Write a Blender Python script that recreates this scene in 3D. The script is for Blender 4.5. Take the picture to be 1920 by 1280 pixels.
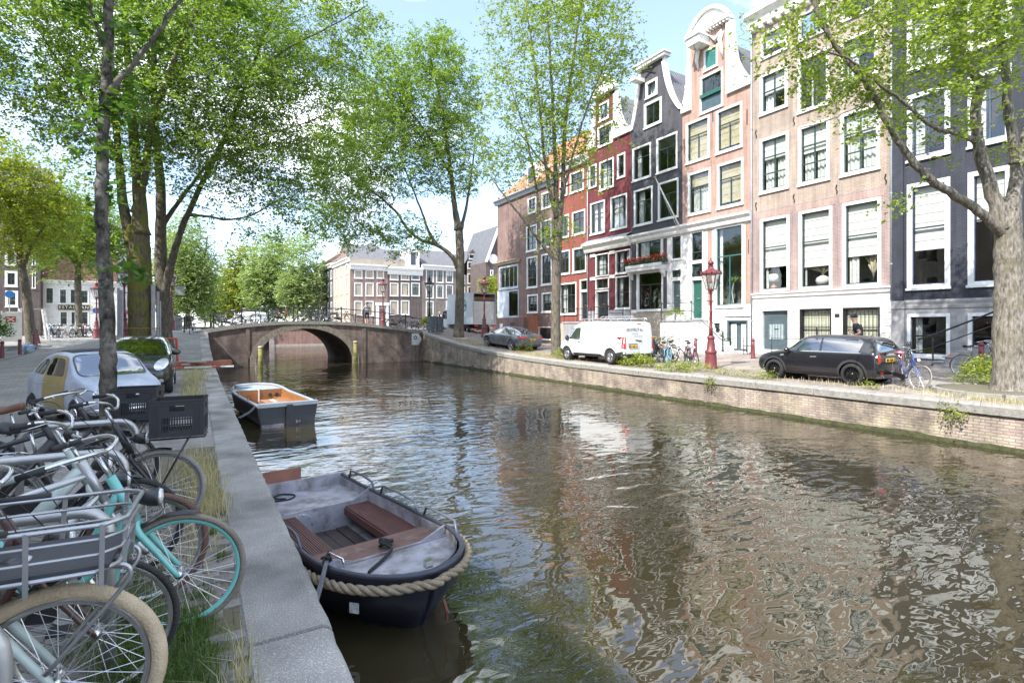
import bpy, bmesh, math, random
import numpy as np
from mathutils import Vector, Matrix, Quaternion
from mathutils.bvhtree import BVHTree
from mathutils.geometry import delaunay_2d_cdt
for o in list(bpy.data.objects):
 bpy.data.objects.remove(o, do_unlink=True)
scene = bpy.context.scene
COL = scene.collection
R = math.radians
# camera
# X = across the canal (towards the sunny houses), Y = along the canal, Z = up, street level = 0
EYE = 1.77
YAW = math.atan(594 / 1000)
cam_d = bpy.data.cameras.new('camera')
cam_d.sensor_width = 36.0
cam_d.lens = 18.75
cam_d.shift_y = -29 / 1920
cam_d.clip_start = 0.05
cam_d.clip_end = 3000
cam = bpy.data.objects.new('camera', cam_d)
COL.objects.link(cam)
cam.location = (0, 0, EYE)
cam.rotation_euler = (R(90), 0, -YAW)
scene.camera = cam
SN, CS = math.sin(YAW), math.cos(YAW)
# world and sun
SUN_EL = R(48)
SUN_DIR = Vector((-0.955, -0.297, 0)).normalized()          # ground direction towards the sun
w = bpy.data.worlds.new('World')
scene.world = w
w.use_nodes = True
nt = w.node_tree
nt.nodes.clear()
out = nt.nodes.new('ShaderNodeOutputWorld')
bg = nt.nodes.new('ShaderNodeBackground')
sky = nt.nodes.new('ShaderNodeTexSky')
sky.sky_type = 'NISHITA'
sky.sun_disc = False
sky.sun_elevation = SUN_EL
sky.sun_rotation = math.atan2(SUN_DIR.x, SUN_DIR.y)
sky.air_density = 1.0
sky.dust_density = 0.7
sky.ozone_density = 2.5
tc = nt.nodes.new('ShaderNodeTexCoord')
mp = nt.nodes.new('ShaderNodeMapping')
mp.inputs['Scale'].default_value = (1.0, 1.0, 2.2)
mp.inputs['Location'].default_value = (0.142, 4.179, 1.298)
n1 = nt.nodes.new('ShaderNodeTexNoise')
n1.inputs['Scale'].default_value = 2.1
n1.inputs['Detail'].default_value = 9
n1.inputs['Roughness'].default_value = 0.58
cr = nt.nodes.new('ShaderNodeValToRGB')
cr.color_ramp.elements[0].position = 0.48
cr.color_ramp.elements[1].position = 0.68
mixc = nt.nodes.new('ShaderNodeMix')
mixc.data_type = 'RGBA'
sky_gain = nt.nodes.new('ShaderNodeMix')
sky_gain.data_type = 'RGBA'
sky_gain.blend_type = 'MULTIPLY'
sky_gain.inputs['Factor'].default_value = 1.0
nt.links.new(tc.outputs['Generated'], mp.inputs['Vector'])
nt.links.new(mp.outputs['Vector'], n1.inputs['Vector'])
nt.links.new(n1.outputs['Fac'], cr.inputs['Fac'])
nt.links.new(cr.outputs['Color'], mixc.inputs['Factor'])
nt.links.new(sky.outputs['Color'], mixc.inputs['A'])
mixc.inputs['B'].default_value = (8.2, 8.3, 8.6, 1)
nt.links.new(mixc.outputs['Result'], bg.inputs['Color'])
veil = nt.nodes.new('ShaderNodeMix'); veil.data_type = 'RGBA'
veil.inputs['Factor'].default_value = 0.14
veil.inputs['B'].default_value = (4.6, 5.0, 5.6, 1)
nt.links.new(sky.outputs['Color'], veil.inputs['A'])
nt.links.new(veil.outputs['Result'], mixc.inputs['A'])
bg.inputs['Strength'].default_value = 0.15
nt.links.new(bg.outputs['Background'], out.inputs['Surface'])
sun_d = bpy.data.lights.new('sun', 'SUN')
sun_d.energy = 3.1
sun_d.angle = R(0.53)
sun_d.color = (1.0, 0.955, 0.88)
sun = bpy.data.objects.new('sun', sun_d)
COL.objects.link(sun)
to_sun = Vector((SUN_DIR.x * math.cos(SUN_EL), SUN_DIR.y * math.cos(SUN_EL), math.sin(SUN_EL)))
sun.rotation_euler = to_sun.to_track_quat('Z', 'Y').to_euler()
sun.location = to_sun * 60
scene.view_settings.view_transform = 'Standard'
scene.view_settings.look = 'None'
scene.view_settings.exposure = 1.5
scene.view_settings.gamma = 1.0
scene.view_settings.use_curve_mapping = False
scene.cycles.max_bounces = 7
scene.cycles.diffuse_bounces = 3
scene.cycles.glossy_bounces = 3
scene.cycles.transmission_bounces = 4
scene.cycles.transparent_max_bounces = 10
scene.cycles.caustics_reflective = False
scene.cycles.caustics_refractive = False
scene.cycles.sample_clamp_indirect = 6.0
# helpers
WATER_Z = -0.96
QL, QR = 0.69, 15.2          # quay edges
BRY = 39.5                   # near face of the bridge
FX = 26.0                    # facade plane of the right bank
def ray(px, py):
 u, v = (px - 960) / 1000, (611 - py) / 1000
 return Vector((SN + u * CS, CS - u * SN, v))
def atX(px, py, X):
 d = ray(px, py); t = X / d.x
 return Vector((X, d.y * t, EYE + d.z * t))
def atY(px, py, Y):
 d = ray(px, py); t = Y / d.y
 return Vector((d.x * t, Y, EYE + d.z * t))
def atZ(px, py, z=0.0):
 d = ray(px, py); t = (z - EYE) / d.z
 return Vector((d.x * t, d.y * t, z))
def atD(px, py, Z):
 d = ray(px, py)
 return Vector((d.x * Z, d.y * Z, EYE + d.z * Z))
def sstep(a, b, x):
 t = min(1, max(0, (x - a) / (b - a)))
 return t * t * (3 - 2 * t)
def ramp(Y):
 t = min(1, max(0, (Y - 8) / 32.0))
 return 1.45 * t ** 3.6
def ground(X, Y):
 if X > 8:
  f = 1 - sstep(QR + 3.5, QR + 10, X)
  return ramp(Y) * f + 0.26 * min(1, max(0, (X - QR - 1.5) / 9.0))
 f = 1 - sstep(3.0, 10.0, QL - X)
 g = ramp(Y) * f
 far = 0.8 * sstep(38, 52, Y)
 return max(g, far) if X < QL else g
MATS = {}
def newmat(name):
 m = bpy.data.materials.new(name); m.use_nodes = True
 nt = m.node_tree; nt.nodes.clear()
 o = nt.nodes.new('ShaderNodeOutputMaterial')
 return m, nt, o
def N(nt, typ, **kw):
 n = nt.nodes.new(typ)
 for k, v in kw.items():
  if k in n.inputs.keys() if hasattr(n.inputs, 'keys') else False:
   n.inputs[k].default_value = v
  else:
   setattr(n, k, v)
 return n
def rgba(c):
 return (c[0], c[1], c[2], 1)
def coords(nt, kind='Object'):
 return nt.nodes.new('ShaderNodeTexCoord').outputs[kind]
def M(name, c, rough=0.6, metal=0.0, var=0.18, vs=4.0, bump=0.0, bs=30.0, spec=0.5, coat=0.0, c2=None, c2s=2.0, c2t=0.62, c2w=.06):
 if name in MATS: return MATS[name]
 m, nt, o = newmat(name)
 b = nt.nodes.new('ShaderNodeBsdfPrincipled')
 b.inputs['Roughness'].default_value = rough
 b.inputs['Metallic'].default_value = metal
 b.inputs['Specular IOR Level'].default_value = spec
 b.inputs['Coat Weight'].default_value = coat
 b.inputs['Coat Roughness'].default_value = 0.05
 v = coords(nt)
 n = N(nt, 'ShaderNodeTexNoise'); n.inputs['Scale'].default_value = vs; n.inputs['Detail'].default_value = 6
 nt.links.new(v, n.inputs['Vector'])
 mr = N(nt, 'ShaderNodeMapRange'); mr.inputs[3].default_value = 1 - var; mr.inputs[4].default_value = 1 + var
 mr.inputs[1].default_value = 0.3; mr.inputs[2].default_value = 0.7
 nt.links.new(n.outputs['Fac'], mr.inputs[0])
 src = None
 rgb = N(nt, 'ShaderNodeRGB'); rgb.outputs[0].default_value = rgba(c); src = rgb.outputs[0]
 if c2 is not None:
  n2 = N(nt, 'ShaderNodeTexNoise'); n2.inputs['Scale'].default_value = c2s; n2.inputs['Detail'].default_value = 8; n2.inputs['Roughness'].default_value = .65
  nt.links.new(v, n2.inputs['Vector'])
  r2 = N(nt, 'ShaderNodeMapRange'); r2.inputs[1].default_value = c2t - c2w; r2.inputs[2].default_value = c2t + c2w
  nt.links.new(n2.outputs['Fac'], r2.inputs[0])
  mx = N(nt, 'ShaderNodeMix', data_type='RGBA'); mx.inputs['B'].default_value = rgba(c2)
  nt.links.new(r2.outputs[0], mx.inputs['Factor']); nt.links.new(src, mx.inputs['A']); src = mx.outputs['Result']
 mu = N(nt, 'ShaderNodeMix', data_type='RGBA', blend_type='MULTIPLY'); mu.inputs['Factor'].default_value = 1
 nt.links.new(src, mu.inputs['A']); nt.links.new(mr.outputs[0], mu.inputs['B'])
 nt.links.new(mu.outputs['Result'], b.inputs['Base Color'])
 rr = N(nt, 'ShaderNodeMapRange'); rr.inputs[3].default_value = max(0.02, rough * .8); rr.inputs[4].default_value = min(1, rough * 1.25)
 nt.links.new(n.outputs['Fac'], rr.inputs[0]); nt.links.new(rr.outputs[0], b.inputs['Roughness'])
 if bump > 0:
  nb = N(nt, 'ShaderNodeTexNoise'); nb.inputs['Scale'].default_value = bs; nb.inputs['Detail'].default_value = 5
  nt.links.new(v, nb.inputs['Vector'])
  bp = N(nt, 'ShaderNodeBump'); bp.inputs['Strength'].default_value = bump; bp.inputs['Distance'].default_value = 0.02
  nt.links.new(nb.outputs['Fac'], bp.inputs['Height']); nt.links.new(bp.outputs['Normal'], b.inputs['Normal'])
 nt.links.new(b.outputs['BSDF'], o.inputs['Surface'])
 MATS[name] = m
 return m
def brick(name, c1, c2, mort, rough=0.85, bw=0.21, rh=0.062, ms=0.010, stain=None, st=0.58, bump=0.35, ss=.6, spread=.18, wash=0.0, washc=(.6, .58, .5)):
 if name in MATS: return MATS[name]
 m, nt, o = newmat(name)
 b = nt.nodes.new('ShaderNodeBsdfPrincipled'); b.inputs['Roughness'].default_value = rough; b.inputs['Specular IOR Level'].default_value = 0.25
 v = coords(nt)
 sp = N(nt, 'ShaderNodeSeparateXYZ'); nt.links.new(v, sp.inputs[0])
 ad = N(nt, 'ShaderNodeMath', operation='ADD'); nt.links.new(sp.outputs['X'], ad.inputs[0]); nt.links.new(sp.outputs['Y'], ad.inputs[1])
 cb = N(nt, 'ShaderNodeCombineXYZ'); nt.links.new(ad.outputs[0], cb.inputs['X']); nt.links.new(sp.outputs['Z'], cb.inputs['Y'])
 bt = N(nt, 'ShaderNodeTexBrick')
 bt.inputs['Color1'].default_value = rgba(c1); bt.inputs['Color2'].default_value = rgba(c2); bt.inputs['Mortar'].default_value = rgba(mort)
 bt.inputs['Scale'].default_value = 1; bt.inputs['Brick Width'].default_value = bw; bt.inputs['Row Height'].default_value = rh
 bt.inputs['Mortar Size'].default_value = ms; bt.inputs['Mortar Smooth'].default_value = .3; bt.inputs['Bias'].default_value = 0.0
 nt.links.new(cb.outputs[0], bt.inputs['Vector'])
 src = bt.outputs['Color']
 n = N(nt, 'ShaderNodeTexNoise'); n.inputs['Scale'].default_value = 1.1; n.inputs['Detail'].default_value = 8; n.inputs['Roughness'].default_value = .62
 nt.links.new(v, n.inputs['Vector'])
 mr = N(nt, 'ShaderNodeMapRange'); mr.inputs[1].default_value = .3; mr.inputs[2].default_value = .7; mr.inputs[3].default_value = 1 - spread; mr.inputs[4].default_value = 1 + spread
 nt.links.new(n.outputs['Fac'], mr.inputs[0])
 mu = N(nt, 'ShaderNodeMix', data_type='RGBA', blend_type='MULTIPLY'); mu.inputs['Factor'].default_value = 1
 nt.links.new(src, mu.inputs['A']); nt.links.new(mr.outputs[0], mu.inputs['B']); src = mu.outputs['Result']
 sm = N(nt, 'ShaderNodeMapping'); sm.inputs['Scale'].default_value = (2.2, 2.2, .22); nt.links.new(v, sm.inputs['Vector'])
 sn = N(nt, 'ShaderNodeTexNoise'); sn.inputs['Scale'].default_value = 1.6; sn.inputs['Detail'].default_value = 7; sn.inputs['Roughness'].default_value = .6; nt.links.new(sm.outputs[0], sn.inputs['Vector'])
 sr_ = N(nt, 'ShaderNodeMapRange'); sr_.inputs[1].default_value = .35; sr_.inputs[2].default_value = .62; sr_.inputs[3].default_value = .74; sr_.inputs[4].default_value = 1.08; nt.links.new(sn.outputs['Fac'], sr_.inputs[0])
 mu2 = N(nt, 'ShaderNodeMix', data_type='RGBA', blend_type='MULTIPLY'); mu2.inputs['Factor'].default_value = 1
 nt.links.new(src, mu2.inputs['A']); nt.links.new(sr_.outputs[0], mu2.inputs['B']); src = mu2.outputs['Result']
 if stain is not None:
  n2 = N(nt, 'ShaderNodeTexNoise'); n2.inputs['Scale'].default_value = ss; n2.inputs['Detail'].default_value = 9; n2.inputs['Roughness'].default_value = .7
  nt.links.new(v, n2.inputs['Vector'])
  r2 = N(nt, 'ShaderNodeMapRange'); r2.inputs[1].default_value = st - .08; r2.inputs[2].default_value = st + .1
  nt.links.new(n2.outputs['Fac'], r2.inputs[0])
  mx = N(nt, 'ShaderNodeMix', data_type='RGBA'); mx.inputs['B'].default_value = rgba(stain)
  nt.links.new(r2.outputs[0], mx.inputs['Factor']); nt.links.new(src, mx.inputs['A']); src = mx.outputs['Result']
 if wash > 0:
  n3 = N(nt, 'ShaderNodeTexNoise'); n3.inputs['Scale'].default_value = 1.7; n3.inputs['Detail'].default_value = 9; n3.inputs['Roughness'].default_value = .75
  nt.links.new(v, n3.inputs['Vector'])
  r3 = N(nt, 'ShaderNodeMapRange'); r3.inputs[1].default_value = .5; r3.inputs[2].default_value = .68; r3.inputs[4].default_value = wash
  nt.links.new(n3.outputs['Fac'], r3.inputs[0])
  mx = N(nt, 'ShaderNodeMix', data_type='RGBA'); mx.inputs['B'].default_value = rgba(washc)
  nt.links.new(r3.outputs[0], mx.inputs['Factor']); nt.links.new(src, mx.inputs['A']); src = mx.outputs['Result']
 nt.links.new(src, b.inputs['Base Color'])
 sub = N(nt, 'ShaderNodeMath', operation='MULTIPLY_ADD'); sub.inputs[1].default_value = -1; sub.inputs[2].default_value = 1
 nt.links.new(bt.outputs['Fac'], sub.inputs[0])
 bp = N(nt, 'ShaderNodeBump'); bp.inputs['Strength'].default_value = bump; bp.inputs['Distance'].default_value = .012
 nt.links.new(sub.outputs[0], bp.inputs['Height']); nt.links.new(bp.outputs['Normal'], b.inputs['Normal'])
 nt.links.new(b.outputs['BSDF'], o.inputs['Surface'])
 MATS[name] = m
 return m
def glass(name='window_glass', tint=(.86, .9, .9), gl=1.0, base=.10):
 if name in MATS: return MATS[name]
 m, nt, o = newmat(name)
 t = N(nt, 'ShaderNodeBsdfTransparent'); t.inputs[0].default_value = rgba(tint)
 g = N(nt, 'ShaderNodeBsdfGlossy'); g.inputs['Roughness'].default_value = 0.02
 g.inputs['Color'].default_value = (gl, gl, gl, 1)
 f = N(nt, 'ShaderNodeLayerWeight'); f.inputs['Blend'].default_value = .5
 pw = N(nt, 'ShaderNodeMath', operation='POWER'); pw.inputs[1].default_value = 4.0
 nt.links.new(f.outputs['Facing'], pw.inputs[0])
 ad = N(nt, 'ShaderNodeMath', operation='MULTIPLY_ADD', use_clamp=True); ad.inputs[1].default_value = .9; ad.inputs[2].default_value = base
 nt.links.new(pw.outputs[0], ad.inputs[0])
 n = N(nt, 'ShaderNodeTexNoise'); n.inputs['Scale'].default_value = 1.3; nt.links.new(coords(nt), n.inputs['Vector'])
 bp = N(nt, 'ShaderNodeBump'); bp.inputs['Strength'].default_value = .05; bp.inputs['Distance'].default_value = .03
 nt.links.new(n.outputs['Fac'], bp.inputs['Height']); nt.links.new(bp.outputs['Normal'], g.inputs['Normal'])
 m.use_transparent_shadow = True
 mx = N(nt, 'ShaderNodeMixShader')
 nt.links.new(ad.outputs[0], mx.inputs[0]); nt.links.new(t.outputs[0], mx.inputs[1]); nt.links.new(g.outputs[0], mx.inputs[2])
 nt.links.new(mx.outputs[0], o.inputs['Surface'])
 MATS[name] = m
 return m
class MB:
 def __init__(s):
  s.v = []; s.f = []; s.mi = []
 def add(s, vs, fs, m=0):
  k = len(s.v)
  s.v.extend([tuple(p) for p in vs])
  for f in fs:
   s.f.append(tuple(i + k for i in f)); s.mi.append(m)
  return s
 def box(s, x0, x1, y0, y1, z0, z1, m=0, mat=None):
  vs = [(x0, y0, z0), (x1, y0, z0), (x1, y1, z0), (x0, y1, z0), (x0, y0, z1), (x1, y0, z1), (x1, y1, z1), (x0, y1, z1)]
  if mat is not None: vs = [mat @ Vector(p) for p in vs]
  return s.add(vs, [(0, 3, 2, 1), (4, 5, 6, 7), (0, 1, 5, 4), (1, 2, 6, 5), (2, 3, 7, 6), (3, 0, 4, 7)], m)
 def cbox(s, c, sx, sy, sz, rz=0, m=0, rot=None):
  mt = Matrix.Translation(Vector(c)) @ (rot.to_4x4() if rot is not None else Matrix.Rotation(rz, 4, 'Z'))
  return s.box(-sx / 2, sx / 2, -sy / 2, sy / 2, -sz / 2, sz / 2, m, mt)
 def bar(s, a, b, wd, th, m=0, up=Vector((0, 0, 1))):
  a, b = Vector(a), Vector(b); d = (b - a); L = d.length
  if L < 1e-6: return s
  d.normalize(); sx = d.cross(up)
  if sx.length < 1e-4: sx = d.cross(Vector((1, 0, 0)))
  sx.normalize(); sz = sx.cross(d)
  vs = []
  for p in (a, b):
   for i, j in ((-1, -1), (1, -1), (1, 1), (-1, 1)):
    vs.append(p + sx * (i * wd / 2) + sz * (j * th / 2))
  return s.add(vs, [(0, 3, 2, 1), (4, 5, 6, 7), (0, 1, 5, 4), (1, 2, 6, 5), (2, 3, 7, 6), (3, 0, 4, 7)], m)
 def tube(s, pts, r, n=6, closed=False, caps=True, m=0):
  pts = [Vector(p) for p in pts]
  k = len(pts)
  rs = list(r) if hasattr(r, '__len__') else [r] * k
  tang = []
  for i in range(k):
   if closed: t = pts[(i + 1) % k] - pts[i - 1]
   elif i == 0: t = pts[1] - pts[0]
   elif i == k - 1: t = pts[-1] - pts[-2]
   else: t = (pts[i + 1] - pts[i]).normalized() + (pts[i] - pts[i - 1]).normalized()
   if t.length < 1e-9: t = Vector((0, 0, 1))
   tang.append(t.normalized())
  ref = Vector((0, 0, 1)) if abs(tang[0].z) < .9 else Vector((1, 0, 0))
  nx = (ref - tang[0] * ref.dot(tang[0])).normalized()
  vs = []
  for i in range(k):
   if i:
    nx = nx - tang[i] * nx.dot(tang[i])
    if nx.length < 1e-6: nx = tang[i].orthogonal()
    nx.normalize()
   ny = tang[i].cross(nx)
   for j in range(n):
    a = 2 * math.pi * j / n
    vs.append(pts[i] + (nx * math.cos(a) + ny * math.sin(a)) * rs[i])
  fs = []
  rng = k if closed else k - 1
  for i in range(rng):
   for j in range(n):
    a = i * n + j; b = i * n + (j + 1) % n
    c = ((i + 1) % k) * n + (j + 1) % n; d = ((i + 1) % k) * n + j
    fs.append((a, b, c, d))
  if caps and not closed:
   fs.append(tuple(range(n - 1, -1, -1))); fs.append(tuple((k - 1) * n + j for j in range(n)))
  return s.add(vs, fs, m)
 def lathe(s, prof, n=12, c=(0, 0, 0), mat=None, m=0, cap=True):
  vs = []; fs = []
  for r_, z_ in prof:
   for j in range(n):
    a = 2 * math.pi * j / n
    p = Vector((r_ * math.cos(a), r_ * math.sin(a), z_))
    if mat is not None: p = mat @ p
    vs.append(p + Vector(c))
  for i in range(len(prof) - 1):
   for j in range(n):
    fs.append((i * n + j, i * n + (j + 1) % n, (i + 1) * n + (j + 1) % n, (i + 1) * n + j))
  if cap:
   fs.append(tuple(range(n - 1, -1, -1))); fs.append(tuple((len(prof) - 1) * n + j for j in range(n)))
  return s.add(vs, fs, m)
 def prism(s, poly, fn, d0, d1, m=0):
  n = len(poly)
  vs = [fn(a, b, d0) for a, b in poly] + [fn(a, b, d1) for a, b in poly]
  fs = [tuple(range(n - 1, -1, -1)), tuple(range(n, 2 * n))]
  for i in range(n):
   j = (i + 1) % n
   fs.append((i, j, n + j, n + i))
  return s.add(vs, fs, m)
 def torus(s, c, Rr, r, n=32, k=6, axis='y', m=0, sq=1.0, a0=0, a1=2 * math.pi):
  pts = []
  full = abs(a1 - a0 - 2 * math.pi) < 1e-6
  cnt = n if full else n + 1
  for i in range(cnt):
   a = a0 + (a1 - a0) * i / n
   if axis == 'y': pts.append((c[0] + Rr * math.cos(a), c[1], c[2] + Rr * math.sin(a)))
   elif axis == 'z': pts.append((c[0] + Rr * math.cos(a), c[1] + Rr * math.sin(a), c[2]))
   else: pts.append((c[0], c[1] + Rr * math.cos(a), c[2] + Rr * math.sin(a)))
  return s.tube(pts, r, k, closed=full, m=m)
 def grid(s, fn, nu, nv, m=0, flip=False, closeu=False):
  vs = [fn(i / nu, j / nv) for i in range(nu + (0 if closeu else 1)) for j in range(nv + 1)]
  fs = []
  for i in range(nu):
   i2 = (i + 1) % nu if closeu else i + 1
   for j in range(nv):
    q = (i * (nv + 1) + j, i2 * (nv + 1) + j, i2 * (nv + 1) + j + 1, i * (nv + 1) + j + 1)
    fs.append(q[::-1] if flip else q)
  return s.add(vs, fs, m)
 def mesh(s, name, mats, smooth=False):
  me = bpy.data.meshes.new(name)
  me.from_pydata(s.v, [], s.f)
  for mm in (mats if isinstance(mats, (list, tuple)) else [mats]):
   me.materials.append(mm)
  if any(s.mi): me.polygons.foreach_set('material_index', s.mi)
  if smooth: me.polygons.foreach_set('use_smooth', [True] * len(me.polygons))
  me.validate(); me.update()
  return me
 def build(s, name, mats, parent=None, smooth=False, bevel=0.0, loc=None, auto=False):
  me = s.mesh(name, mats, smooth or auto)
  if auto:
   try: me.set_sharp_from_angle(angle=R(40))
   except Exception: pass
  o = bpy.data.objects.new(name, me)
  COL.objects.link(o)
  if parent is not None: o.parent = parent
  if loc is not None: o.location = loc
  if bevel > 0:
   md = o.modifiers.new('bevel', 'BEVEL'); md.width = bevel; md.segments = 2; md.limit_method = 'ANGLE'; md.angle_limit = R(35)
  return o
def tag(o, label, cat, group=None, kind=None):
 o['label'] = label; o['category'] = cat
 if group: o['group'] = group
 if kind: o['kind'] = kind
 return o
def struct(o):
 o['kind'] = 'structure'; return o
def empty(name, loc, rz=0, label=None, cat=None, group=None):
 o = bpy.data.objects.new(name, None); COL.objects.link(o)
 o.empty_display_size = .3
 o.location = loc; o.rotation_euler = (0, 0, rz)
 if label: tag(o, label, cat, group)
 return o
def copy_tree(o, parent=None):
 c = o.copy(); COL.objects.link(c)
 if parent is not None: c.parent = parent
 for ch in KIDS.get(o, None) or [k for k in o.children]:
  copy_tree(ch, c)
 return c
KIDS = {}
def inst(name, me, parent, loc=(0, 0, 0), rot=(0, 0, 0), scale=(1, 1, 1)):
 o = bpy.data.objects.new(name, me); COL.objects.link(o)
 if parent is not None: o.parent = parent
 o.location = loc; o.rotation_euler = rot; o.scale = scale
 return o
def inside(p, poly):
 x, y = p; c = False; n = len(poly)
 for i in range(n):
  x1, y1 = poly[i]; x2, y2 = poly[(i + 1) % n]
  if (y1 > y) != (y2 > y) and x < (x2 - x1) * (y - y1) / (y2 - y1) + x1: c = not c
 return c
def poly_holes(outer, holes, extra=()):
 vs = []; es = []
 for lp in [outer] + list(holes):
  k = len(vs); n = len(lp)
  vs += [Vector((a, b)) for a, b in lp]
  es += [(k + i, k + (i + 1) % n) for i in range(n)]
 vs += [Vector(p) for p in extra]
 v2, e2, f2, _, _, _ = delaunay_2d_cdt(vs, es, [], 0, 1e-5)
 tris = []
 for f in f2:
  cx = sum(v2[i].x for i in f) / 3; cy = sum(v2[i].y for i in f) / 3
  if inside((cx, cy), outer) and not any(inside((cx, cy), h) for h in holes):
   tris.append(tuple(f))
 return v2, tris
def text_mesh(body, size, name, mat, parent, matrix, extrude=0.002, spacing=1.0):
 cu = bpy.data.curves.new(name, 'FONT'); cu.body = body; cu.size = size; cu.extrude = extrude
 cu.align_x = 'CENTER'; cu.align_y = 'CENTER'; cu.space_character = spacing; cu.resolution_u = 2
 ob = bpy.data.objects.new(name, cu); COL.objects.link(ob)
 dg = bpy.context.evaluated_depsgraph_get()
 me = bpy.data.meshes.new_from_object(ob.evaluated_get(dg))
 bpy.data.objects.remove(ob, do_unlink=True)
 me.materials.clear(); me.materials.append(mat)
 o = bpy.data.objects.new(name, me); COL.objects.link(o); o.parent = parent; o.matrix_local = matrix
 return o
# setting materials
def ground_mat(name, c1, c2, mort, bw, rh, rot=0.0, patch=None, pt=.6, ps=.5, bump=.3, spread=.2, rough=.9):
 m, nt, o = newmat(name)
 b = nt.nodes.new('ShaderNodeBsdfPrincipled'); b.inputs['Roughness'].default_value = rough; b.inputs['Specular IOR Level'].default_value = .25
 v = coords(nt)
 mp = N(nt, 'ShaderNodeMapping'); mp.inputs['Rotation'].default_value = (0, 0, rot); nt.links.new(v, mp.inputs['Vector'])
 bt = N(nt, 'ShaderNodeTexBrick'); bt.inputs['Scale'].default_value = 1
 bt.inputs['Color1'].default_value = rgba(c1); bt.inputs['Color2'].default_value = rgba(c2); bt.inputs['Mortar'].default_value = rgba(mort)
 bt.inputs['Brick Width'].default_value = bw; bt.inputs['Row Height'].default_value = rh; bt.inputs['Mortar Size'].default_value = .006
 nt.links.new(mp.outputs[0], bt.inputs['Vector'])
 n = N(nt, 'ShaderNodeTexNoise'); n.inputs['Scale'].default_value = .9; n.inputs['Detail'].default_value = 9; n.inputs['Roughness'].default_value = .65
 nt.links.new(v, n.inputs['Vector'])
 mr = N(nt, 'ShaderNodeMapRange'); mr.inputs[1].default_value = .3; mr.inputs[2].default_value = .7; mr.inputs[3].default_value = 1 - spread; mr.inputs[4].default_value = 1 + spread
 nt.links.new(n.outputs['Fac'], mr.inputs[0])
 mu = N(nt, 'ShaderNodeMix', data_type='RGBA', blend_type='MULTIPLY'); mu.inputs['Factor'].default_value = 1
 nt.links.new(bt.outputs['Color'], mu.inputs['A']); nt.links.new(mr.outputs[0], mu.inputs['B']); src = mu.outputs['Result']
 if patch:
  n2 = N(nt, 'ShaderNodeTexNoise'); n2.inputs['Scale'].default_value = ps; n2.inputs['Detail'].default_value = 10; n2.inputs['Roughness'].default_value = .7
  nt.links.new(v, n2.inputs['Vector'])
  r2 = N(nt, 'ShaderNodeMapRange'); r2.inputs[1].default_value = pt - .06; r2.inputs[2].default_value = pt + .1
  nt.links.new(n2.outputs['Fac'], r2.inputs[0])
  mx = N(nt, 'ShaderNodeMix', data_type='RGBA'); mx.inputs['B'].default_value = rgba(patch)
  nt.links.new(r2.outputs[0], mx.inputs['Factor']); nt.links.new(src, mx.inputs['A']); src = mx.outputs['Result']
 nt.links.new(src, b.inputs['Base Color'])
 inv = N(nt, 'ShaderNodeMath', operation='MULTIPLY_ADD'); inv.inputs[1].default_value = -1; inv.inputs[2].default_value = 1
 nt.links.new(bt.outputs['Fac'], inv.inputs[0])
 bp = N(nt, 'ShaderNodeBump'); bp.inputs['Strength'].default_value = bump; bp.inputs['Distance'].default_value = .01
 nt.links.new(inv.outputs[0], bp.inputs['Height']); nt.links.new(bp.outputs['Normal'], b.inputs['Normal'])
 nt.links.new(b.outputs['BSDF'], o.inputs['Surface'])
 MATS[name] = m
 return m
ground_mat('street_clinker', (.33, .28, .25), (.24, .20, .185), (.13, .115, .10), .2, .09, 0, patch=(.38, .35, .29), pt=.58, spread=.3)
ground_mat('street_grey', (.33, .32, .30), (.26, .25, .235), (.16, .15, .135), .2, .07, R(45), patch=(.31, .30, .27), pt=.6, spread=.28)
ground_mat('pavement_grey', (.26, .25, .24), (.21, .20, .195), (.12, .12, .11), .3, .3, 0)
ground_mat('strip_soil', (.17, .15, .12), (.13, .12, .10), (.07, .065, .05), .2, .1, R(90), patch=(.14, .13, .07), pt=.5)
STONE = M('coping_stone', (.30, .285, .26), .85, var=.22, vs=9, bump=.9, bs=55, c2=(.36, .35, .32), c2s=160, c2t=.60, c2w=.03)
STONE_L = M('coping_concrete', (.29, .282, .265), .9, var=.5, vs=1.3, bump=1.0, bs=110, c2=(.52, .51, .48), c2s=110, c2t=.57, c2w=.04)
MOSS = M('wet_moss', (.055, .060, .022), .8, var=.5, vs=8, bump=1.0, bs=40, c2=(.02, .02, .015), c2s=3)
PALE = brick('quay_brick', (.42, .36, .29), (.33, .25, .22), (.24, .21, .18), stain=(.13, .11, .095), st=.57, ss=.8, wash=.6, washc=(.50, .44, .28), spread=.32, rh=.07, ms=.012, bump=.7)
BRB = brick('bridge_brick', (.25, .15, .125), (.16, .105, .095), (.26, .225, .20), stain=(.10, .08, .075), st=.54, wash=.45, washc=(.36, .32, .29), spread=.3, rh=.07, ms=.013, bump=.7)
FARB = brick('far_quay_brick', (.42, .20, .16), (.36, .18, .15), (.34, .28, .24), wash=.3, washc=(.5, .38, .33))
SAND = M('voussoir_stone', (.27, .235, .19), .85, var=.25, vs=5, bump=.5, bs=40, c2=(.15, .13, .11), c2s=3)
IRON = M('black_iron', (.022, .023, .026), .45, var=.2, vs=10, bump=.2)
OAK = M('mossy_timber', (.17, .16, .055), .85, var=.35, vs=7, bump=.6, bs=30, c2=(.26, .24, .08), c2s=4, c2t=.5)
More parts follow.
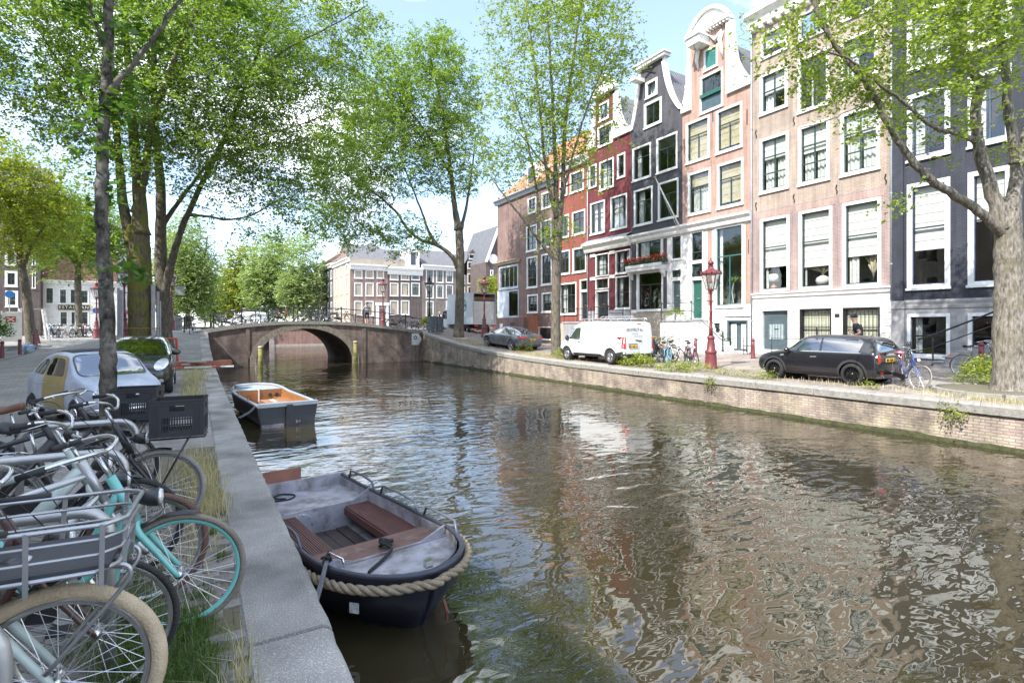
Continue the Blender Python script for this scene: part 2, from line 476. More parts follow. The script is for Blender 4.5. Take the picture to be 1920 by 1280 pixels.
# ground sheets
def sheet(name, x0, x1, y0, y1, nx, ny, zf, mat):
 mb = MB()
 mb.grid(lambda u, v: (x0 + (x1 - x0) * u, y0 + (y1 - y0) * v, zf(x0 + (x1 - x0) * u, y0 + (y1 - y0) * v)), nx, ny)
 return struct(mb.build(name, mat, smooth=True))
CW = 0.45     # coping width
sheet('street_right_bank', QR + .2, 70, -30, 72, 50, 70, lambda x, y: ground(x, y) if y < 49.5 else ground(x, y), MATS['street_clinker'])
sheet('street_left_bank', -70, QL - .12, -30, 130, 60, 90, ground, MATS['street_grey'])
sheet('far_street', 8.9, 160, 78.3, 420, 6, 6, lambda x, y: 1.5, MATS['street_grey'])
sheet('far_bank', -160, -3.2, 130, 420, 4, 4, lambda x, y: .8, MATS['street_grey'])
# side pavement along the left-bank houses, a kerb's height up
mb = MB()
def lp(u, v):
 y = 20 + 26 * v
 return (-8.35 - 3.4 * u - .55 * sstep(.6, 1, v) , y, ground(-8.5, y) + .10)
mb.grid(lp, 3, 26)
pv = struct(mb.build('pavement', MATS['pavement_grey']))
mb = MB()
for i in range(26):
 a = lp(0, i / 26); b = lp(0, (i + .985) / 26)
 mb2 = MB()
 mb2.bar((a[0] + .08, a[1], a[2] - .06), (b[0] + .08, b[1], b[2] - .06), .16, .14)
 mb2.build('kerb_stone', STONE, pv)
# water
m, nt, o = newmat('canal_water')
b = nt.nodes.new('ShaderNodeBsdfPrincipled')
b.inputs['Base Color'].default_value = (.034, .028, .014, 1)
b.inputs['Roughness'].default_value = .015
b.inputs['IOR'].default_value = 1.62
b.inputs['Specular IOR Level'].default_value = 1.0
v = coords(nt)
mp = N(nt, 'ShaderNodeMapping'); mp.inputs['Rotation'].default_value = (0, 0, R(28)); mp.inputs['Scale'].default_value = (1.0, 1.9, 1)
nt.links.new(v, mp.inputs['Vector'])
na = N(nt, 'ShaderNodeTexNoise'); na.inputs['Scale'].default_value = 1.3; na.inputs['Detail'].default_value = 1.5; na.inputs['Roughness'].default_value = .35; na.inputs['Distortion'].default_value = .8
nb_ = N(nt, 'ShaderNodeTexNoise'); nb_.inputs['Scale'].default_value = 4.2; nb_.inputs['Detail'].default_value = 1.0; nb_.inputs['Roughness'].default_value = .5; nb_.inputs['Distortion'].default_value = .5
nc = N(nt, 'ShaderNodeTexNoise'); nc.inputs['Scale'].default_value = .28; nc.inputs['Detail'].default_value = 3
nt.links.new(mp.outputs[0], na.inputs['Vector']); nt.links.new(mp.outputs[0], nb_.inputs['Vector']); nt.links.new(v, nc.inputs['Vector'])
am = N(nt, 'ShaderNodeMapRange'); am.inputs[1].default_value = .36; am.inputs[2].default_value = .66; am.inputs[3].default_value = .14; am.inputs[4].default_value = 1.0
nt.links.new(nc.outputs['Fac'], am.inputs[0])
s1 = N(nt, 'ShaderNodeMath', operation='MULTIPLY'); nt.links.new(nb_.outputs['Fac'], s1.inputs[0]); s1.inputs[1].default_value = .20
s2 = N(nt, 'ShaderNodeMath', operation='ADD'); nt.links.new(na.outputs['Fac'], s2.inputs[0]); nt.links.new(s1.outputs[0], s2.inputs[1])
s3 = N(nt, 'ShaderNodeMath', operation='MULTIPLY'); nt.links.new(s2.outputs[0], s3.inputs[0]); nt.links.new(am.outputs[0], s3.inputs[1])
bp = N(nt, 'ShaderNodeBump'); bp.inputs['Strength'].default_value = 1.0; bp.inputs['Distance'].default_value = .046
nt.links.new(s3.outputs[0], bp.inputs['Height']); nt.links.new(bp.outputs['Normal'], b.inputs['Normal'])
nt.links.new(b.outputs['BSDF'], o.inputs['Surface'])
MATS['water'] = m
mb = MB(); mb.add([(-500, -80, WATER_Z), (900, -80, WATER_Z), (900, 1200, WATER_Z), (-500, 1200, WATER_Z)], [(0, 1, 2, 3)])
struct(mb.build('canal_water', m))
# quay walls
def quay(name, label, xe, sgn, y0, y1, wallmat, stone, seed, slen, cw=CW):
 root = empty(name, (xe, 0, WATER_Z), 0, label, 'quay wall')
 rnd = random.Random(seed)
 z = lambda y: ground(xe + sgn * .1, y) - WATER_Z
 mb = MB()
 n = int((y1 - y0) / .7)
 def f(u, v):
  y = y0 + (y1 - y0) * u
  top = z(y) - .2
  wob = .012 * math.sin(y * 2.3) * math.sin(v * 5)
  return (sgn * (.05 + wob), y, -1.2 + (top + 1.2) * v)
 mb.grid(f, n, 6, flip=(sgn > 0))
 mb.build('brick_wall', wallmat, root, smooth=True)
 mb = MB()
 def g(u, v):
  y = y0 + (y1 - y0) * u
  h = .10 + .02 * math.sin(y * 1.7) * math.sin(y * .61 + 1) + .025 * rnd.random()
  return (sgn * (.045 - .03 * math.sin(v * 3.14) + .012 * rnd.random()), y, -.3 + (h + .3) * v)
 mb.grid(g, n * 3, 4, flip=(sgn > 0))
 mb.build('moss_band', MOSS, root, smooth=True)
 y = y0
 while y < y1 - .05:
  L = min(slen * rnd.uniform(.8, 1.25), y1 - y)
  if y1 - y - L < .4: L = y1 - y
  s = MB(); k = max(4, int(L / .12))
  dz = rnd.uniform(-.008, .008); dx = rnd.uniform(-.008, .008)
  prof = [(0.0, -.22), (-.012, -.04), (.012, -.012), (.05, 0), (cw - .02, 0.0), (cw, -.02), (cw, -.22)]
  vs = []
  for i in range(k + 1):
   yy = y + .006 + (L - .012) * i / k
   for a, c in prof:
    e_ = rnd.gauss(0, .0035) if c > -.1 and a < .2 else 0; ch = (-.018 if rnd.random() < .05 and a < .03 and c > -.1 else 0)
    vs.append((sgn * (a + dx - e_ - ch), yy, z(yy) + .015 + c + dz + e_ * .6 + ch * .5))
  npf = len(prof); fs = []
  for i in range(k):
   for j in range(npf):
    j2 = (j + 1) % npf
    q = (i * npf + j, i * npf + j2, (i + 1) * npf + j2, (i + 1) * npf + j)
    fs.append(q if sgn < 0 else q[::-1])
  fs.append(tuple(range(npf))); fs.append(tuple(k * npf + j for j in range(npf - 1, -1, -1)))
  s.add(vs, fs)
  s.build('coping_stone', stone, root)
  y += L
 return root
quay('quay_wall', 'pale lime-stained brick quay wall under the parked cars', QR, 1, -25, BRY + .2, PALE, STONE, 3, 1.7, .55)
quay('quay_wall', 'quay wall with grey concrete coping beside the bicycles', QL, -1, -6, BRY + .2, BRB, STONE_L, 4, 2.6)
# bridge
BW = 9.0
def deckz(X):
 return 2.12 - (.0164 if X < 6.6 else .0101) * (X - 6.6) ** 2
AC, AA, AB = 6.7, 3.3, 2.58
def archpt(t, grow=0.0):
 return (AC - (AA + grow) * math.cos(t), WATER_Z + (AB + grow) * math.sin(t))
br = empty('bridge', (6.7, BRY, WATER_Z), 0, 'low brick arch bridge with stone arch ring and iron railing', 'bridge')
off = Vector((6.7, BRY, WATER_Z))
def bl(x, y, z): return (x - off.x, y - off.y, z - off.z)
XL, XR_ = -1.6, 15.35
NB = 40
outer = [(XL, -2.2)] + [(AC - AA, -2.2)] + [archpt(math.pi * i / 28) for i in range(29)] + [(AC + AA, -2.2), (XR_, -2.2)]
outer += [(XR_ + (XL - XR_) * i / NB, deckz(XR_ + (XL - XR_) * i / NB) - .22) for i in range(NB + 1)]
v2, tr = poly_holes(outer, [])
for side, yy in ((0, BRY), (1, BRY + BW)):
 mb = MB()
 mb.add([bl(p.x, yy, p.y) for p in v2], [t if side == 0 else t[::-1] for t in tr])
 if side == 0:   # curved wing on the left, pilaster strips
  mb.box(*[2.9 - off.x, 3.12 - off.x, -.05, .02, -.1, deckz(3) - .25 - off.z])
  mb.box(*[10.6 - off.x, 10.85 - off.x, -.05, .02, -.1, deckz(10.7) - .25 - off.z])
 mb.build('spandrel_wall', BRB, br)
mb = MB()
mb.grid(lambda u, v: bl(archpt(math.pi * u)[0], BRY + BW * v, archpt(math.pi * u)[1]), 30, 2)
mb.build('arch_barrel', BRB, br, smooth=True)
mb = MB()
mb.grid(lambda u, v: bl(-3.5 + 22 * u, BRY + .05 + (BW - .1) * v, deckz(-3.5 + 22 * u) - .06 if True else 0), 40, 2)
mb.build('deck', MATS['street_grey'], br)
NV = 25
for i in range(NV):
 t0, t1 = math.pi * (i + .02) / NV, math.pi * (i + .98) / NV
 mb = MB()
 th = .36 + (.05 if i % 2 else 0)
 poly = [archpt(t0, -.02), archpt((t0 + t1) / 2, -.02), archpt(t1, -.02), archpt(t1, th), archpt((t0 + t1) / 2, th), archpt(t0, th)]
 mb.prism(poly, lambda a, b_, d: bl(a, d, b_), BRY - .05, BRY + .25)
 mb.build('voussoir', SAND, br)
nst = 13
for i in range(nst):
 for yy in (BRY - .09, BRY + BW - .35):
  x0 = XL + (XR_ - XL) * i / nst + .006; x1 = XL + (XR_ - XL) * (i + 1) / nst - .006
  mb = MB()
  poly = [(x0 + (x1 - x0) * k / 4, deckz(x0 + (x1 - x0) * k / 4)) for k in range(5)] + [(x0 + (x1 - x0) * k / 4, deckz(x0 + (x1 - x0) * k / 4) - .225) for k in range(4, -1, -1)]
  mb.prism(poly, lambda a, b_, d: bl(a, d, b_), yy, yy + .44)
  mb.build('coping_stone', STONE, br)
# railing: posts, two rails
postm = MB()
postm.lathe([(.075, 0), (.075, .06), (.05, .10), (.04, .16), (.038, .82), (.055, .86), (.055, .9), (.042, .92), (.05, 1.0), (.06, 1.04), (.045, 1.09), (.0, 1.11)], 8)
pm = postm.mesh('railing_post', IRON, True)
for yy in (BRY + .13, BRY + BW - .13):
 px_ = -.6
 xs = []
 while px_ < 15.1:
  inst('railing_post', pm, br, bl(px_, yy, deckz(px_)))
  xs.append(px_); px_ += 1.62
 for hz, rr in ((.96, .028), (.52, .018)):
  mb = MB(); mb.tube([bl(-.9 + 16.2 * k / 40, yy, deckz(-.9 + 16.2 * k / 40) + hz) for k in range(41)], rr, 6)
  mb.build('rail', IRON, br, smooth=True)
# mooring piles at the arch
for i, (x, top) in enumerate(((3.72, .30), (9.95, .55))):
 root = empty('mooring_pile', (x, BRY - .62, WATER_Z), 0, ('mossy timber pile with pale cap by the left foot of the bridge arch', 'mossy timber pile by the right foot of the bridge arch')[i], 'pile')
 mb = MB(); mb.tube([(0, 0, -1.0), (.01, 0, .4), (0, .01, top - WATER_Z)], [.16, .155, .15], 10); mb.build('post', OAK, root, smooth=True)
 mb = MB(); mb.lathe([(.155, 0), (.165, .03), (.165, .10), (.12, .14), (0, .15)], 10, (0, 0, top - WATER_Z)); mb.build('cap', M('pile_cap', (.42, .40, .35), .8, var=.3, vs=8), root, smooth=True)
# small sign plate on the right wing wall
root = empty('canal_sign', (14.75, BRY - .03, .75), 0, 'small white hexagonal plate on the bridge wing wall', 'sign')
mb = MB(); mb.prism([(-.35, .45), (.2, .45), (.42, .1), (.42, -.1), (.2, -.45), (-.35, -.45)], lambda a, b_, d: (a, d, b_), -.03, 0)
mb.build('plate', M('sign_white', (.7, .7, .68), .5, var=.1), root)
mb = MB(); mb.torus((-.05, -.04, .12), .12, .03, 10, 4); mb.build('symbol', IRON, root)
# far quay wall across the basin
root = empty('far_quay_wall', (8.7, 78, WATER_Z), 0, 'red brick quay wall seen through the bridge arch', 'quay wall')
mb = MB(); mb.add([(0, 0, -1), (90, 0, -1), (90, 0, 2.3), (0, 0, 2.3), (0, 340, -1), (0, 340, 2.3)], [(0, 1, 2, 3), (4, 0, 3, 5)]); mb.build('brick_wall', FARB, root)
mb = MB(); mb.box(-.06, 90, -.08, .4, 2.28, 2.5); mb.build('coping', STONE, root)
mb = MB(); mb.box(-.04, 90, -.05, 0, -.2, .25); mb.build('base_course', M('pale_base', (.48, .42, .36), .9), root)
mb = MB(); mb.box(-.15, .45, -.12, .2, -.2, 2.28); mb.build('corner_pier', M('corner_stone', (.45, .38, .36), .85, var=.25), root)
# houses
WHITE = M('white_paint', (.74, .73, .70), .5, var=.10, vs=3, bump=.1, bs=60, c2=(.58, .56, .52), c2s=2.5, c2t=.66, c2w=.08)
CREAMW = M('cream_paint', (.76, .74, .68), .55, var=.08, vs=3)
WSTONE = M('white_stucco', (.72, .71, .69), .7, var=.12, vs=1.5, bump=.2, bs=40, c2=(.52, .51, .48), c2s=1.4, c2t=.62, c2w=.1)
GSASH = M('dark_green_sash', (.035, .06, .058), .35, var=.1)
GREEN = M('canal_green_door', (.022, .105, .085), .3, var=.1)
GREYD = M('grey_green_door', (.075, .105, .12), .35, var=.1)
BLKD = M('black_door', (.018, .02, .024), .3, var=.1)
BLIND = M('roller_blind', (.78, .77, .73), .8, var=.05, vs=1)
TANBL = M('woven_blind', (.52, .43, .27), .8, var=.2, vs=14)
CURT = M('curtain', (.66, .66, .63), .9, var=.15, vs=6)
ROOMM = M('room_plaster', (.34, .32, .29), .9, var=.25, vs=.7)
GLASS = glass('window_glass', (.84, .87, .87), 1.0, .09)
BLUESTONE = M('blue_stone', (.30, .30, .31), .8, var=.22, vs=3, bump=.3, bs=40, c2=(.2, .2, .21), c2s=2)
LEAD = M('lead_grey', (.30, .33, .37), .5, var=.15)
def tiles(name, c, c2):
 m, nt, o = newmat(name)
 b = nt.nodes.new('ShaderNodeBsdfPrincipled'); b.inputs['Roughness'].default_value = .7
 v = coords(nt)
 bt = N(nt, 'ShaderNodeTexBrick'); bt.inputs['Scale'].default_value = 1; bt.inputs['Brick Width'].default_value = .24; bt.inputs['Row Height'].default_value = .3
 bt.offset = 0.0
 bt.inputs['Color1'].default_value = rgba(c); bt.inputs['Color2'].default_value = rgba(c2); bt.inputs['Mortar'].default_value = rgba([x * .45 for x in c]); bt.inputs['Mortar Size'].default_value = .022
 uv = coords(nt, 'UV'); nt.links.new(uv, bt.inputs['Vector'])
 wv = N(nt, 'ShaderNodeTexWave'); wv.inputs['Scale'].default_value = 1.309; wv.bands_direction = 'X'; nt.links.new(uv, wv.inputs['Vector'])
 n = N(nt, 'ShaderNodeTexNoise'); n.inputs['Scale'].default_value = 1.5; n.inputs['Detail'].default_value = 6; nt.links.new(v, n.inputs['Vector'])
 mr = N(nt, 'ShaderNodeMapRange'); mr.inputs[3].default_value = .75; mr.inputs[4].default_value = 1.25; nt.links.new(n.outputs['Fac'], mr.inputs[0])
 mu = N(nt, 'ShaderNodeMix', data_type='RGBA', blend_type='MULTIPLY'); mu.inputs['Factor'].default_value = 1
 nt.links.new(bt.outputs['Color'], mu.inputs['A']); nt.links.new(mr.outputs[0], mu.inputs['B']); nt.links.new(mu.outputs['Result'], b.inputs['Base Color'])
 bp = N(nt, 'ShaderNodeBump'); bp.inputs['Strength'].default_value = .9; bp.inputs['Distance'].default_value = .06
 nt.links.new(wv.outputs['Fac'], bp.inputs['Height']); nt.links.new(bp.outputs['Normal'], b.inputs['Normal'])
 nt.links.new(b.outputs['BSDF'], o.inputs['Surface']); MATS[name] = m
 return m
TILEG = tiles('grey_pantiles', (.20, .20, .21), (.15, .15, .16))
TILEO = tiles('orange_pantiles', (.52, .22, .11), (.44, .175, .085))
SLATE = tiles('slate', (.14, .145, .16), (.11, .115, .13))
def roof_mesh(mb_pts, name, mat, parent):
 me = bpy.data.meshes.new(name)
 vs = []; fs = []; uvs = []
 for q in mb_pts:
  q = [Vector(p) for p in q]; k = len(vs); vs += q; fs.append(tuple(range(k, k + len(q))))
  ux = (q[1] - q[0]).normalized(); nrm = ux.cross(q[2] - q[1]).normalized(); uy = nrm.cross(ux)
  for p in q: uvs.append(((p - q[0]).dot(ux), (p - q[0]).dot(uy)))
 me.from_pydata([tuple(p) for p in vs], [], fs)
 ul = me.uv_layers.new(name='UVMap')
 for i, l in enumerate(me.loops): ul.data[i].uv = uvs[l.vertex_index]
 me.materials.append(mat); me.update()
 o = bpy.data.objects.new(name, me); COL.objects.link(o); o.parent = parent
 return o
def window(p, x0, x1, z0, z1, cols=2, bars=(.62,), fr=.11, sash=None, blind=None, bl=.5, fmat=None, sill=.05, depth=.10, proud=.035, vb_from=None, curtain=None, lite=False, arch=False, room=None):
 sash = sash or GSASH; fmat = fmat or WHITE
 mb = MB()
 mb.box(x0, x0 + fr, -proud, depth + .06, z0, z1); mb.box(x1 - fr, x1, -proud, depth + .06, z0, z1)
 mb.box(x0 + fr, x1 - fr, -proud, depth + .06, z1 - fr, z1); mb.box(x0 + fr, x1 - fr, -proud, depth + .06, z0, z0 + fr * .9)
 if sill: mb.box(x0 - .04, x1 + .04, -proud - sill, -proud + .001, z0 - .07, z0 + .03)
 wo = mb.build('window', fmat, p)
 a0, a1, b0, b1 = x0 + fr, x1 - fr, z0 + fr * .9, z1 - fr
 t = .045 if not lite else .05
 y0, y1 = depth - .035, depth + .02
 zs = [b0] + [b0 + (b1 - b0) * f for f in bars] + [b1]
 mb = MB()
 mb.box(a0, a0 + t, y0, y1, b0, b1); mb.box(a1 - t, a1, y0, y1, b0, b1); mb.box(a0, a1, y0 + .002, y1 - .002, b1 - t, b1); mb.box(a0, a1, y0 + .002, y1 - .002, b0, b0 + t * 1.3)
 for zz in zs[1:-1]: mb.box(a0, a1, y0 - .012, y1 - .003, zz - t * .6, zz + t * .6)
 for c in range(1, cols):
  xx = a0 + (a1 - a0) * c / cols
  top = b1 if vb_from is None else b0 + (b1 - b0) * vb_from
  mb.box(xx - t * .55, xx + t * .55, y0 + .006, y1 - .006, b0, top)
 mb.build('sash', sash, wo)
 if lite:
  mb = MB(); mb.add([(a0, depth, b0), (a1, depth, b0), (a1, depth, b1), (a0, depth, b1)], [(0, 1, 2, 3)]); mb.build('pane', GLASS, wo)
 else:
  for i in range(len(zs) - 1):
   full = vb_from is not None and zs[i] >= b0 + (b1 - b0) * vb_from - 1e-3
   cc = 1 if full else cols
   for c in range(cc):
    xa = a0 + (a1 - a0) * c / cc; xb = a0 + (a1 - a0) * (c + 1) / cc
    j = .004 * math.sin(xa * 37 + zs[i] * 11)
    mb = MB(); mb.add([(xa, depth + j, zs[i]), (xb, depth - j, zs[i]), (xb, depth + .6 * j, zs[i + 1]), (xa, depth, zs[i + 1])], [(0, 1, 2, 3)])
    mb.build('pane', GLASS, wo)
 if blind is not None:
  mb = MB(); zb = b1 - (b1 - b0) * bl
  n = max(2, int((b1 - zb) / .35))
  for i in range(n):
   za = zb + (b1 - zb) * i / n; zc = zb + (b1 - zb) * (i + 1) / n
   mb.add([(a0 + .03, depth + .10, za), (a1 - .03, depth + .10, za), (a1 - .03, depth + .115, zc), (a0 + .03, depth + .115, zc)], [(0, 1, 2, 3)])
  mb.box(a0 + .03, a1 - .03, depth + .085, depth + .11, zb - .03, zb)
  mb.build('blind', blind, wo)
 if curtain is not None:
  for s_, e_ in curtain:
   mb = MB()
   xa, xb = a0 + (a1 - a0) * s_, a0 + (a1 - a0) * e_
   nn = max(6, int((xb - xa) / .05))
   mb.grid(lambda u, v: (xa + (xb - xa) * u, depth + .22 + .035 * math.sin(u * nn * 1.6), b0 + (b1 - b0) * v), nn * 2, 1)
   mb.build('curtain', CURT, wo, smooth=True)
 return wo
def door(p, x0, x1, z0, z1, mat, fr=.09, fmat=None, panels=((.12, .5), (.56, .92)), depth=.16, double=False, knob=True, light=None):
 fmat = fmat or WHITE
 mb = MB()
 mb.box(x0, x0 + fr, -.03, depth + .05, z0, z1); mb.box(x1 - fr, x1, -.03, depth + .05, z0, z1); mb.box(x0 + fr, x1 - fr, -.03, depth + .05, z1 - fr, z1)
 d = mb.build('door', fmat, p)
 a0, a1 = x0 + fr, x1 - fr; h = z1 - fr - z0
 leaves = [(a0, a1)] if not double else [(a0, (a0 + a1) / 2 - .004), ((a0 + a1) / 2 + .004, a1)]
 for l0, l1 in leaves:
  mb = MB(); mb.box(l0, l1, depth, depth + .05, z0 + .01, z0 + h)
  s_ = .16 * (l1 - l0)
  for f0, f1 in panels:
   za, zb = z0 + h * f0, z0 + h * f1
   mb.box(l0 + s_, l1 - s_, depth - .012, depth + .002, za, zb)
   mb.box(l0 + s_ * 1.45, l1 - s_ * 1.45, depth - .026, depth - .011, za + s_ * .5, zb - s_ * .5)
  lf = mb.build('door_leaf', mat, d)
 if light:
  mb = MB(); mb.box(a0 + .2 * (a1 - a0), a1 - .2 * (a1 - a0), depth - .03, depth - .027, z0 + h * light[0], z0 + h * light[1]); mb.build('door_glass', M('frosted_light', (.30, .36, .38), .25), d)
  mb = MB()
  for i in range(6):
   xx = a0 + (.22 + .56 * i / 5) * (a1 - a0); mb.box(xx - .008, xx + .008, depth - .045, depth - .03, z0 + h * light[0], z0 + h * light[1])
  mb.build('door_grille', IRON, d)
 if knob:
  mb = MB(); mb.lathe([(.03, 0), (.035, .02), (.02, .045), (0, .05)], 8, mat=Matrix.Translation((a0 + .1 * (a1 - a0), depth, z0 + h * .48)) @ Matrix.Rotation(R(90), 4, 'X')); mb.build('knob', M('brass', (.55, .42, .18), .3, .9), d)
  mb = MB(); mb.box((a0 + a1) / 2 - .12, (a0 + a1) / 2 + .12, depth - .03, depth, z0 + h * .52, z0 + h * .52 + .05); mb.build('letter_slot', M('brass', (.55, .42, .18), .3, .9), d)
 return d
def wall_part(root, outline, holes, mat, name='front_wall', rev=.22, y=0.0):
 hp = [[(a, c), (b, c), (b, d), (a, d)] for a, b, c, d in holes]
 v2, tr = poly_holes(outline, hp)
 mb = MB()
 mb.add([(p.x, y, p.y) for p in v2], tr)
 for a, b, c, d in holes:
  mb.add([(a, y, c), (b, y, c), (b, y, d), (a, y, d), (a, y + rev, c), (b, y + rev, c), (b, y + rev, d), (a, y + rev, d)],
   [(0, 4, 5, 1), (1, 5, 6, 2), (2, 6, 7, 3), (3, 7, 4, 0)])
 return mb.build(name, mat, root)
def trim(root, x0, x1, z0, z1, out_, mat=None, name='trim', prof=None, back=.02):
 mat = mat or WHITE
 prof = prof or [(0.4, 0), (.55, .25), (.55, .45), (.9, .7), (1, .75), (1, 1)]
 poly = [(-out_ * a, z0 + (z1 - z0) * f) for a, f in prof]
 poly = [(back, z0)] + poly + [(back, z1)]
 mb = MB(); mb.prism(poly, lambda a, b, d: (d, a, b), x0, x1)
 return mb.build(name, mat, root)
def shell(root, W, top, depth, mat, floors=(), z0=0.0, gable=None):
 mb = MB()
 for x, s in ((0.0, 1), (W, -1)):
  mb.add([(x, 0, z0), (x, depth, z0), (x, depth, top), (x, 0, top)], [(0, 1, 2, 3)])
 mb.add([(0, depth, z0), (W, depth, z0), (W, depth, top), (0, depth, top)], [(0, 1, 2, 3)])
 if gable:
  mb.add([(0, depth, top), (W, depth, top), (W / 2, depth, gable)], [(0, 1, 2)])
 mb.build('side_walls', mat, root)
 mb = MB()
 for f in floors:
  mb.box(.01, W - .01, .2, depth - .05, f - .12, f + .12)
 mb.box(.02, W - .02, 4.2, 4.3, z0, top - .1)
 mb.build('inner_floors', ROOMM, root)
def hroot(name, label, px_l, px_r, base, X=FX, cat='house'):
 Yl = atX(px_l, 500, X).y; Yr = atX(px_r, 500, X).y
 root = empty(name, (X, Yl, base), R(-90), label, cat)
 return root, Yl - Yr, (lambda px: Yl - atX(px, 500, X).y)
BASE = .2
BRICK_TAN = brick('tan_pink_brick', (.385, .285, .22), (.31, .225, .18), (.43, .40, .355), spread=.12)
BRICK_MAUVE = brick('mauve_brick', (.32, .22, .205), (.26, .18, .175), (.40, .36, .34), spread=.14)
BRICK_RED = brick('salmon_brick', (.42, .245, .19), (.36, .205, .165), (.43, .36, .32), spread=.12)
BRICK_BLUE = brick('blue_black_brick', (.046, .050, .066), (.037, .041, .054), (.058, .062, .075), spread=.15, bump=.25)
BRICK_DGREY = brick('dark_grey_brick', (.085, .082, .092), (.07, .068, .078), (.10, .10, .11), spread=.15, bump=.25)
BRICK_WINE = brick('wine_red_brick', (.165, .042, .047), (.14, .036, .042), (.15, .045, .05), spread=.15, bump=.2)
BRICK_ORED = brick('orange_red_brick', (.285, .09, .068), (.25, .078, .06), (.24, .09, .07), spread=.12, bump=.2)
BRICK_BRN = brick('brown_brick', (.25, .155, .13), (.20, .13, .115), (.24, .19, .17), spread=.18)
BRICK_PALE = brick('pale_cream_brick', (.60, .55, .46), (.54, .49, .41), (.55, .52, .46), spread=.12)  # for the unseen left row, picked pale to bounce light onto the quay
BRICK_SIDE = brick('party_wall_brick', (.42, .33, .27), (.35, .27, .22), (.40, .34, .29), spread=.2)
def cells(px, spec):
 return [(px(a), px(b), c - BASE, d - BASE) for a, b, c, d in spec]
def hole_of(r_, m=.03):
 return (r_[0] + m, r_[1] - m, r_[2] + m, r_[3] - m)
# house 24: tan and mauve brick, white rusticated ground floor
root, W, px = hroot('canal_house', 'tan brick canal house with white rusticated ground floor numbered 24', 1410.5, 1672.5, BASE)
TOP = 18.0 - BASE
w5 = cells(px, [(1427, 1477, 15.95, 17.3), (1498, 1554, 15.95, 17.3), (1578, 1646, 15.95, 17.3)])
w4 = cells(px, [(1425, 1477, 13.0, 15.15), (1496, 1555, 12.4, 15.1), (1576, 1646, 12.95, 15.1)])
w3 = cells(px, [(1424.5, 1479, 8.82, 11.72), (1497, 1556, 8.78, 11.7), (1576, 1650, 8.75, 11.65)])
w2 = cells(px, [(1425.5, 1480.5, 3.58, 7.46), (1498, 1560.7, 3.57, 7.48), (1579.5, 1652.5, 3.56, 7.48)])
w1 = cells(px, [(1499.7, 1559, .95, 2.62), (1580.5, 1650, .95, 2.62)])
dr = cells(px, [(1426.6, 1480.8, .5, 2.66)])
hl = [hole_of(r_) for r_ in w5 + w4 + w3]
wall_part(root, [(0, 7.9 - BASE), (W, 7.9 - BASE), (W, TOP), (0, TOP)], hl, BRICK_TAN, 'upper_wall')
wall_part(root, [(0, 3.5 - BASE), (W, 3.5 - BASE), (W, 7.9 - BASE), (0, 7.9 - BASE)], [hole_of(r_) for r_ in w2], BRICK_MAUVE, 'lower_wall')
wall_part(root, [(0, 0), (W, 0), (W, 3.5 - BASE), (0, 3.5 - BASE)], [hole_of(r_) for r_ in w1 + dr], WSTONE, 'stone_base')
hz = 3.04 - BASE
blk = MB()
rowz = [.06 + i * (2.4 / 8) for i in range(9)]
xs_free = [(0.0, dr[0][0] - .02), (dr[0][1] + .02, w1[0][0] - .05), (w1[0][1] + .05, w1[1][0] - .05), (w1[1][1] + .05, W)]
for a, b in xs_free:
 for i in range(8):
  mb = MB(); mb.box(a + .012, b - .012, -.035, 0.0, rowz[i] + .012, rowz[i + 1] - .012)
  mb.build('stone_block', WSTONE, root, bevel=.008)
trim(root, 0.02, W, 3.26 - BASE, 3.52 - BASE, .16, WSTONE, 'string_course')
trim(root, -.1, W + .1, 17.75 - BASE, 18.5 - BASE, .6, WHITE, 'cornice')
mb = MB()
for i in range(14):
 x = .2 + (W - .4) * i / 13; mb.box(x - .09, x + .09, -.32, 0, 17.55 - BASE, 17.85 - BASE)
mb.build('cornice_brackets', WHITE, root)
for i, r_ in enumerate(w5): window(root, *r_, cols=2, bars=(), blind=BLIND if i == 0 else None, bl=.6)
for i, r_ in enumerate(w4): window(root, *r_, cols=2, bars=(.55,), fr=.14, blind=(BLIND, None, None)[i], bl=.5, curtain=((.0, .45),) if i != 1 else ((.3, .42),))
for i, r_ in enumerate(w3): window(root, *r_, cols=2, bars=(.33, .66), fr=.14, blind=BLIND, bl=(.38, .45, .36)[i], curtain=((.02, .46), (.52, .98)))
for i, r_ in enumerate(w2): window(root, *r_, cols=1, bars=(.61,), fr=.14, blind=BLIND, bl=(.67, .72, .64)[i], curtain=(((.86, 1.0), (.0, .1)), ((0, .07),), ((0.02, .32),))[i], sill=0)
for i, r_ in enumerate(w1):
 wo = window(root, *r_, cols=2, bars=(.45,), fr=.06, blind=M('cream_blind', (.75, .72, .55), .8, var=.04), bl=.98, sash=IRON, fmat=IRON, sill=0, vb_from=.45, depth=.13)
 for k in range(9):
  x = r_[0] + .12 + (r_[1] - r_[0] - .24) * k / 8
  mb = MB(); mb.tube([(x, -.03, r_[2]), (x, -.03, r_[3] - .02)], .012, 6); mb.build('window_bar', IRON, wo)
door(root, *dr[0], GREYD, panels=((.05, .2), (.78, .9)), light=(.27, .66))
for r_ in w2:   # flat brick arches
 mb = MB(); k = 22
 for i in range(k):
  x = r_[0] - .12 + (r_[1] - r_[0] + .24) * (i + .5) / k; t_ = (i + .5 - k / 2) / k * .35
  mb.prism([(x - .038, r_[3] + .03), (x + .038, r_[3] + .03), (x + .042 + t_ * .25, r_[3] + .34), (x - .036 + t_ * .25, r_[3] + .34)], lambda a, b, d: (a, d, b), -.012, .01)
 mb.build('brick_arch', brick('arch_brick', (.45, .30, .25), (.38, .25, .22), (.4, .33, .3), bw=.1), root)
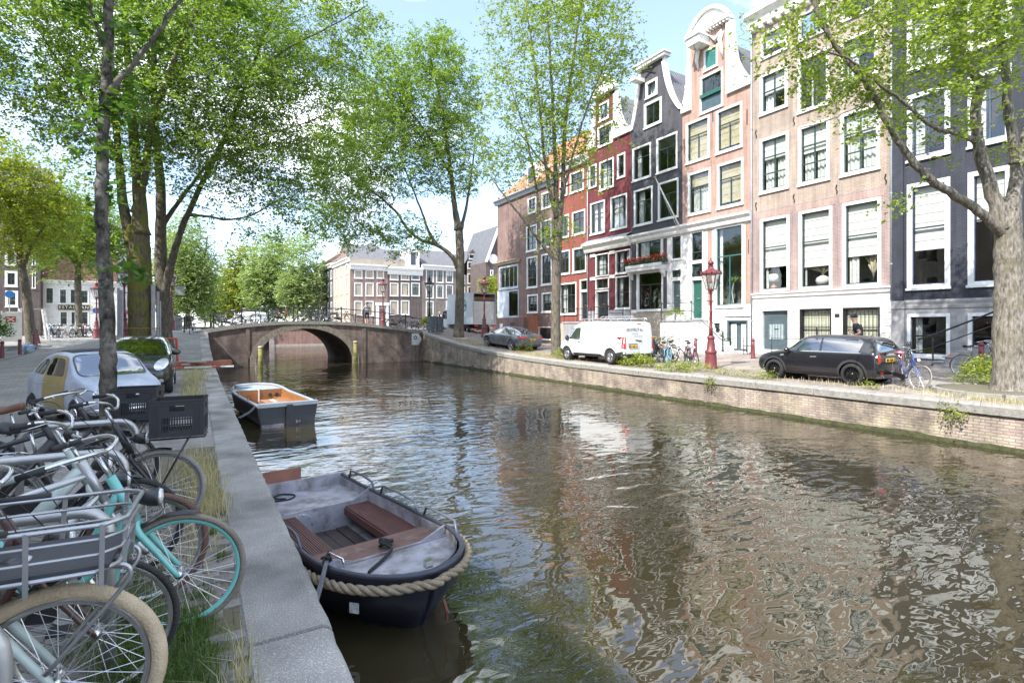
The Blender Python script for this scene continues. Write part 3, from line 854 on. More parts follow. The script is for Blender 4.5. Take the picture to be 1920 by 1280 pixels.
for x in (1418, 1489, 1569, 1661):     # wall anchors
 for z_ in (16, 12.1, 8.2):
  X_ = px(x); mb = MB()
  mb.tube([(X_, -.03, z_ - BASE - .22), (X_ + .04, -.04, z_ - BASE - .1), (X_ - .03, -.04, z_ - BASE + .05), (X_ + .02, -.04, z_ - BASE + .22)], .022, 5); mb.build('wall_anchor', IRON, root)
mb = MB(); mb.box(px(1566), px(1575), -.06, -.03, 2.18 - BASE, 2.34 - BASE); mb.build('name_plate', IRON, root)
text_mesh('24', .2, 'house_number', IRON, root, Matrix.Translation((px(1487.5), -.045, 2.5 - BASE)) @ Matrix.Rotation(R(90), 4, 'X'))
shell(root, W, TOP, 11, BRICK_SIDE, (3.4 - BASE, 8.2 - BASE, 12.1 - BASE, 15.6 - BASE))
roof_mesh([[(0, 0, TOP), (W, 0, TOP), (W, 5.5, TOP + 3), (0, 5.5, TOP + 3)], [(W, 11, TOP), (0, 11, TOP), (0, 5.5, TOP + 3), (W, 5.5, TOP + 3)]], 'roof', TILEG, root)
# things behind its windows
lampz = 3.72 - BASE
r_ = w2[0]
for nm, mbf, mt in (('lamp_shade', lambda m_: m_.lathe([(.26, .42), (.24, .8)], 14, (r_[0] + .42, .55, lampz)), BLIND), ('lamp_foot', lambda m_: m_.lathe([(.13, 0), (.16, .12), (.08, .25), (.03, .42)], 10, (r_[0] + .42, .55, lampz)), M('copper_lamp', (.5, .22, .14), .4, var=.2))):
 mb = MB(); mbf(mb); mb.build(nm, mt, root, smooth=True)
r_ = w2[1]
mb = MB(); mb.lathe([(.12, 0), (.27, .12), (.33, .28), (.27, .43), (.14, .5), (.12, .52)], 16, ((r_[0] + r_[1]) / 2 + .1, .5, lampz)); mb.build('vase', WHITE, root, smooth=True)
def plume(cx, cy, cz, n, sp, ht, seed, name, mat):
 rn = random.Random(seed); mb = MB()
 for i in range(n):
  a = rn.uniform(-1, 1) * sp; h = ht * rn.uniform(.6, 1.1); dy = rn.uniform(-.12, .12)
  pts = [(cx + a * t * t, cy + dy * t, cz + h * t * (1.15 - .3 * abs(a) * t)) for t in (0, .35, .6, .8, 1)]
  mb.tube(pts, [.008, .012, .05, .06, .01], 5)
 mb.build(name, mat, root, smooth=True)
PAMP = M('dried_plumes', (.55, .48, .34), .9, var=.3, vs=20)
plume((r_[0] + r_[1]) / 2 + .1, .5, lampz + .5, 11, .85, .62, 5, 'dried_flowers', PAMP)
r_ = w2[2]
plume(r_[1] - .55, .5, lampz + .15, 16, .5, 1.15, 6, 'pampas_grass', PAMP)
# blue-black house at the right edge
root, W, px = hroot('canal_house', 'blue-black brick canal house with white window frames and stone stoop', 1672.6, 2080, BASE)
TOP = 19.2 - BASE
cols_ = [(1701, 1782), (1815, 1897), (1945, 2045)]
ws = {}
for nm, z0, z1 in (('b', .5, 2.28), ('1', 3.33, 7.75), ('2', 8.72, 11.5), ('3', 12.5, 14.85), ('4', 16.0, 18.0)):
 ws[nm] = cells(px, [(a, b, z0, z1) for a, b in cols_])
wall_part(root, [(0, 2.78 - BASE), (W, 2.78 - BASE), (W, TOP), (0, TOP)], [hole_of(r_) for k in '1234' for r_ in ws[k]], BRICK_BLUE, 'upper_wall')
wall_part(root, [(0, 0), (W, 0), (W, 2.78 - BASE), (0, 2.78 - BASE)], [hole_of(r_) for r_ in ws['b']], BLUESTONE, 'stone_base')
trim(root, .5, W, 2.5 - BASE, 2.86 - BASE, .10, BLUESTONE, 'string_course')
mb = MB(); mb.box(.02, .52, -.14, 0, 2.5 - BASE, 2.84 - BASE); mb.box(.03, .5, -.1, 0, .02, 2.5 - BASE); mb.build('corner_pilaster', BLUESTONE, root)
mb = MB(); mb.box(.03, .45, -.08, 0, 2.86 - BASE, TOP); mb.build('brick_pilaster', BRICK_BLUE, root)
BLF = M('pale_blue_paint', (.66, .69, .70), .5, var=.06)
for i, r_ in enumerate(ws['1']): window(root, *r_, cols=1, bars=(.58,), fr=.18, blind=BLIND, bl=(.64, .42, .6)[i], sash=M('navy_sash', (.02, .025, .05), .35), fmat=BLF)
for i, r_ in enumerate(ws['2']): window(root, *r_, cols=2, bars=(.64,), fr=.18, sash=M('blue_sash', (.07, .10, .14), .4), fmat=BLF if i < 3 else WHITE, curtain=((.02, .3),))
for i, r_ in enumerate(ws['3']): window(root, *r_, cols=2, bars=(.6,), fr=.17, blind=BLIND if i == 0 else None, bl=.7, curtain=((.0, .35), (.6, 1)))
for i, r_ in enumerate(ws['4']): window(root, *r_, cols=2, bars=(), fr=.16)
for i, r_ in enumerate(ws['b']): window(root, *r_, cols=1, bars=(.48,), fr=.13, sash=BLKD, fmat=BLF, blind=None, curtain=((.05, .24),) if i == 0 else None)
r_ = ws['2'][0]
for k in range(4):
 mb = MB(); mb.tube([(r_[0] + .2, -.05, r_[2] + .2 + .14 * k), (r_[1] - .2, -.05, r_[2] + .2 + .14 * k)], .012, 5); mb.build('balcony_bar', IRON, root)
shell(root, W, TOP, 11, BRICK_SIDE, (3.2 - BASE, 8.2 - BASE, 12.0 - BASE, 15.6 - BASE))
trim(root, -.05, W + .1, TOP - .5, TOP + .3, .5, WHITE, 'cornice')
roof_mesh([[(0, 0, TOP), (W, 0, TOP), (W, 5.5, TOP + 3), (0, 5.5, TOP + 3)]], 'roof', SLATE, root)
# stoop climbing along its front
r0 = empty('stoop', (FX - 1.35, atX(1745, 600, FX - 1.35).y, BASE), R(-90), 'blue stone stoop with black handrail in front of the blue-black house', 'stairs')
for i in range(9):
 mb = MB(); mb.box(i * .42 - .05, (i + 1) * .42 + .02, -.02, 1.25, i * .215 + .14, (i + 1) * .215 - .012)
 mb.box(i * .42, (i + 1) * .42 + .02, .03, 1.2, max(0, (i - 8) * .215), i * .215 + .14) if False else None
 mb.build('step', BLUESTONE, r0, bevel=.02)
mb = MB()
poly = [(.03, 0), (3.9, 0), (3.9, 8.9 * .2)] + [q for i in range(8, -1, -1) for q in ((i * .42 + .03, i * .215 + .14), (i * .42 + .03, max(0.0, i * .215 - .07)))]
mb.prism(poly, lambda a, b, d: (a, d, b), .02, .3); mb.build('cheek_wall', BLUESTONE, r0)
mb = MB(); mb.box(3.85, 6.5, 0, 1.25, 0, 2.05); mb.build('landing', BLUESTONE, r0)
for hz, rr in ((1.02, .035), (.55, .02)):
 mb = MB(); mb.tube([(-.45, .06, hz + .02), (-.12, .06, hz + .12), (.2, .06, hz + .26), (3.9, .06, hz + 2.0), (6.4, .06, hz + 2.0)], rr, 8); mb.build('handrail', IRON, r0, smooth=True)
for x, z_ in ((.05, .0), (2.0, 1.05), (3.95, 1.95)):
 mb = MB(); mb.lathe([(.05, 0), (.05, .08), (.03, .12), (.028, .9), (.05, .95), (.05, 1.0), (.03, 1.1)], 8, (x, .06, z_)); mb.build('rail_post', IRON, r0, smooth=True)
# generic gabled canal houses
def ribbon(root, outer, inner, y0, y1, mat, name):
 poly = outer + inner[::-1]
 v2, tr = poly_holes(poly, [])
 mb = MB(); n = len(v2)
 mb.add([(p.x, y0, p.y) for p in v2], tr)
 n = len(poly)
 vs = [(a, y0, b) for a, b in poly] + [(a, y1, b) for a, b in poly]
 mb.add(vs, [(i, (i + 1) % n, n + (i + 1) % n, n + i)[::-1] for i in range(n)])
 return mb.build(name, mat, root)
def bez(p0, p1, p2, n=10):
 return [((1 - t) ** 2 * p0[0] + 2 * t * (1 - t) * p1[0] + t * t * p2[0], (1 - t) ** 2 * p0[1] + 2 * t * (1 - t) * p1[1] + t * t * p2[1]) for t in [i / n for i in range(n + 1)]]
def gable_roof(root, x0, x1, ze, zr, depth, mat, y0=.12):
 xm = (x0 + x1) / 2
 roof_mesh([[(x0, depth, ze), (x0, y0, ze), (xm, y0, zr), (xm, depth, zr)], [(x1, y0, ze), (x1, depth, ze), (xm, depth, zr), (xm, y0, zr)]], 'roof', mat, root)
def scroll(root, xo, xi, z0, z1, mat, seed):
 s = 1 if xi > xo else -1
 w_ = abs(xi - xo)
 outer = [(xo, z0), (xo, z0 + .25)] + bez((xo + s * .05, z0 + .45), (xi - s * w_ * .32, z0 + (z1 - z0) * .28), (xi - s * w_ * .30, z1), 10)
 rn = random.Random(seed)
 outer = [(a + rn.uniform(-.035, .035) * (1 if 2 < i < len(outer) - 1 else 0), b) for i, (a, b) in enumerate(outer)]
 poly = outer + [(xi, z1), (xi, z0)]
 if s < 0: poly = poly[::-1]
 mb = MB()
 v2, tr = poly_holes(poly, [])
 mb.prism(poly, lambda a, b, d: (a, d, b), -.16, .1)
 mb.build('carved_scroll', WHITE, root)
 mb = MB()
 mb.tube([(a + s * .10, -.17, b) for a, b in outer[2:]], .07, 6)
 for t in range(3):
  zc = z0 + .5 + t * (z1 - z0) * .25
  mb.torus((xi - s * w_ * (.38 - .05 * t), -.17, zc), .16 - .03 * t, .045, 12, 5)
 mb.build('carved_relief', WHITE, root, smooth=True)
# salmon brick house with hoist beam
root, W, px = hroot('canal_house', 'salmon brick neck-gabled canal house with white hoist beam and green door', 1279.5, 1410.5, BASE)
nl, nr = px(1297), px(1364); SH = 15.0 - BASE; NT = 19.2 - BASE
ww = cells(px, [(1290, 1333, 8.52, 11.08), (1345, 1394, 8.52, 11.08), (1286.5, 1331, 11.7, 14.2), (1343, 1392, 11.7, 14.2)])
gw = cells(px, [(1313, 1356, 14.4, 16.6), (1320, 1346, 16.85, 18.1)])
bw_ = cells(px, [(1341, 1394, 2.86, 7.46)])[0]
dw = cells(px, [(1295.5, 1319, 2.2, 4.62)])[0]
tw = cells(px, [(1295.5, 1319, 4.66, 5.6), (1295.5, 1319, 5.66, 7.46)])
low = cells(px, [(1363.6, 1402, .35, 2.1), (1338, 1352, .9, 2.0)])
out_l = [(0, 7.9 - BASE), (W, 7.9 - BASE), (W, SH), (nr, SH), (nr, NT), (nl, NT), (nl, SH), (0, SH)]
wall_part(root, out_l, [hole_of(r_) for r_ in ww + gw], BRICK_RED, 'upper_wall')
wall_part(root, [(0, 0), (W, 0), (W, 7.9 - BASE), (0, 7.9 - BASE)], [hole_of(r_) for r_ in [bw_, dw] + tw + low], WSTONE, 'lower_wall')
for a, b in ((1327, 1335), (1398, 1410)):
 mb = MB(); mb.box(px(a), px(b) - .01, -.02, 0, 3.0 - BASE, 7.4 - BASE); mb.build('brick_pier', BRICK_RED, root)
trim(root, -.02, W, 7.5 - BASE, 8.0 - BASE, .35, WSTONE, 'cornice')
for r_, tb in zip(ww, (.25, .35, .45, .95)):
 window(root, *r_, cols=2, bars=(.66,), fr=.13, vb_from=.66, blind=TANBL, bl={.25: .32, .35: .9, .45: .95, .95: .9}[tb], curtain=((.05, .95),) if tb == .25 else None)
window(root, *gw[0], cols=2, bars=(.42,), fr=.12, sash=GREEN)
g_ = gw[0]; mb = MB(); mb.box(g_[0] + .12, g_[1] - .12, -.02, .05, g_[2] + .12, g_[2] + .85); mb.build('hatch_door', M('blue_green_hatch', (.06, .10, .12), .4), root)
mb = MB(); mb.box(g_[0] + .1, g_[1] - .1, -.16, -.0, g_[2] + .86, g_[2] + 1.08); mb.build('hatch_rail', GREEN, root)
window(root, *gw[1], cols=1, bars=(), fr=.11); g_ = gw[1]
mb = MB(); mb.box(g_[0] + .11, g_[1] - .11, .04, .06, g_[2] + .11, g_[3] - .11); mb.build('shutter', M('teal_shutter', (.03, .16, .14), .4), root)
wb = window(root, *bw_, cols=2, bars=(.635,), fr=.09, vb_from=.635, sash=M('teal_sash', (.05, .16, .15), .35), curtain=((0.0, .12),))
door(root, *dw, GREEN, panels=((.08, .36), (.46, .93)))
window(root, *tw[0], cols=1, bars=(), fr=.07, sash=GREEN, sill=0); window(root, *tw[1], cols=1, bars=(.3,), fr=.07, sill=0)
mb = MB(); tx = (tw[0][0] + tw[0][1]) / 2
for k in range(7):
 a = math.pi * (k + .5) / 7; mb.tube([(tx, -.03, tw[0][2] + .12), (tx + .38 * math.cos(a), -.03, tw[0][2] + .12 + .6 * math.sin(a))], .014, 5)
mb.torus((tx, -.03, tw[0][2] + .12), .36, .016, 14, 5, a0=0, a1=math.pi)
mb.build('fanlight_tracery', IRON, root)
door(root, *low[0], GREYD, double=True, fmat=GREYD, knob=False, panels=((.08, .92),))
for k in (0, 1):
 a = low[0][0] + .16 + k * (low[0][1] - low[0][0]) / 2; mb = MB(); mb.box(a, a + (low[0][1] - low[0][0]) / 2 - .3, .125, .13, low[0][2] + .15, low[0][3] - .2); mb.build('door_panel', WHITE, root)
window(root, *low[1], cols=2, bars=(.5,), fr=.06)
trim(root, px(1359), px(1407), 2.25 - BASE, 2.32 - BASE, .07, BLUESTONE, 'drip_course')
# neck gable
scroll(root, 0.0, nl, SH - .1, NT - .3, WHITE, 1); scroll(root, W, nr, SH - .1, NT - .3, WHITE, 2)
arc = [(nl - .25 + (nr - nl + .5) * i / 16, NT + .1 + 1.05 * math.sin(math.pi * i / 16) ** .8) for i in range(17)]
mb = MB(); mb.prism(arc, lambda a, b, d: (a, d, b), -.12, .25); mb.build('pediment', WHITE, root)
mb = MB(); mb.tube([(a, -.2, b) for a, b in arc], .12, 6); mb.box(nl - .3, nr + .3, -.34, .2, NT - .08, NT + .12)
for i in range(14):
 x = nl - .15 + (nr - nl + .3) * i / 13; mb.box(x - .05, x + .05, -.28, 0, NT - .2, NT - .08)
mb.build('pediment_moulding', WHITE, root)
mb = MB(); mb.box(px(1308), px(1331), -.95, .0, 18.25 - BASE, 18.7 - BASE); mb.box(px(1306), px(1333), -1.05, .02, 18.7 - BASE, 18.8 - BASE); mb.build('hoist_beam', WHITE, root)
mb = MB(); mb.tube([(px(1319), -.8, 18.25 - BASE), (px(1319), -.8, 18.0 - BASE), (px(1319) + .06, -.8, 17.92 - BASE), (px(1319) + .1, -.8, 18.0 - BASE)], .02, 5); mb.build('hoist_hook', IRON, root)
mb = MB()
for s_, cx in ((1, px(1309)), (-1, px(1355))):
 mb.tube([(cx, -.04, 18.6 - BASE), (cx + .1 * s_, -.12, 18.2 - BASE), (cx - .03, -.1, 17.7 - BASE), (cx + .05, -.06, 17.1 - BASE)], [.1, .14, .12, .04], 6)
mb.tube([(px(1334), -.06, 18.7 - BASE), (px(1344), -.14, 18.3 - BASE), (px(1354), -.06, 18.75 - BASE)], [.06, .14, .06], 6)
mb.build('festoon', WHITE, root, smooth=True)
shell(root, W, SH, 11, BRICK_SIDE, (2.4 - BASE, 8.15 - BASE, 11.4 - BASE, 14.3 - BASE), gable=18.4)
gable_roof(root, 0, W, SH - .1, 18.4, 11, TILEG)
for x, z_ in ((1337, 14.1), (1401, 13.2), (1283, 12.9), (1404, 6.1)):
 mb = MB(); mb.box(px(x) - .02, px(x) + .02, -.03, 0, z_ - BASE - .4, z_ - BASE + .4); mb.build('wall_anchor', IRON, root)
# plant and table behind the big window
rn = random.Random(3); mb = MB()
for cx in (.75, 1.45):
 for i in range(26):
  a = rn.uniform(0, 6.28); e = rn.uniform(.0, 1.2); L = rn.uniform(.35, .5)
  c0 = Vector((bw_[0] + cx, .7, 4.35 - BASE)); d = Vector((math.cos(a) * math.cos(e), math.sin(a) * math.cos(e) * .6, math.sin(e)))
  sd = d.cross(Vector((0, 0, 1))).normalized() * .022
  mb.add([c0 - sd, c0 + sd, c0 + d * L * .6 + sd * .8, c0 + d * L + Vector((0, 0, -.1)), c0 + d * L * .6 - sd * .8], [(0, 1, 2, 3, 4)])
mb.build('potted_yucca', M('yucca_leaf', (.20, .34, .06), .5, var=.3), root)
mb = MB()
for cx in (.75, 1.45): mb.tube([(bw_[0] + cx, .7, 4.35 - BASE), (bw_[0] + cx - .15, .7, 3.8 - BASE), (bw_[0] + cx - .05, .7, 3.1 - BASE)], .02, 5)
mb.box(bw_[0] + .5, bw_[1] - .3, .5, 1.2, 2.95 - BASE, 3.05 - BASE)
mb.build('plant_stems', WHITE, root)
# dark grey bell-gable house
root, W, px = hroot('canal_house', 'dark grey bell-gabled canal house with red flower box', 1183, 1279.5, BASE)
SH = 15.2 - BASE; NT = 19.15 - BASE
tl, tr_ = px(1200), px(1245)
Lc = bez((0, SH), (tl - .35, SH + 1.4), (tl - .12, NT - .4), 9); Rc = bez((W, SH), (tr_ + .45, SH + 1.2), (tr_ + .1, NT - .4), 9)
ww = cells(px, [(1189, 1224, 8.6, 11.06), (1234, 1272.5, 8.62, 11.06), (1186, 1221, 11.7, 13.98), (1231, 1270.5, 11.7, 13.98)])
gw = cells(px, [(1208, 1241, 15.0, 16.65), (1211, 1233, 16.95, 18.05)])
lw = cells(px, [(1194, 1241, 6.0, 7.5), (1196, 1243, 2.8, 5.4), (1258.5, 1278.5, 5.95, 7.46), (1258.5, 1278.5, 4.76, 5.35)])
dd = cells(px, [(1258.5, 1278.5, 2.6, 4.7)])[0]
wall_part(root, [(0, 7.9 - BASE), (W, 7.9 - BASE), (W, SH)] + Rc[1:] + [(tr_ + .1, NT), (tl - .12, NT)] + Lc[::-1][:-1] + [(0, SH)], [hole_of(r_) for r_ in ww + gw], BRICK_DGREY, 'upper_wall')
wall_part(root, [(0, 0), (W, 0), (W, 7.9 - BASE), (0, 7.9 - BASE)], [hole_of(r_) for r_ in lw + [dd]], WSTONE, 'lower_wall')
for a, b in ((1184, 1193), (1244, 1250.5)):
 for z0, z1 in ((2.9, 5.3), (6.05, 7.4)):
  mb = MB(); mb.box(px(a), px(b), -.02, 0, z0 - BASE, z1 - BASE); mb.build('brick_pier', BRICK_DGREY, root)
mb = MB(); mb.box(.05, px(1256), -.03, 0, .0, 2.7 - BASE); mb.build('stone_plinth', M('sand_plinth', (.42, .36, .29), .85, var=.2), root)
trim(root, 0, W - .02, 7.5 - BASE, 8.0 - BASE, .32, WHITE, 'cornice')
for r_, c_ in zip(ww, (((.05, .4),), None, ((.05, .3),), None)): window(root, *r_, cols=2, bars=(.68,), fr=.12, vb_from=.68, curtain=c_)
window(root, *gw[0], cols=2, bars=(), fr=.16); window(root, *gw[1], cols=2, bars=(), fr=.15, curtain=((0, 1),))
window(root, *lw[0], cols=2, bars=(), fr=.08, sill=0, curtain=((0, .4),)); window(root, *lw[1], cols=2, bars=(.68,), fr=.10, vb_from=.68, sash=BLKD)
window(root, *lw[2], cols=1, bars=(), fr=.07, sill=.03); window(root, *lw[3], cols=1, bars=(), fr=.07, sill=0)
door(root, *dd, GREYD, panels=((.1, .4), (.48, .93)))
for cv, s_, nm in ((Lc, 1, 'gable_edge'), (Rc, -1, 'gable_edge')):
 ribbon(root, [(a - s_ * .05, b + .02) for a, b in cv], [(a + s_ * .24, b + .10) for a, b in cv], -.10, .2, WHITE, nm)
mb = MB(); mb.box(tl - .3, tr_ + .28, -.3, .3, NT - .05, NT + .14); mb.box(tl - .4, tr_ + .38, -.4, .3, NT + .14, NT + .24); mb.build('gable_cap', WHITE, root)
for a in (tl - .12, tr_ - .05):
 mb = MB(); mb.box(a, a + .17, -.08, .1, NT - .45, NT - .05); mb.build('gable_cap_block', WHITE, root)
mb = MB(); mb.box(px(1199), px(1209), -.9, 0, 18.15 - BASE, 18.4 - BASE); mb.build('hoist_beam', WHITE, root)
mb = MB(); mb.tube([(px(1211), -.05, 18.9 - BASE), (px(1229), -.05, 18.4 - BASE)], .035, 5); mb.tube([(px(1229), -.06, 18.9 - BASE), (px(1211), -.06, 18.4 - BASE)], .035, 5); mb.build('wall_anchor', IRON, root)
mb = MB(); mb.box(px(1183), px(1250) , -.5, 0, 5.45 - BASE, 5.72 - BASE); mb.box(px(1183), px(1250), -.55, -.45, 5.66 - BASE, 5.85 - BASE); mb.build('window_ledge', WHITE, root)
for a in (1186, 1246):
 mb = MB(); mb.prism([(0, 5.45 - BASE), (-.45, 5.45 - BASE), (-.35, 5.25 - BASE), (-.08, 5.05 - BASE), (0, 4.9 - BASE)], lambda p_, q_, d: (d, p_, q_), px(a) - .1, px(a) + .1); mb.build('ledge_bracket', WHITE, root)
shell(root, W, SH, 11, BRICK_SIDE, (2.5 - BASE, 8.15 - BASE, 11.4 - BASE, 14.4 - BASE), gable=18.7)
gable_roof(root, 0, W, SH - .05, 18.7, 11, TILEG)
# flower box with red geraniums
fb = empty('flower_box', (FX - .3, atX(1216, 500, FX).y, 5.86), R(-90), 'window box full of red geraniums on the dark grey house', 'flower box')
rn = random.Random(8)
mb = MB(); mb.box(-1.85, 1.85, -.16, .14, 0, .16); mb.build('trough', M('dark_trough', (.05, .06, .05), .7), fb)
for nm, cc, n_, zz, sz in (('leaves', (.05, .12, .03), 320, (.1, .36), .07), ('red_flowers', (.62, .03, .03), 420, (.18, .52), .055)):
 mb = MB()
 for i in range(n_):
  c = Vector((rn.uniform(-1.9, 1.9), rn.uniform(-.3, .12), rn.uniform(*zz) + .05 * math.sin(i)))
  q = Quaternion((rn.uniform(-1, 1), rn.uniform(-1, 1), rn.uniform(-1, 1)), rn.uniform(0, 3)); s_ = sz * rn.uniform(.7, 1.4)
  mb.add([c + q @ Vector(p) * s_ for p in ((-1, 0, 0), (0, -.8, .2), (1, 0, 0), (0, .8, .2))], [(0, 1, 2, 3)])
 gf_ = mb.build(nm, M('geranium_' + nm, cc, .6, var=.3, vs=10), fb); gf_['kind'] = 'stuff'
# flag pole leaning out
fp = empty('flagpole', (FX - .1, atX(1281, 430, FX).y, 7.6), 0, 'white pole slanting out from the front of the dark grey house', 'flagpole')
mb = MB(); mb.tube([(0, 0, 0), (-1.9, .35, 3.1)], [.05, .03], 8); mb.build('pole', WHITE, fp, smooth=True)
mb = MB(); mb.lathe([(.0, -.05), (.07, 0), (.05, .06), (0, .08)], 8, (-1.93, .36, 3.15)); mb.build('finial', M('wood_ball', (.5, .25, .12), .5), fp, smooth=True)
mb = MB(); mb.tube([(-1.7, .3, 2.75), (-1.0, .2, 1.4), (-.1, .0, -.2)], .012, 4); mb.build('halyard', WHITE, fp)
# wine-red neck-gable house
root, W, px = hroot('canal_house', 'wine-red neck-gabled canal house with cream cornice over the shopfront', 1103, 1183, BASE)
SH = 15.35 - BASE; NT = 19.05 - BASE
nl, nr = px(1117), px(1152.5)
ww = cells(px, [(1107, 1134.5, 8.7, 11.1), (1145, 1176, 8.7, 11.1), (1104.5, 1119, 12.3, 14.0), (1124, 1151, 11.85, 13.98), (1157.5, 1172.5, 12.3, 14.0)])
gw = cells(px, [(1121, 1149, 15.1, 16.65), (1124, 1142, 17.0, 18.3)])
lw = cells(px, [(1117, 1142, 5.45, 7.15), (1117, 1142, 4.5, 5.35), (1154.5, 1182, 5.5, 7.15), (1154.5, 1182, 3.0, 5.3)])
dd = cells(px, [(1117, 1142, 2.3, 4.42)])[0]
wall_part(root, [(0, 0), (W, 0), (W, SH), (nr, SH), (nr, NT), (nl, NT), (nl, SH), (0, SH)], [hole_of(r_) for r_ in ww + gw + lw + [dd]], BRICK_WINE, 'front_wall')
for r_, c_ in zip(ww, (((.05, .3), (.5, .95)), ((0, .6),), None, ((0, .5),), None)): window(root, *r_, cols=2 if r_[1] - r_[0] > 1 else 1, bars=(.64,), fr=.11, curtain=c_)
window(root, *gw[0], cols=2, bars=(), fr=.13, curtain=((.55, 1),)); window(root, *gw[1], cols=2, bars=(), fr=.12)
window(root, *lw[0], cols=2, bars=(.5,), fr=.08, sill=0, curtain=((0, .5),)); window(root, *lw[1], cols=2, bars=(), fr=.08, sill=0)
window(root, *lw[2], cols=2, bars=(.45,), fr=.08, sill=.03, curtain=((.05, .35), (.55, 1))); window(root, *lw[3], cols=2, bars=(.5,), fr=.08, curtain=((0, .25),))
door(root, *dd, BLKD, double=True)
trim(root, -.2, W + .05, 7.35 - BASE, 8.0 - BASE, .55, CREAMW, 'cornice')
roof_mesh([[(-.2, -.55, 8.0 - BASE), (W + .05, -.55, 8.0 - BASE), (W + .05, .0, 8.3 - BASE), (-.2, .0, 8.3 - BASE)]], 'lead_apron', LEAD, root)
for a, b in ((1108, 1116), (1144, 1153)):
 mb = MB()
 for z_ in (7.1, 5.35): mb.box(px(a) - .03, px(b) + .03, -.08, 0, z_ - BASE - .12, z_ - BASE + .12)
 mb.build('pilaster_band', CREAMW, root)
mb = MB(); mb.box(.02, px(1116.5), -.04, 0, 0, 2.9 - BASE); mb.build('stone_plinth', BLUESTONE, root)
mb = MB(); mb.box(px(1143), W - .01, -.04, 0, 0, 2.92 - BASE); mb.build('stone_plinth', BLUESTONE, root)
scroll(root, 0, nl, SH - .1, NT - .6, WHITE, 5); scroll(root, W, nr, SH - .1, NT - .6, WHITE, 6)
arc = [(nl - .2 + (nr - nl + .4) * i / 16, NT - .1 + 1.1 * math.sin(math.pi * i / 16) ** .7) for i in range(17)]
mb = MB(); mb.prism(arc, lambda a, b, d: (a, d, b), -.12, .25); mb.build('pediment', WHITE, root)
mb = MB(); mb.tube([(a, -.18, b) for a, b in arc], .13, 6); mb.box(nl - .3, nr + .3, -.3, .2, NT - .25, NT - .08); mb.build('pediment_moulding', WHITE, root)
shell(root, W, SH, 11, BRICK_SIDE, (2.6 - BASE, 8.15 - BASE, 11.5 - BASE, 14.6 - BASE), gable=18.6)
gable_roof(root, 0, W, SH - .05, 18.6, 11, TILEG)
# orange-red narrow house
root, W, px = hroot('canal_house', 'orange-red narrow canal house with white cornice behind the street tree', 1046, 1103, BASE)
TOP = 14.9 - BASE
ww = cells(px, [(1049, 1069, 6.0, 7.95), (1074, 1099.5, 6.0, 7.95), (1049, 1067, 9.0, 10.85), (1073, 1097.5, 9.0, 10.85), (1050, 1064, 12.4, 14.0), (1069, 1095, 12.4, 14.0)])
lw = cells(px, [(1049.5, 1081, 2.7, 5.27)]); dd = cells(px, [(1087.5, 1102.5, 2.2, 4.5), (1087.5, 1102.5, 4.5, 5.4)])
wall_part(root, [(0, 0), (W, 0), (W, TOP), (0, TOP)], [hole_of(r_) for r_ in ww + lw + dd], BRICK_ORED, 'front_wall')
for r_ in ww: window(root, *r_, cols=2, bars=(.7,), fr=.12)
window(root, *lw[0], cols=3, bars=(.62,), fr=.12, curtain=((0, .3),)); door(root, *dd[0], BLKD); window(root, *dd[1], cols=1, bars=(), fr=.1, sill=0)
trim(root, -.05, W + .05, TOP - .5, TOP + .1, .5, WHITE, 'cornice')
mb = MB(); mb.box(.02, W - .02, -.03, 0, 0, 2.0 - BASE); mb.build('stone_plinth', M('sand_plinth', (.42, .36, .29), .85, var=.2), root)
shell(root, W, TOP, 11, BRICK_SIDE, (2.4 - BASE, 5.7 - BASE, 8.5 - BASE, 11.6 - BASE))
roof_mesh([[(0, -.2, TOP), (W, -.2, TOP), (W, 5.5, TOP + 3.6), (0, 5.5, TOP + 3.6)], [(W, 11, TOP), (0, 11, TOP), (0, 5.5, TOP + 3.6), (W, 5.5, TOP + 3.6)]], 'roof', TILEO, root)
# brown corner house by the cross street
root, W, px = hroot('canal_house', 'brown brick corner house with orange tiled roof and grey shop window', 933, 1045.8, BASE)
TOP = 14.1 - BASE
ww = cells(px, [(987, 1007, 8.5, 10.8), (1014, 1034.5, 8.5, 10.9), (988, 1008, 5.2, 8.0), (1015, 1035, 5.3, 8.0), (989, 1009, 2.95, 4.6), (1016, 1036, 2.95, 4.65), (990, 1006, 11.9, 13.3), (1016, 1034, 11.9, 13.3)])
sw = cells(px, [(936.5, 972, 5.35, 7.6), (950, 973, 2.6, 5.2)])
bw2 = cells(px, [(1010, 1035, .6, 1.7)])
wall_part(root, [(0, 0), (W, 0), (W, TOP), (0, TOP)], [hole_of(r_) for r_ in ww + sw + bw2], BRICK_BRN, 'front_wall')
for i, r_ in enumerate(ww): window(root, *r_, cols=2, bars=(.3, .6), fr=.14, blind=BLIND if i in (4, 5) else None, bl=.5)
GRYB = M('grey_blue_paint', (.40, .45, .50), .5, var=.08)
window(root, *sw[0], cols=4, bars=(), fr=.16, fmat=GRYB, sash=GRYB); window(root, *sw[1], cols=1, bars=(), fr=.14, fmat=GRYB)
window(root, *bw2[0], cols=3, bars=(.5,), fr=.07)
trim(root, -.2, sw[0][1] + .3, 7.75 - BASE, 8.05 - BASE, .4, M('sand_trim', (.45, .36, .25), .8), 'shop_cornice')
mb = MB(); mb.box(.05, px(955), -.06, 0, 0, 5.2 - BASE); mb.build('shop_pier', GRYB, root)
mb = MB(); mb.box(px(940), px(1000), -1.0, 0, .0, 2.55 - BASE); mb.build('entrance_porch', BRICK_BRN, root)
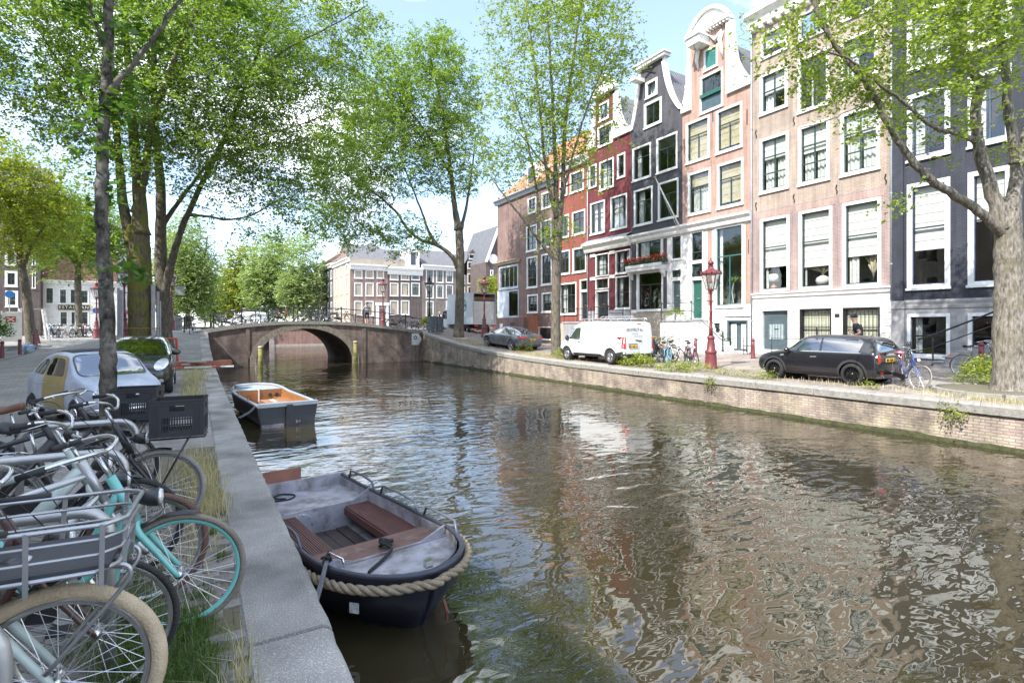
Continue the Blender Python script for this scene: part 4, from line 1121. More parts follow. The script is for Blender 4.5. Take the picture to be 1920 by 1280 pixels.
mb = MB(); mb.box(px(985), px(1010), -.7, -.02, .0, 2.7 - BASE); mb.build('orange_porch', brick('orange_porch_brick', (.45, .17, .09), (.4, .15, .08), (.36, .2, .14)), root)
mb = MB(); mb.box(px(974), px(982), -1.03, -.99, .1, 2.1 - BASE); mb.build('porch_door', BLKD, root)
mb = MB(); mb.box(px(955), px(960), -1.06, -.99, 1.2, 2.0 - BASE); mb.build('porch_window', WHITE, root)
trim(root, -.25, W, TOP - .35, TOP + .1, .45, LEAD, 'eaves_gutter')
shell(root, W, TOP, 12, BRICK_BRN, (2.4 - BASE, 5.0 - BASE, 8.2 - BASE, 11.4 - BASE))
RZ = TOP + 6.2
roof_mesh([[(0, -.3, TOP), (W, -.3, TOP), (W, 6, RZ), (0 + 2.2, 6, RZ)], [(0, 12, TOP), (0, -.3, TOP), (2.2, 6, RZ)], [(W, 12, TOP), (0, 12, TOP), (2.2, 6, RZ), (W, 6, RZ)]], 'roof', TILEO, root)
mb = MB(); mb.box(4.6, 6.1, .6, 3.2, TOP + .7, TOP + 2.6); mb.build('dormer', WHITE, root)
mb = MB(); mb.box(4.8, 5.9, .55, .6, TOP + .9, TOP + 2.3); mb.build('dormer_glass', M('dark_pane', (.05, .06, .07), .05), root)
# drainpipes between the fronts
for px_, z0_, z1_, tn in ((1410.5, .3, 17.6, 'between the tan and the salmon house'), (1672.5, 2.9, 18.2, 'between the tan and the blue-black house'), (1103, 2.0, 14.6, 'between the orange-red and the wine-red house'), (1046, .4, 14.0, 'between the brown corner house and the orange-red house')):
 dp_ = empty('drainpipe', (FX - .07, atX(px_, 500, FX).y, z0_), 0, 'grey drainpipe ' + tn, 'drainpipe')
 mb = MB(); mb.tube([(0, 0, 0), (0, 0, z1_ - z0_)], .045, 8); mb.build('pipe', LEAD, dp_, smooth=True)
 for k in range(5):
  mb = MB(); mb.lathe([(.06, 0), (.06, .06)], 8, (0, 0, (z1_ - z0_) * (k + .5) / 5)); mb.build('bracket', LEAD, dp_)
# far houses beyond the basin (plane Y)
def far_house(name, label, Yp, pl, pr, topz, base, wall, wins, fr=.16, cornice=None, roof=None, rmat=None, ridge=3.0, depth=10, gablep=None, cat='house', bars=(.5,), sashc=2, outline=None, dpx=None):
 Xl = atY(pl, 500, Yp).x; Xr = atY(pr, 500, Yp).x; W = Xr - Xl
 root = empty(name, (Xl, Yp, base), 0, label, cat)
 cz = lambda p, q: atY(p, q, Yp)
 rects = []
 for a, b, t, bt in wins:
  c = (a + b) / 2
  rects.append((cz(a, 500).x - Xl, cz(b, 500).x - Xl, cz(c, bt).z - base, cz(c, t).z - base))
 T = topz - base
 ol = outline(W, T) if outline else [(0, 0), (W, 0), (W, T), (0, T)]
 wall_part(root, ol, [hole_of(r_) for r_ in rects], wall, 'front_wall')
 for r_ in rects: window(root, *r_, cols=sashc, bars=bars, fr=fr, lite=True, blind=BLIND if (int(r_[0] * 7 + r_[2] * 3) % 6 == 0) else None, bl=.5)
 shell(root, W, T, depth, wall, (3.5, 7))
 if cornice: trim(root, -.1, W + .1, T - cornice, T + .15, .5, WHITE, 'cornice')
 if roof == 'eaves':
  roof_mesh([[(0, -.2, T + .1), (W, -.2, T + .1), (W, depth / 2, T + ridge), (0, depth / 2, T + ridge)], [(W, depth, T), (0, depth, T), (0, depth / 2, T + ridge), (W, depth / 2, T + ridge)]], 'roof', rmat or TILEG, root)
  for ga in (0, W):
   mb = MB(); mb.add([(ga, 0, T), (ga, depth, T), (ga, depth / 2, T + ridge)], [(0, 1, 2)]); mb.build('gable_end', wall, root)
 elif roof == 'gable':
  gable_roof(root, 0, W, T, T + ridge, depth, rmat or SLATE, y0=-.1)
 return root, W, T, Xl
PINKB = brick('dusty_pink_brick', (.29, .19, .165), (.24, .16, .14), (.28, .225, .20))
DBRN = brick('dark_taupe_brick', (.13, .10, .095), (.11, .085, .08), (.13, .11, .10))
GBRN = brick('grey_brown_brick', (.24, .20, .18), (.19, .16, .145), (.24, .21, .19))
TANB = brick('far_tan_brick', (.28, .22, .18), (.23, .18, .15), (.27, .23, .2))
FY = 86.0
z_at = lambda py, p=700: atY(p, py, FY).z
wn = [(664, 679.5, 530, 555), (685, 700.6, 530, 555), (706, 720, 530, 555), (664, 679.5, 506, 522), (685, 700.6, 506, 522), (706, 720, 505.5, 522), (664, 679.5, 564, 592), (685, 700.6, 564, 592)]
root, W, T, X0 = far_house('far_house', 'dusty pink corner house beyond the bridge', FY, 657, 727, z_at(498), 1.5, PINKB, wn, cornice=.8, roof='eaves', ridge=4, depth=11)
dx = atY(711, 560, FY).x - X0
door(root, dx - .1, dx + 1.1, .3, 3.3, BLKD); mb = MB(); mb.box(dx - .5, dx - .12, -.25, 0, 0, 3.6); mb.box(dx + 1.12, dx + 1.5, -.25, 0, 0, 3.6); mb.box(dx - .6, dx + 1.6, -.3, 0, 3.6, 4.1); mb.build('door_surround', WHITE, root)
wn = [(a, b, t, q) for t, q in ((505.5, 525), (530, 555), (563, 590)) for a, b in ((731, 747), (751.5, 767.5), (771, 787))]
root, W, T, X0 = far_house('far_house', 'dark taupe house with big white windows beyond the bridge', FY, 727.2, 791, z_at(499), 1.5, DBRN, wn[:6] + wn[6:8], cornice=1.2, roof='eaves', ridge=3.6)
mb = MB(); mb.box(W * .52, W * .92, -.1, 3, T + .2, T + 3.2); mb.build('dormer', WHITE, root)
mb = MB(); mb.box(W * .66, W * .8, -.14, -.1, T + .6, T + 2.7); mb.build('dormer_glass', MATS['dark_pane'], root)
wn = [(a, b, t, q) for t, q in ((505, 530), (534, 559), (564, 592)) for a, b in ((798.5, 813), (818, 831.5), (836, 849.5))]
far_house('far_house', 'grey-brown house left of the box truck, beyond the bridge', FY, 791.3, 857, z_at(492), 1.5, GBRN, wn[:7] + wn[8:], cornice=.7, roof='eaves', ridge=3.4)
wn = [(857.5, 872, 515, 532), (876.5, 891, 513, 532), (894, 908, 514, 532), (857.5, 872, 537, 556), (876.5, 891, 537, 555), (894, 908, 538, 556), (876.5, 891, 491, 504), (879, 890, 476, 486)]
root, W, T, X0 = far_house('far_house', 'tan house with curved gable top beyond the box truck', FY, 857.2, 913, z_at(510), 1.5, TANB, wn, roof='gable', ridge=5, outline=lambda W, T: [(0, 0), (W, 0), (W, T), (W * .68, T + .3), (W * .66, T + 4.2)] + [(W * (.66 - .32 * i / 8), T + 4.2 + .7 * math.sin(math.pi * i / 8)) for i in range(1, 8)] + [(W * .34, T + 4.2), (W * .32, T + .3), (0, T)])
root, W, T, X0 = far_house('far_house', 'dark slate-roofed building with round window beside the corner house', 80.0, 911, 960, atY(920, 492, 80).z, 1.5, DBRN, [(919, 925, 506, 517)], roof='gable', ridge=6.5, outline=lambda W, T: [(0, 0), (W, 0), (W, T), (W / 2, T + 6.4), (0, T)])
mb = MB(); mb.lathe([(.75, 0), (.85, .1), (.6, .15)], 14, mat=Matrix.Translation((1.4, 0, T + .6)) @ Matrix.Rotation(R(90), 4, 'X'), cap=True); mb.build('round_window', WHITE, root)
for s_ in (0, 1):
 mb = MB(); a = (0 if s_ == 0 else W); mb.bar((a, -.15, T), (W / 2, -.15, T + 6.4), .3, .35); mb.build('verge_board', WHITE, root)
# side row along the far quay, facing the canal
CX = atY(657, 500, FY).x
def side_house(label, y0, y1, top, wall, cols, rows, fr=.16, roof=True, rmat=None, hip=False):
 root = empty('far_house', (CX - .06, y1, 1.5), R(-90), label, 'house')
 W = y1 - y0; T = top - 1.5
 rects = [(W * (i + .5) / cols - .6, W * (i + .5) / cols + .6, z0, z1) for z0, z1 in rows for i in range(cols)]
 wall_part(root, [(0, 0), (W, 0), (W, T), (0, T)], [hole_of(r_) for r_ in rects], wall, 'front_wall')
 for r_ in rects: window(root, *r_, cols=2, bars=(.5,), fr=fr, lite=True, proud=.05)
 shell(root, W, T, 9.5, wall, (4, 7.5))
 trim(root, -.05, W + .05, T - .6, T + .1, .5, CREAMW, 'cornice')
 wr_ = W - 5.2 if hip else W
 roof_mesh([[(0, -.2, T), (W, -.2, T), (wr_, 4.7, T + 3.5), (0, 4.7, T + 3.5)], [(W, 9.5, T), (0, 9.5, T), (0, 4.7, T + 3.5), (wr_, 4.7, T + 3.5)]] + ([[(W, -.2, T), (W, 9.5, T), (wr_, 4.7, T + 3.5)]] if hip else []), 'roof', rmat or TILEG, root)
 for ga in ((0,) if hip else (0, W)):
  mb = MB(); mb.add([(ga, 0, T), (ga, 9.5, T), (ga, 4.7, T + 3.5)], [(0, 1, 2)]); mb.build('gable_end', wall, root)
 return root
CREAMB = M('cream_render', (.40, .34, .265), .8, var=.15, vs=1.2, c2=(.36, .30, .24), c2s=.8)
rows_ = ((2.0, 4.6), (5.6, 8.2), (8.7, 10.3))
side_house('cream rendered flank of the corner house on the far quay', FY + .05, 98, 12.6, CREAMB, 3, rows_, hip=True)
side_house('narrow black house with white windows on the far quay', 98, 106.5, 12.9, BRICK_DGREY, 3, rows_)
side_house('brown house with orange roof on the far quay', 106.5, 114, 13.6, PINKB, 3, rows_, rmat=TILEO)
side_house('last brown house of the far quay half hidden by trees', 114, 126, 12.5, GBRN, 4, rows_)
# left side across the junction
YR = 70.0
rootz = .8
def zr(py, p): return atY(p, py, YR).z
wn = [(84, 102, 538, 570), (110, 126.5, 541, 570), (130, 143, 541, 570), (150, 167, 543, 570), (111, 128, 583, 612), (131.5, 143, 583, 612), (152, 167, 583, 612), (177, 184, 588, 606), (195, 210, 540, 570), (195, 210, 583, 612)]
root, W, T, X0 = far_house('restaurant', 'white fronted restaurant with many-paned windows and dark sign board', YR, 78, 222, zr(470, 140), rootz, WSTONE, wn, fr=.12, roof='eaves', ridge=4, rmat=TILEG, sashc=3, bars=(.25, .5, .75), cat='restaurant')
xa, xb = atY(109.5, 577, YR).x - X0, atY(168, 577, YR).x - X0; za, zb = zr(580, 140) - rootz, zr(573.5, 140) - rootz
mb = MB(); mb.box(xa, xb, -.12, 0, za - .05, zb + .1); mb.build('sign_board', M('sign_black', (.02, .025, .025), .4), root)
text_mesh('RESTAURANT', .42, 'sign_lettering', M('sign_gold', (.75, .66, .45), .4), root, Matrix.Translation(((xa + xb) / 2, -.13, (za + zb) / 2 + .02)) @ Matrix.Rotation(R(90), 4, 'X'), spacing=1.22)
door(root, atY(84, 600, YR).x - X0, atY(103, 600, YR).x - X0, .1, zr(590, 94) - rootz, GREYD)
trim(root, 0, W, zr(533, 140) - rootz, zr(530, 140) - rootz + .2, .3, WHITE, 'cornice')
mb = MB(); mb.box(0, W, -.02, .02, zr(528, 140) - rootz, T); mb.build('brick_upper', brick('restaurant_brick', (.3, .14, .11), (.26, .12, .1), (.3, .2, .17)), root)
wn = [(9, 33, 508, 537), (10, 34, 545, 575), (10, 34, 585, 612), (60, 67, 510, 540), (9, 33, 470, 497), (60, 67, 470, 497)]
far_house('far_house', 'dark brick house with tall white windows left of the restaurant', 69.0, -40, 76, 14.5, rootz, DBRN, wn, fr=.2, roof='eaves', ridge=4)
root = empty('far_house', (-8.0, 84, .8), R(90), 'grey house row seen past the big trunks on the left bank', 'house')
rects = [(1 + i * 2.6, 2.4 + i * 2.6, z0, z0 + 2) for z0 in (1.2, 4.4, 7.6) for i in range(9)]
wall_part(root, [(0, 0), (25, 0), (25, 11.5), (0, 11.5)], [hole_of(r_) for r_ in rects], GBRN, 'front_wall')
for r_ in rects: window(root, *r_, cols=2, bars=(.5,), fr=.14, lite=True)
shell(root, 25, 11.5, 9, GBRN, (4, 7)); trim(root, -.1, 25, 11.2, 11.8, .5, WHITE, 'cornice')
roof_mesh([[(0, -.2, 11.5), (25, -.2, 11.5), (25, 4.5, 15), (0, 4.5, 15)], [(25, 9, 11.5), (0, 9, 11.5), (0, 4.5, 15), (25, 4.5, 15)]], 'roof', TILEG, root)
# left-bank row beside the camera (throws the morning shade over the near quay)
for i, (y0, y1, h, wm, nm) in enumerate(((-30, -17, 15.2, BRICK_TAN, 'tan'), (-17, -5, 14.6, BRICK_RED, 'salmon'), (-5, 9, 15.8, BRICK_PALE, 'pale cream'), (9, 24, 14.8, BRICK_TAN, 'tan'), (24, 40.5, 15.4, BRICK_PALE, 'pale cream'))):
 root = empty('canal_house', (-12.2, y0, 0), R(90), '%s brick house on the left bank, %s from the junction' % (nm, ('fifth', 'fourth', 'third', 'second', 'first')[i]), 'house')
 W = y1 - y0; nc = int(W / 2.6)
 rects = [(W * (k + .5) / nc - .6, W * (k + .5) / nc + .6, z0, z0 + 2.1) for z0 in (1.4, 5.0, 8.4, 11.6) for k in range(nc)]
 wall_part(root, [(0, 0), (W, 0), (W, h), (0, h)], [hole_of(r_) for r_ in rects], wm, 'front_wall')
 for r_ in rects: window(root, *r_, cols=2, bars=(.5,), fr=.13, lite=True)
 shell(root, W, h, 10, wm, (4.4, 7.8, 11))
 trim(root, 0, W, h - .5, h + .1, .5, WHITE, 'cornice')
 roof_mesh([[(0, -.2, h), (W, -.2, h), (W, 5, h + 2.5), (0, 5, h + 2.5)], [(W, 10, h), (0, 10, h), (0, 5, h + 2.5), (W, 5, h + 2.5)]], 'roof', TILEG, root)
# trees
def leaf_mat(name, lo, hi, trans=.45):
 m, nt, o = newmat(name)
 at = N(nt, 'ShaderNodeAttribute'); at.attribute_name = 'tint'
 mx = N(nt, 'ShaderNodeMix', data_type='RGBA'); mx.inputs['A'].default_value = rgba(lo); mx.inputs['B'].default_value = rgba(hi)
 nt.links.new(at.outputs['Fac'], mx.inputs['Factor'])
 d = N(nt, 'ShaderNodeBsdfDiffuse'); t = N(nt, 'ShaderNodeBsdfTranslucent'); g = N(nt, 'ShaderNodeBsdfGlossy'); g.inputs['Roughness'].default_value = .45
 g.inputs['Color'].default_value = (.6, .6, .6, 1)
 nt.links.new(mx.outputs['Result'], d.inputs['Color'])
 h = N(nt, 'ShaderNodeMix', data_type='RGBA', blend_type='MULTIPLY'); h.inputs['Factor'].default_value = 1; h.inputs['B'].default_value = (1.22, 1.28, .5, 1)
 nt.links.new(mx.outputs['Result'], h.inputs['A']); nt.links.new(h.outputs['Result'], t.inputs['Color'])
 a = N(nt, 'ShaderNodeMixShader'); a.inputs[0].default_value = trans
 nt.links.new(d.outputs[0], a.inputs[1]); nt.links.new(t.outputs[0], a.inputs[2])
 b = N(nt, 'ShaderNodeMixShader'); b.inputs[0].default_value = .05
 nt.links.new(a.outputs[0], b.inputs[1]); nt.links.new(g.outputs[0], b.inputs[2])
 nt.links.new(b.outputs[0], o.inputs['Surface']); MATS[name] = m
 return m
def bark_mat(name, c, c2, moss=None, mt=.55, bs=14, stretch=.25):
 m, nt, o = newmat(name)
 b = nt.nodes.new('ShaderNodeBsdfPrincipled'); b.inputs['Roughness'].default_value = .9; b.inputs['Specular IOR Level'].default_value = .2
 v = coords(nt); mp = N(nt, 'ShaderNodeMapping'); mp.inputs['Scale'].default_value = (1, 1, stretch); nt.links.new(v, mp.inputs['Vector'])
 n = N(nt, 'ShaderNodeTexNoise'); n.inputs['Scale'].default_value = bs; n.inputs['Detail'].default_value = 6; n.inputs['Roughness'].default_value = .65; nt.links.new(mp.outputs[0], n.inputs['Vector'])
 cr_ = N(nt, 'ShaderNodeValToRGB'); cr_.color_ramp.elements[0].position = .38; cr_.color_ramp.elements[1].position = .62
 cr_.color_ramp.elements[0].color = rgba(c2); cr_.color_ramp.elements[1].color = rgba(c); nt.links.new(n.outputs['Fac'], cr_.inputs['Fac'])
 src = cr_.outputs['Color']
 if moss:
  n2 = N(nt, 'ShaderNodeTexNoise'); n2.inputs['Scale'].default_value = 1.4; n2.inputs['Detail'].default_value = 8; n2.inputs['Roughness'].default_value = .7; nt.links.new(v, n2.inputs['Vector'])
  r2 = N(nt, 'ShaderNodeMapRange'); r2.inputs[1].default_value = mt - .06; r2.inputs[2].default_value = mt + .06; nt.links.new(n2.outputs['Fac'], r2.inputs[0])
  mx = N(nt, 'ShaderNodeMix', data_type='RGBA'); mx.inputs['B'].default_value = rgba(moss); nt.links.new(r2.outputs[0], mx.inputs['Factor']); nt.links.new(src, mx.inputs['A']); src = mx.outputs['Result']
 nt.links.new(src, b.inputs['Base Color'])
 bp = N(nt, 'ShaderNodeBump'); bp.inputs['Strength'].default_value = 1.0; bp.inputs['Distance'].default_value = .035; nt.links.new(n.outputs['Fac'], bp.inputs['Height']); nt.links.new(bp.outputs['Normal'], b.inputs['Normal'])
 nt.links.new(b.outputs['BSDF'], o.inputs['Surface']); MATS[name] = m
 return m
LEAF_A = leaf_mat('elm_leaf', (.095, .17, .035), (.29, .40, .09), .58)
LEAF_B = leaf_mat('lime_green_leaf', (.13, .22, .035), (.36, .44, .08), .5)
LEAF_C = leaf_mat('maple_leaf', (.045, .12, .02), (.13, .25, .03), .45)
LEAF_W = leaf_mat('willow_leaf', (.20, .28, .12), (.38, .46, .22), .5)
LEAF_Y = leaf_mat('golden_leaf', (.17, .22, .03), (.34, .37, .05), .5)
BARK = bark_mat('elm_bark', (.20, .175, .14), (.085, .072, .058), moss=(.13, .13, .05), mt=.64)
BARKM = bark_mat('mossy_bark', (.15, .125, .085), (.06, .05, .035), moss=(.13, .125, .03), mt=.50)
BARKP = bark_mat('pale_bark', (.29, .265, .225), (.10, .085, .07), moss=(.16, .15, .09), mt=.58, bs=18, stretch=.3)
BARKT = bark_mat('lichen_bark', (.17, .155, .13), (.022, .02, .018), moss=(.34, .34, .30), mt=.60, bs=6, stretch=.6)
def smooth_path(pts, n=5, jit=0.0, rnd=None):
 pts = [Vector(p) for p in pts]
 if len(pts) < 3: return [pts[0].lerp(pts[-1], i / n) for i in range(n + 1)]
 o = []
 for i in range(len(pts) - 1):
  p0 = pts[max(0, i - 1)]; p1 = pts[i]; p2 = pts[i + 1]; p3 = pts[min(len(pts) - 1, i + 2)]
  for k in range(n):
   t = k / n
   q = .5 * ((2 * p1) + (p2 - p0) * t + (2 * p0 - 5 * p1 + 4 * p2 - p3) * t * t + (3 * p1 - p0 - 3 * p2 + p3) * t ** 3)
   if rnd and jit: q = q + Vector((rnd.gauss(0, jit), rnd.gauss(0, jit), rnd.gauss(0, jit)))
   o.append(q)
 o.append(pts[-1])
 return o
def leaves_mesh(name, mat, org, dirs, lens, per, size, rs, droop=.25, tint_shift=None, aspect=.33):
 n = len(org)
 t = np.tile((np.arange(per) + .6) / per, (n, 1)) + rs.normal(0, .06, (n, per))
 side = np.where(np.arange(per) % 2 == 0, 1.0, -1.0)[None, :, None]
 d = dirs[:, None, :]
 pos = org[:, None, :] + d * (lens[:, None] * t)[..., None]
 pos[..., 2] -= droop * (lens[:, None] * t) ** 2
 pos += rs.normal(0, .035, pos.shape)
 up = np.array([0, 0, 1.0])
 perp = np.cross(dirs, up); perp /= (np.linalg.norm(perp, axis=1, keepdims=True) + 1e-6)
 ax = d * .55 + perp[:, None, :] * side * .8 + rs.normal(0, .35, pos.shape); ax[..., 2] -= .18
 ax /= np.linalg.norm(ax, axis=2, keepdims=True)
 nr = up + rs.normal(0, .55, pos.shape)
 wv = np.cross(ax, nr); wv /= (np.linalg.norm(wv, axis=2, keepdims=True) + 1e-6)
 L = size * rs.uniform(.5, 1.4, (n, per, 1))
 b = pos; tip = b + ax * L; mid = b + ax * L * .45
 v = np.stack([b, mid + wv * L * aspect, tip, mid - wv * L * aspect], axis=2).reshape(-1, 3)
 m = n * per
 me = bpy.data.meshes.new(name)
 me.vertices.add(m * 4); me.loops.add(m * 4); me.polygons.add(m)
 me.vertices.foreach_set('co', v.astype(np.float32).ravel())
 me.loops.foreach_set('vertex_index', np.arange(m * 4, dtype=np.int32))
 me.polygons.foreach_set('loop_start', np.arange(0, m * 4, 4, dtype=np.int32))
 at = me.attributes.new('tint', 'FLOAT', 'POINT')
 base = rs.uniform(0, 1, (n, 1)) * .55 + rs.uniform(0, 1, (n, per)) * .45
 if tint_shift is not None: base = np.clip(base + tint_shift[:, None], 0, 1.2)
 at.data.foreach_set('value', np.repeat(base.ravel(), 4).astype(np.float32))
 me.materials.append(mat); me.update(calc_edges=True)
 return me
def make_tree(name, label, limbs, blobs, n_t, sprays, per, size, leafm, barkm, seed, group=None, spray_len=(.45, .9), cat='tree', twig=True, reach=6.0, up=.25, nside=10, clump=.35):
 rnd = random.Random(seed); rs = np.random.RandomState(seed)
 base = Vector(limbs[0][0][0])
 root = empty(name, base, 0, label, cat, group)
 mb = MB(); nodes = []; ndir = []; nrad = []
 for k, (pts, r0, r1) in enumerate(limbs):
  p = smooth_path(pts, 6, .012 if k else .006, rnd)
  m_ = len(p)
  rr = [(r0 + (r1 - r0) * (i / (m_ - 1)) ** .85) for i in range(m_)]
  if k == 0: rr = [r_ * (1 + .45 * math.exp(-i * 1.1)) for i, r_ in enumerate(rr)]
  else: rr = [r_ * (1 + .55 * math.exp(-i * .45)) for i, r_ in enumerate(rr)]
  rr = [r_ * (1 + rnd.uniform(-.05, .05)) for r_ in rr]
  mb.tube([q - base for q in p], rr, nside if r0 > .1 else 7)
  st = 0 if k else int(m_ * .8)
  for i in range(st, m_):
   dd = (p[min(i + 1, m_ - 1)] - p[max(i - 1, 0)]).normalized()
   nodes.append(p[i]); ndir.append(dd); nrad.append(rr[i])
 mb.build('trunk', barkm, root, smooth=True)
 # targets
 tot = sum(b_[2] for b_ in blobs); T = []
 for c, r_, wgt in blobs:
  k = int(n_t * wgt / tot)
  d = rs.normal(0, 1, (k, 3)); d /= np.linalg.norm(d, axis=1, keepdims=True)
  rad = rs.uniform(0.05, 1, (k, 1)) ** (1 / 2.3)
  T.append(np.array(c)[None, :] + d * rad * np.array(r_)[None, :])
 T = np.concatenate(T)
 maxn = len(nodes) + len(T) * 9
 P = np.zeros((maxn, 3)); Dn = np.zeros((maxn, 3)); Rn = np.zeros(maxn); cnt = len(nodes)
 P[:cnt] = [tuple(q) for q in nodes]; Dn[:cnt] = [tuple(q) for q in ndir]; Rn[:cnt] = nrad
 d0 = np.array([np.min(np.sum((P[:cnt] - t) ** 2, axis=1)) for t in T])
 mb = MB(); keep = []
 for i in np.argsort(d0):
  t = T[i]
  dv = t - P[:cnt]; dist = np.sqrt(np.sum(dv * dv, axis=1)) + 1e-6
  cost = dist * (1.25 - .25 * np.sum(dv * Dn[:cnt], axis=1) / dist) + up * np.maximum(0, -dv[:, 2])
  j = int(np.argmin(cost)); L = dist[j]
  if L > reach: continue
  p0 = Vector(P[j]); dd = Vector(Dn[j]); tt = Vector(t)
  c1 = p0 + dd * L * .3 + (tt - p0) * .25 + Vector((0, 0, .08 * L))
  k = max(2, min(8, int(L / .45) + 1))
  ps = [p0 * (1 - s) ** 2 + c1 * 2 * s * (1 - s) + tt * s * s for s in [q / k for q in range(k + 1)]]
  ps = [ps[0]] + [q + Vector((rnd.gauss(0, .02), rnd.gauss(0, .02), rnd.gauss(0, .02))) for q in ps[1:]]
  r_s = min(Rn[j] * .7, .008 + .011 * L); r_e = .005
  mb.tube([q - base for q in ps], [r_s + (r_e - r_s) * q / k for q in range(k + 1)], 4 if L < 1.5 else 5, caps=False)
  for q in range(1, k + 1):
   if cnt < maxn:
    P[cnt] = ps[q]; Dn[cnt] = ((ps[q] - ps[q - 1]).normalized()); Rn[cnt] = r_s + (r_e - r_s) * q / k; cnt += 1
  keep.append((t, np.array((tt - p0).normalized())))
 bo_ = mb.build('branches', barkm, root, smooth=True); bo_['kind'] = 'stuff'
 tp = np.array([k[0] for k in keep]); td = np.array([k[1] for k in keep])
 n = len(tp)
 org = np.repeat(tp, sprays, axis=0) + rs.normal(0, clump, (n * sprays, 3)) * np.array([1, 1, .6])
 dr_ = np.repeat(td, sprays, axis=0) * .55 + rs.normal(0, .6, (n * sprays, 3)) * np.array([1, 1, .45])
 dr_ /= np.linalg.norm(dr_, axis=1, keepdims=True)
 ln = rs.uniform(spray_len[0], spray_len[1], n * sprays)
 sh = np.repeat(rs.normal(0, .14, n), sprays)
 org -= dr_ * (ln * .4)[:, None]
 me = leaves_mesh('crown', leafm, org - np.array(base), dr_, ln, per, size, rs, tint_shift=sh)
 o = bpy.data.objects.new('crown', me); COL.objects.link(o); o.parent = root
 if twig:
  a = org - np.array(base); b_ = a + dr_ * ln[:, None]; b_[:, 2] -= .25 * ln * ln
  w_ = np.cross(dr_, [0, 0, 1.0]); w_ /= (np.linalg.norm(w_, axis=1, keepdims=True) + 1e-6)
  v = np.stack([a - w_ * .004, a + w_ * .004, a + np.array([0, 0, .006]), b_], axis=1).reshape(-1, 3)
  idx = np.arange(len(a))[:, None] * 4
  f = np.stack([idx + np.array([[0, 1, 3]]), idx + np.array([[1, 2, 3]]), idx + np.array([[2, 0, 3]])], axis=1).reshape(-1, 3)
  tm = bpy.data.meshes.new('twigs'); tm.from_pydata(v.tolist(), [], f.tolist()); tm.materials.append(barkm)
  to = bpy.data.objects.new('twigs', tm); COL.objects.link(to); to.parent = root; to['kind'] = 'stuff'
 return root
def LP(Z, pts):
 return [atD(p[0], p[1], Z + (p[2] if len(p) > 2 else 0)) for p in pts]
def BL(px_, py_, Z, r_, wgt=None):
 c = atD(px_, py_, Z); r_ = r_ if hasattr(r_, '__len__') else (r_, r_, r_)
 return (tuple(c), r_, wgt if wgt else r_[0] * r_[1] * r_[2])
def grounded(pts):
 p = list(pts); g = ground(p[0].x, p[0].y)
 return [Vector((p[0].x, p[0].y, g - .15))] + p[1:]
# big mossy elm on the left bank
Z = 23
make_tree('elm_tree', 'broad elm with a thick mossy trunk behind the parked cars on the left bank',
 [(grounded(LP(Z, [(262, 676), (263, 600), (262, 520), (260, 460), (256, 425)])), .46, .42),
 (LP(Z, [(250, 455), (236, 410), (227, 350), (222, 280), (212, 190), (203, 90), (192, -40, 1)]), .24, .06),
 (LP(Z, [(262, 440), (262, 370), (252, 270), (243, 170), (236, 60), (228, -80)]), .29, .07),
 (LP(Z, [(258, 400), (272, 320, -.3), (283, 240, -.6), (302, 175, -1), (332, 100, -1.2), (365, 30, -1.5), (392, -60, -2)]), .18, .04),
 (LP(Z, [(284, 235, -.6), (290, 160, 0), (292, 70, .5), (300, -30, 1)]), .10, .03),
 (LP(Z, [(222, 300), (180, 220, -1), (120, 130, -1.5), (60, 40, -2)]), .10, .03)],
 [BL(200, 60, 23, (6.5, 5, 5.5)), BL(70, 90, 21.5, (4.5, 4, 4)), BL(330, 110, 22, (5, 4.5, 4.5)), BL(150, -120, 23, (6, 5, 3.5)), BL(120, 190, 22, (3.5, 3, 2)), BL(270, 280, 21.5, (3.2, 2.4, 1.8))],
 1450, 6, 12, .12, LEAF_A, BARKM, 11)
Z = 28
make_tree('elm_tree', 'tall rough-barked elm leaning over the water beside the mossy one',
 [(grounded(LP(Z, [(309, 668), (307, 580), (302, 500), (301, 430), (301, 350), (292, 250), (288, 140), (290, 20)])), .40, .10),
 (LP(Z, [(306, 560), (322, 490, -.2), (337, 440, -.4), (352, 400, -.6), (388, 325, -1), (425, 255, -1.2), (462, 160, -1.5), (495, 65, -2), (545, -30, -2)]), .20, .05),
 (LP(Z, [(300, 430), (330, 385, .5), (372, 330, 1), (415, 270, 1.5), (440, 200, 2)]), .13, .04),
 (LP(Z, [(352, 402, -.6), (385, 405, -1.5), (425, 412, -2.4), (470, 404, -3.2), (520, 375, -4)]), .07, .03),
 (LP(Z, [(420, 262, -1.2), (480, 255, -2), (560, 235, -3), (630, 205, -4)]), .06, .02),
 (LP(Z, [(470, 140, -1.5), (540, 90, -2.5), (620, 50, -3.5), (690, 10, -4)]), .06, .02)],
 [BL(420, 150, 27, (6.5, 5, 5.5)), BL(540, 230, 25.5, (4.8, 4, 4.2)), BL(560, 60, 25, (4.6, 4, 3.6)), BL(450, 320, 25.5, (4.2, 3.6, 2.6)), BL(640, 40, 24, (2.6, 2.4, 2)), BL(560, 350, 24.5, (3.2, 2.6, 2.2)), BL(500, 400, 24.5, (3.0, 2.4, 1.1)), BL(380, -60, 27, (6, 5, 3))],
 1500, 6, 12, .12, LEAF_A, BARK, 12)
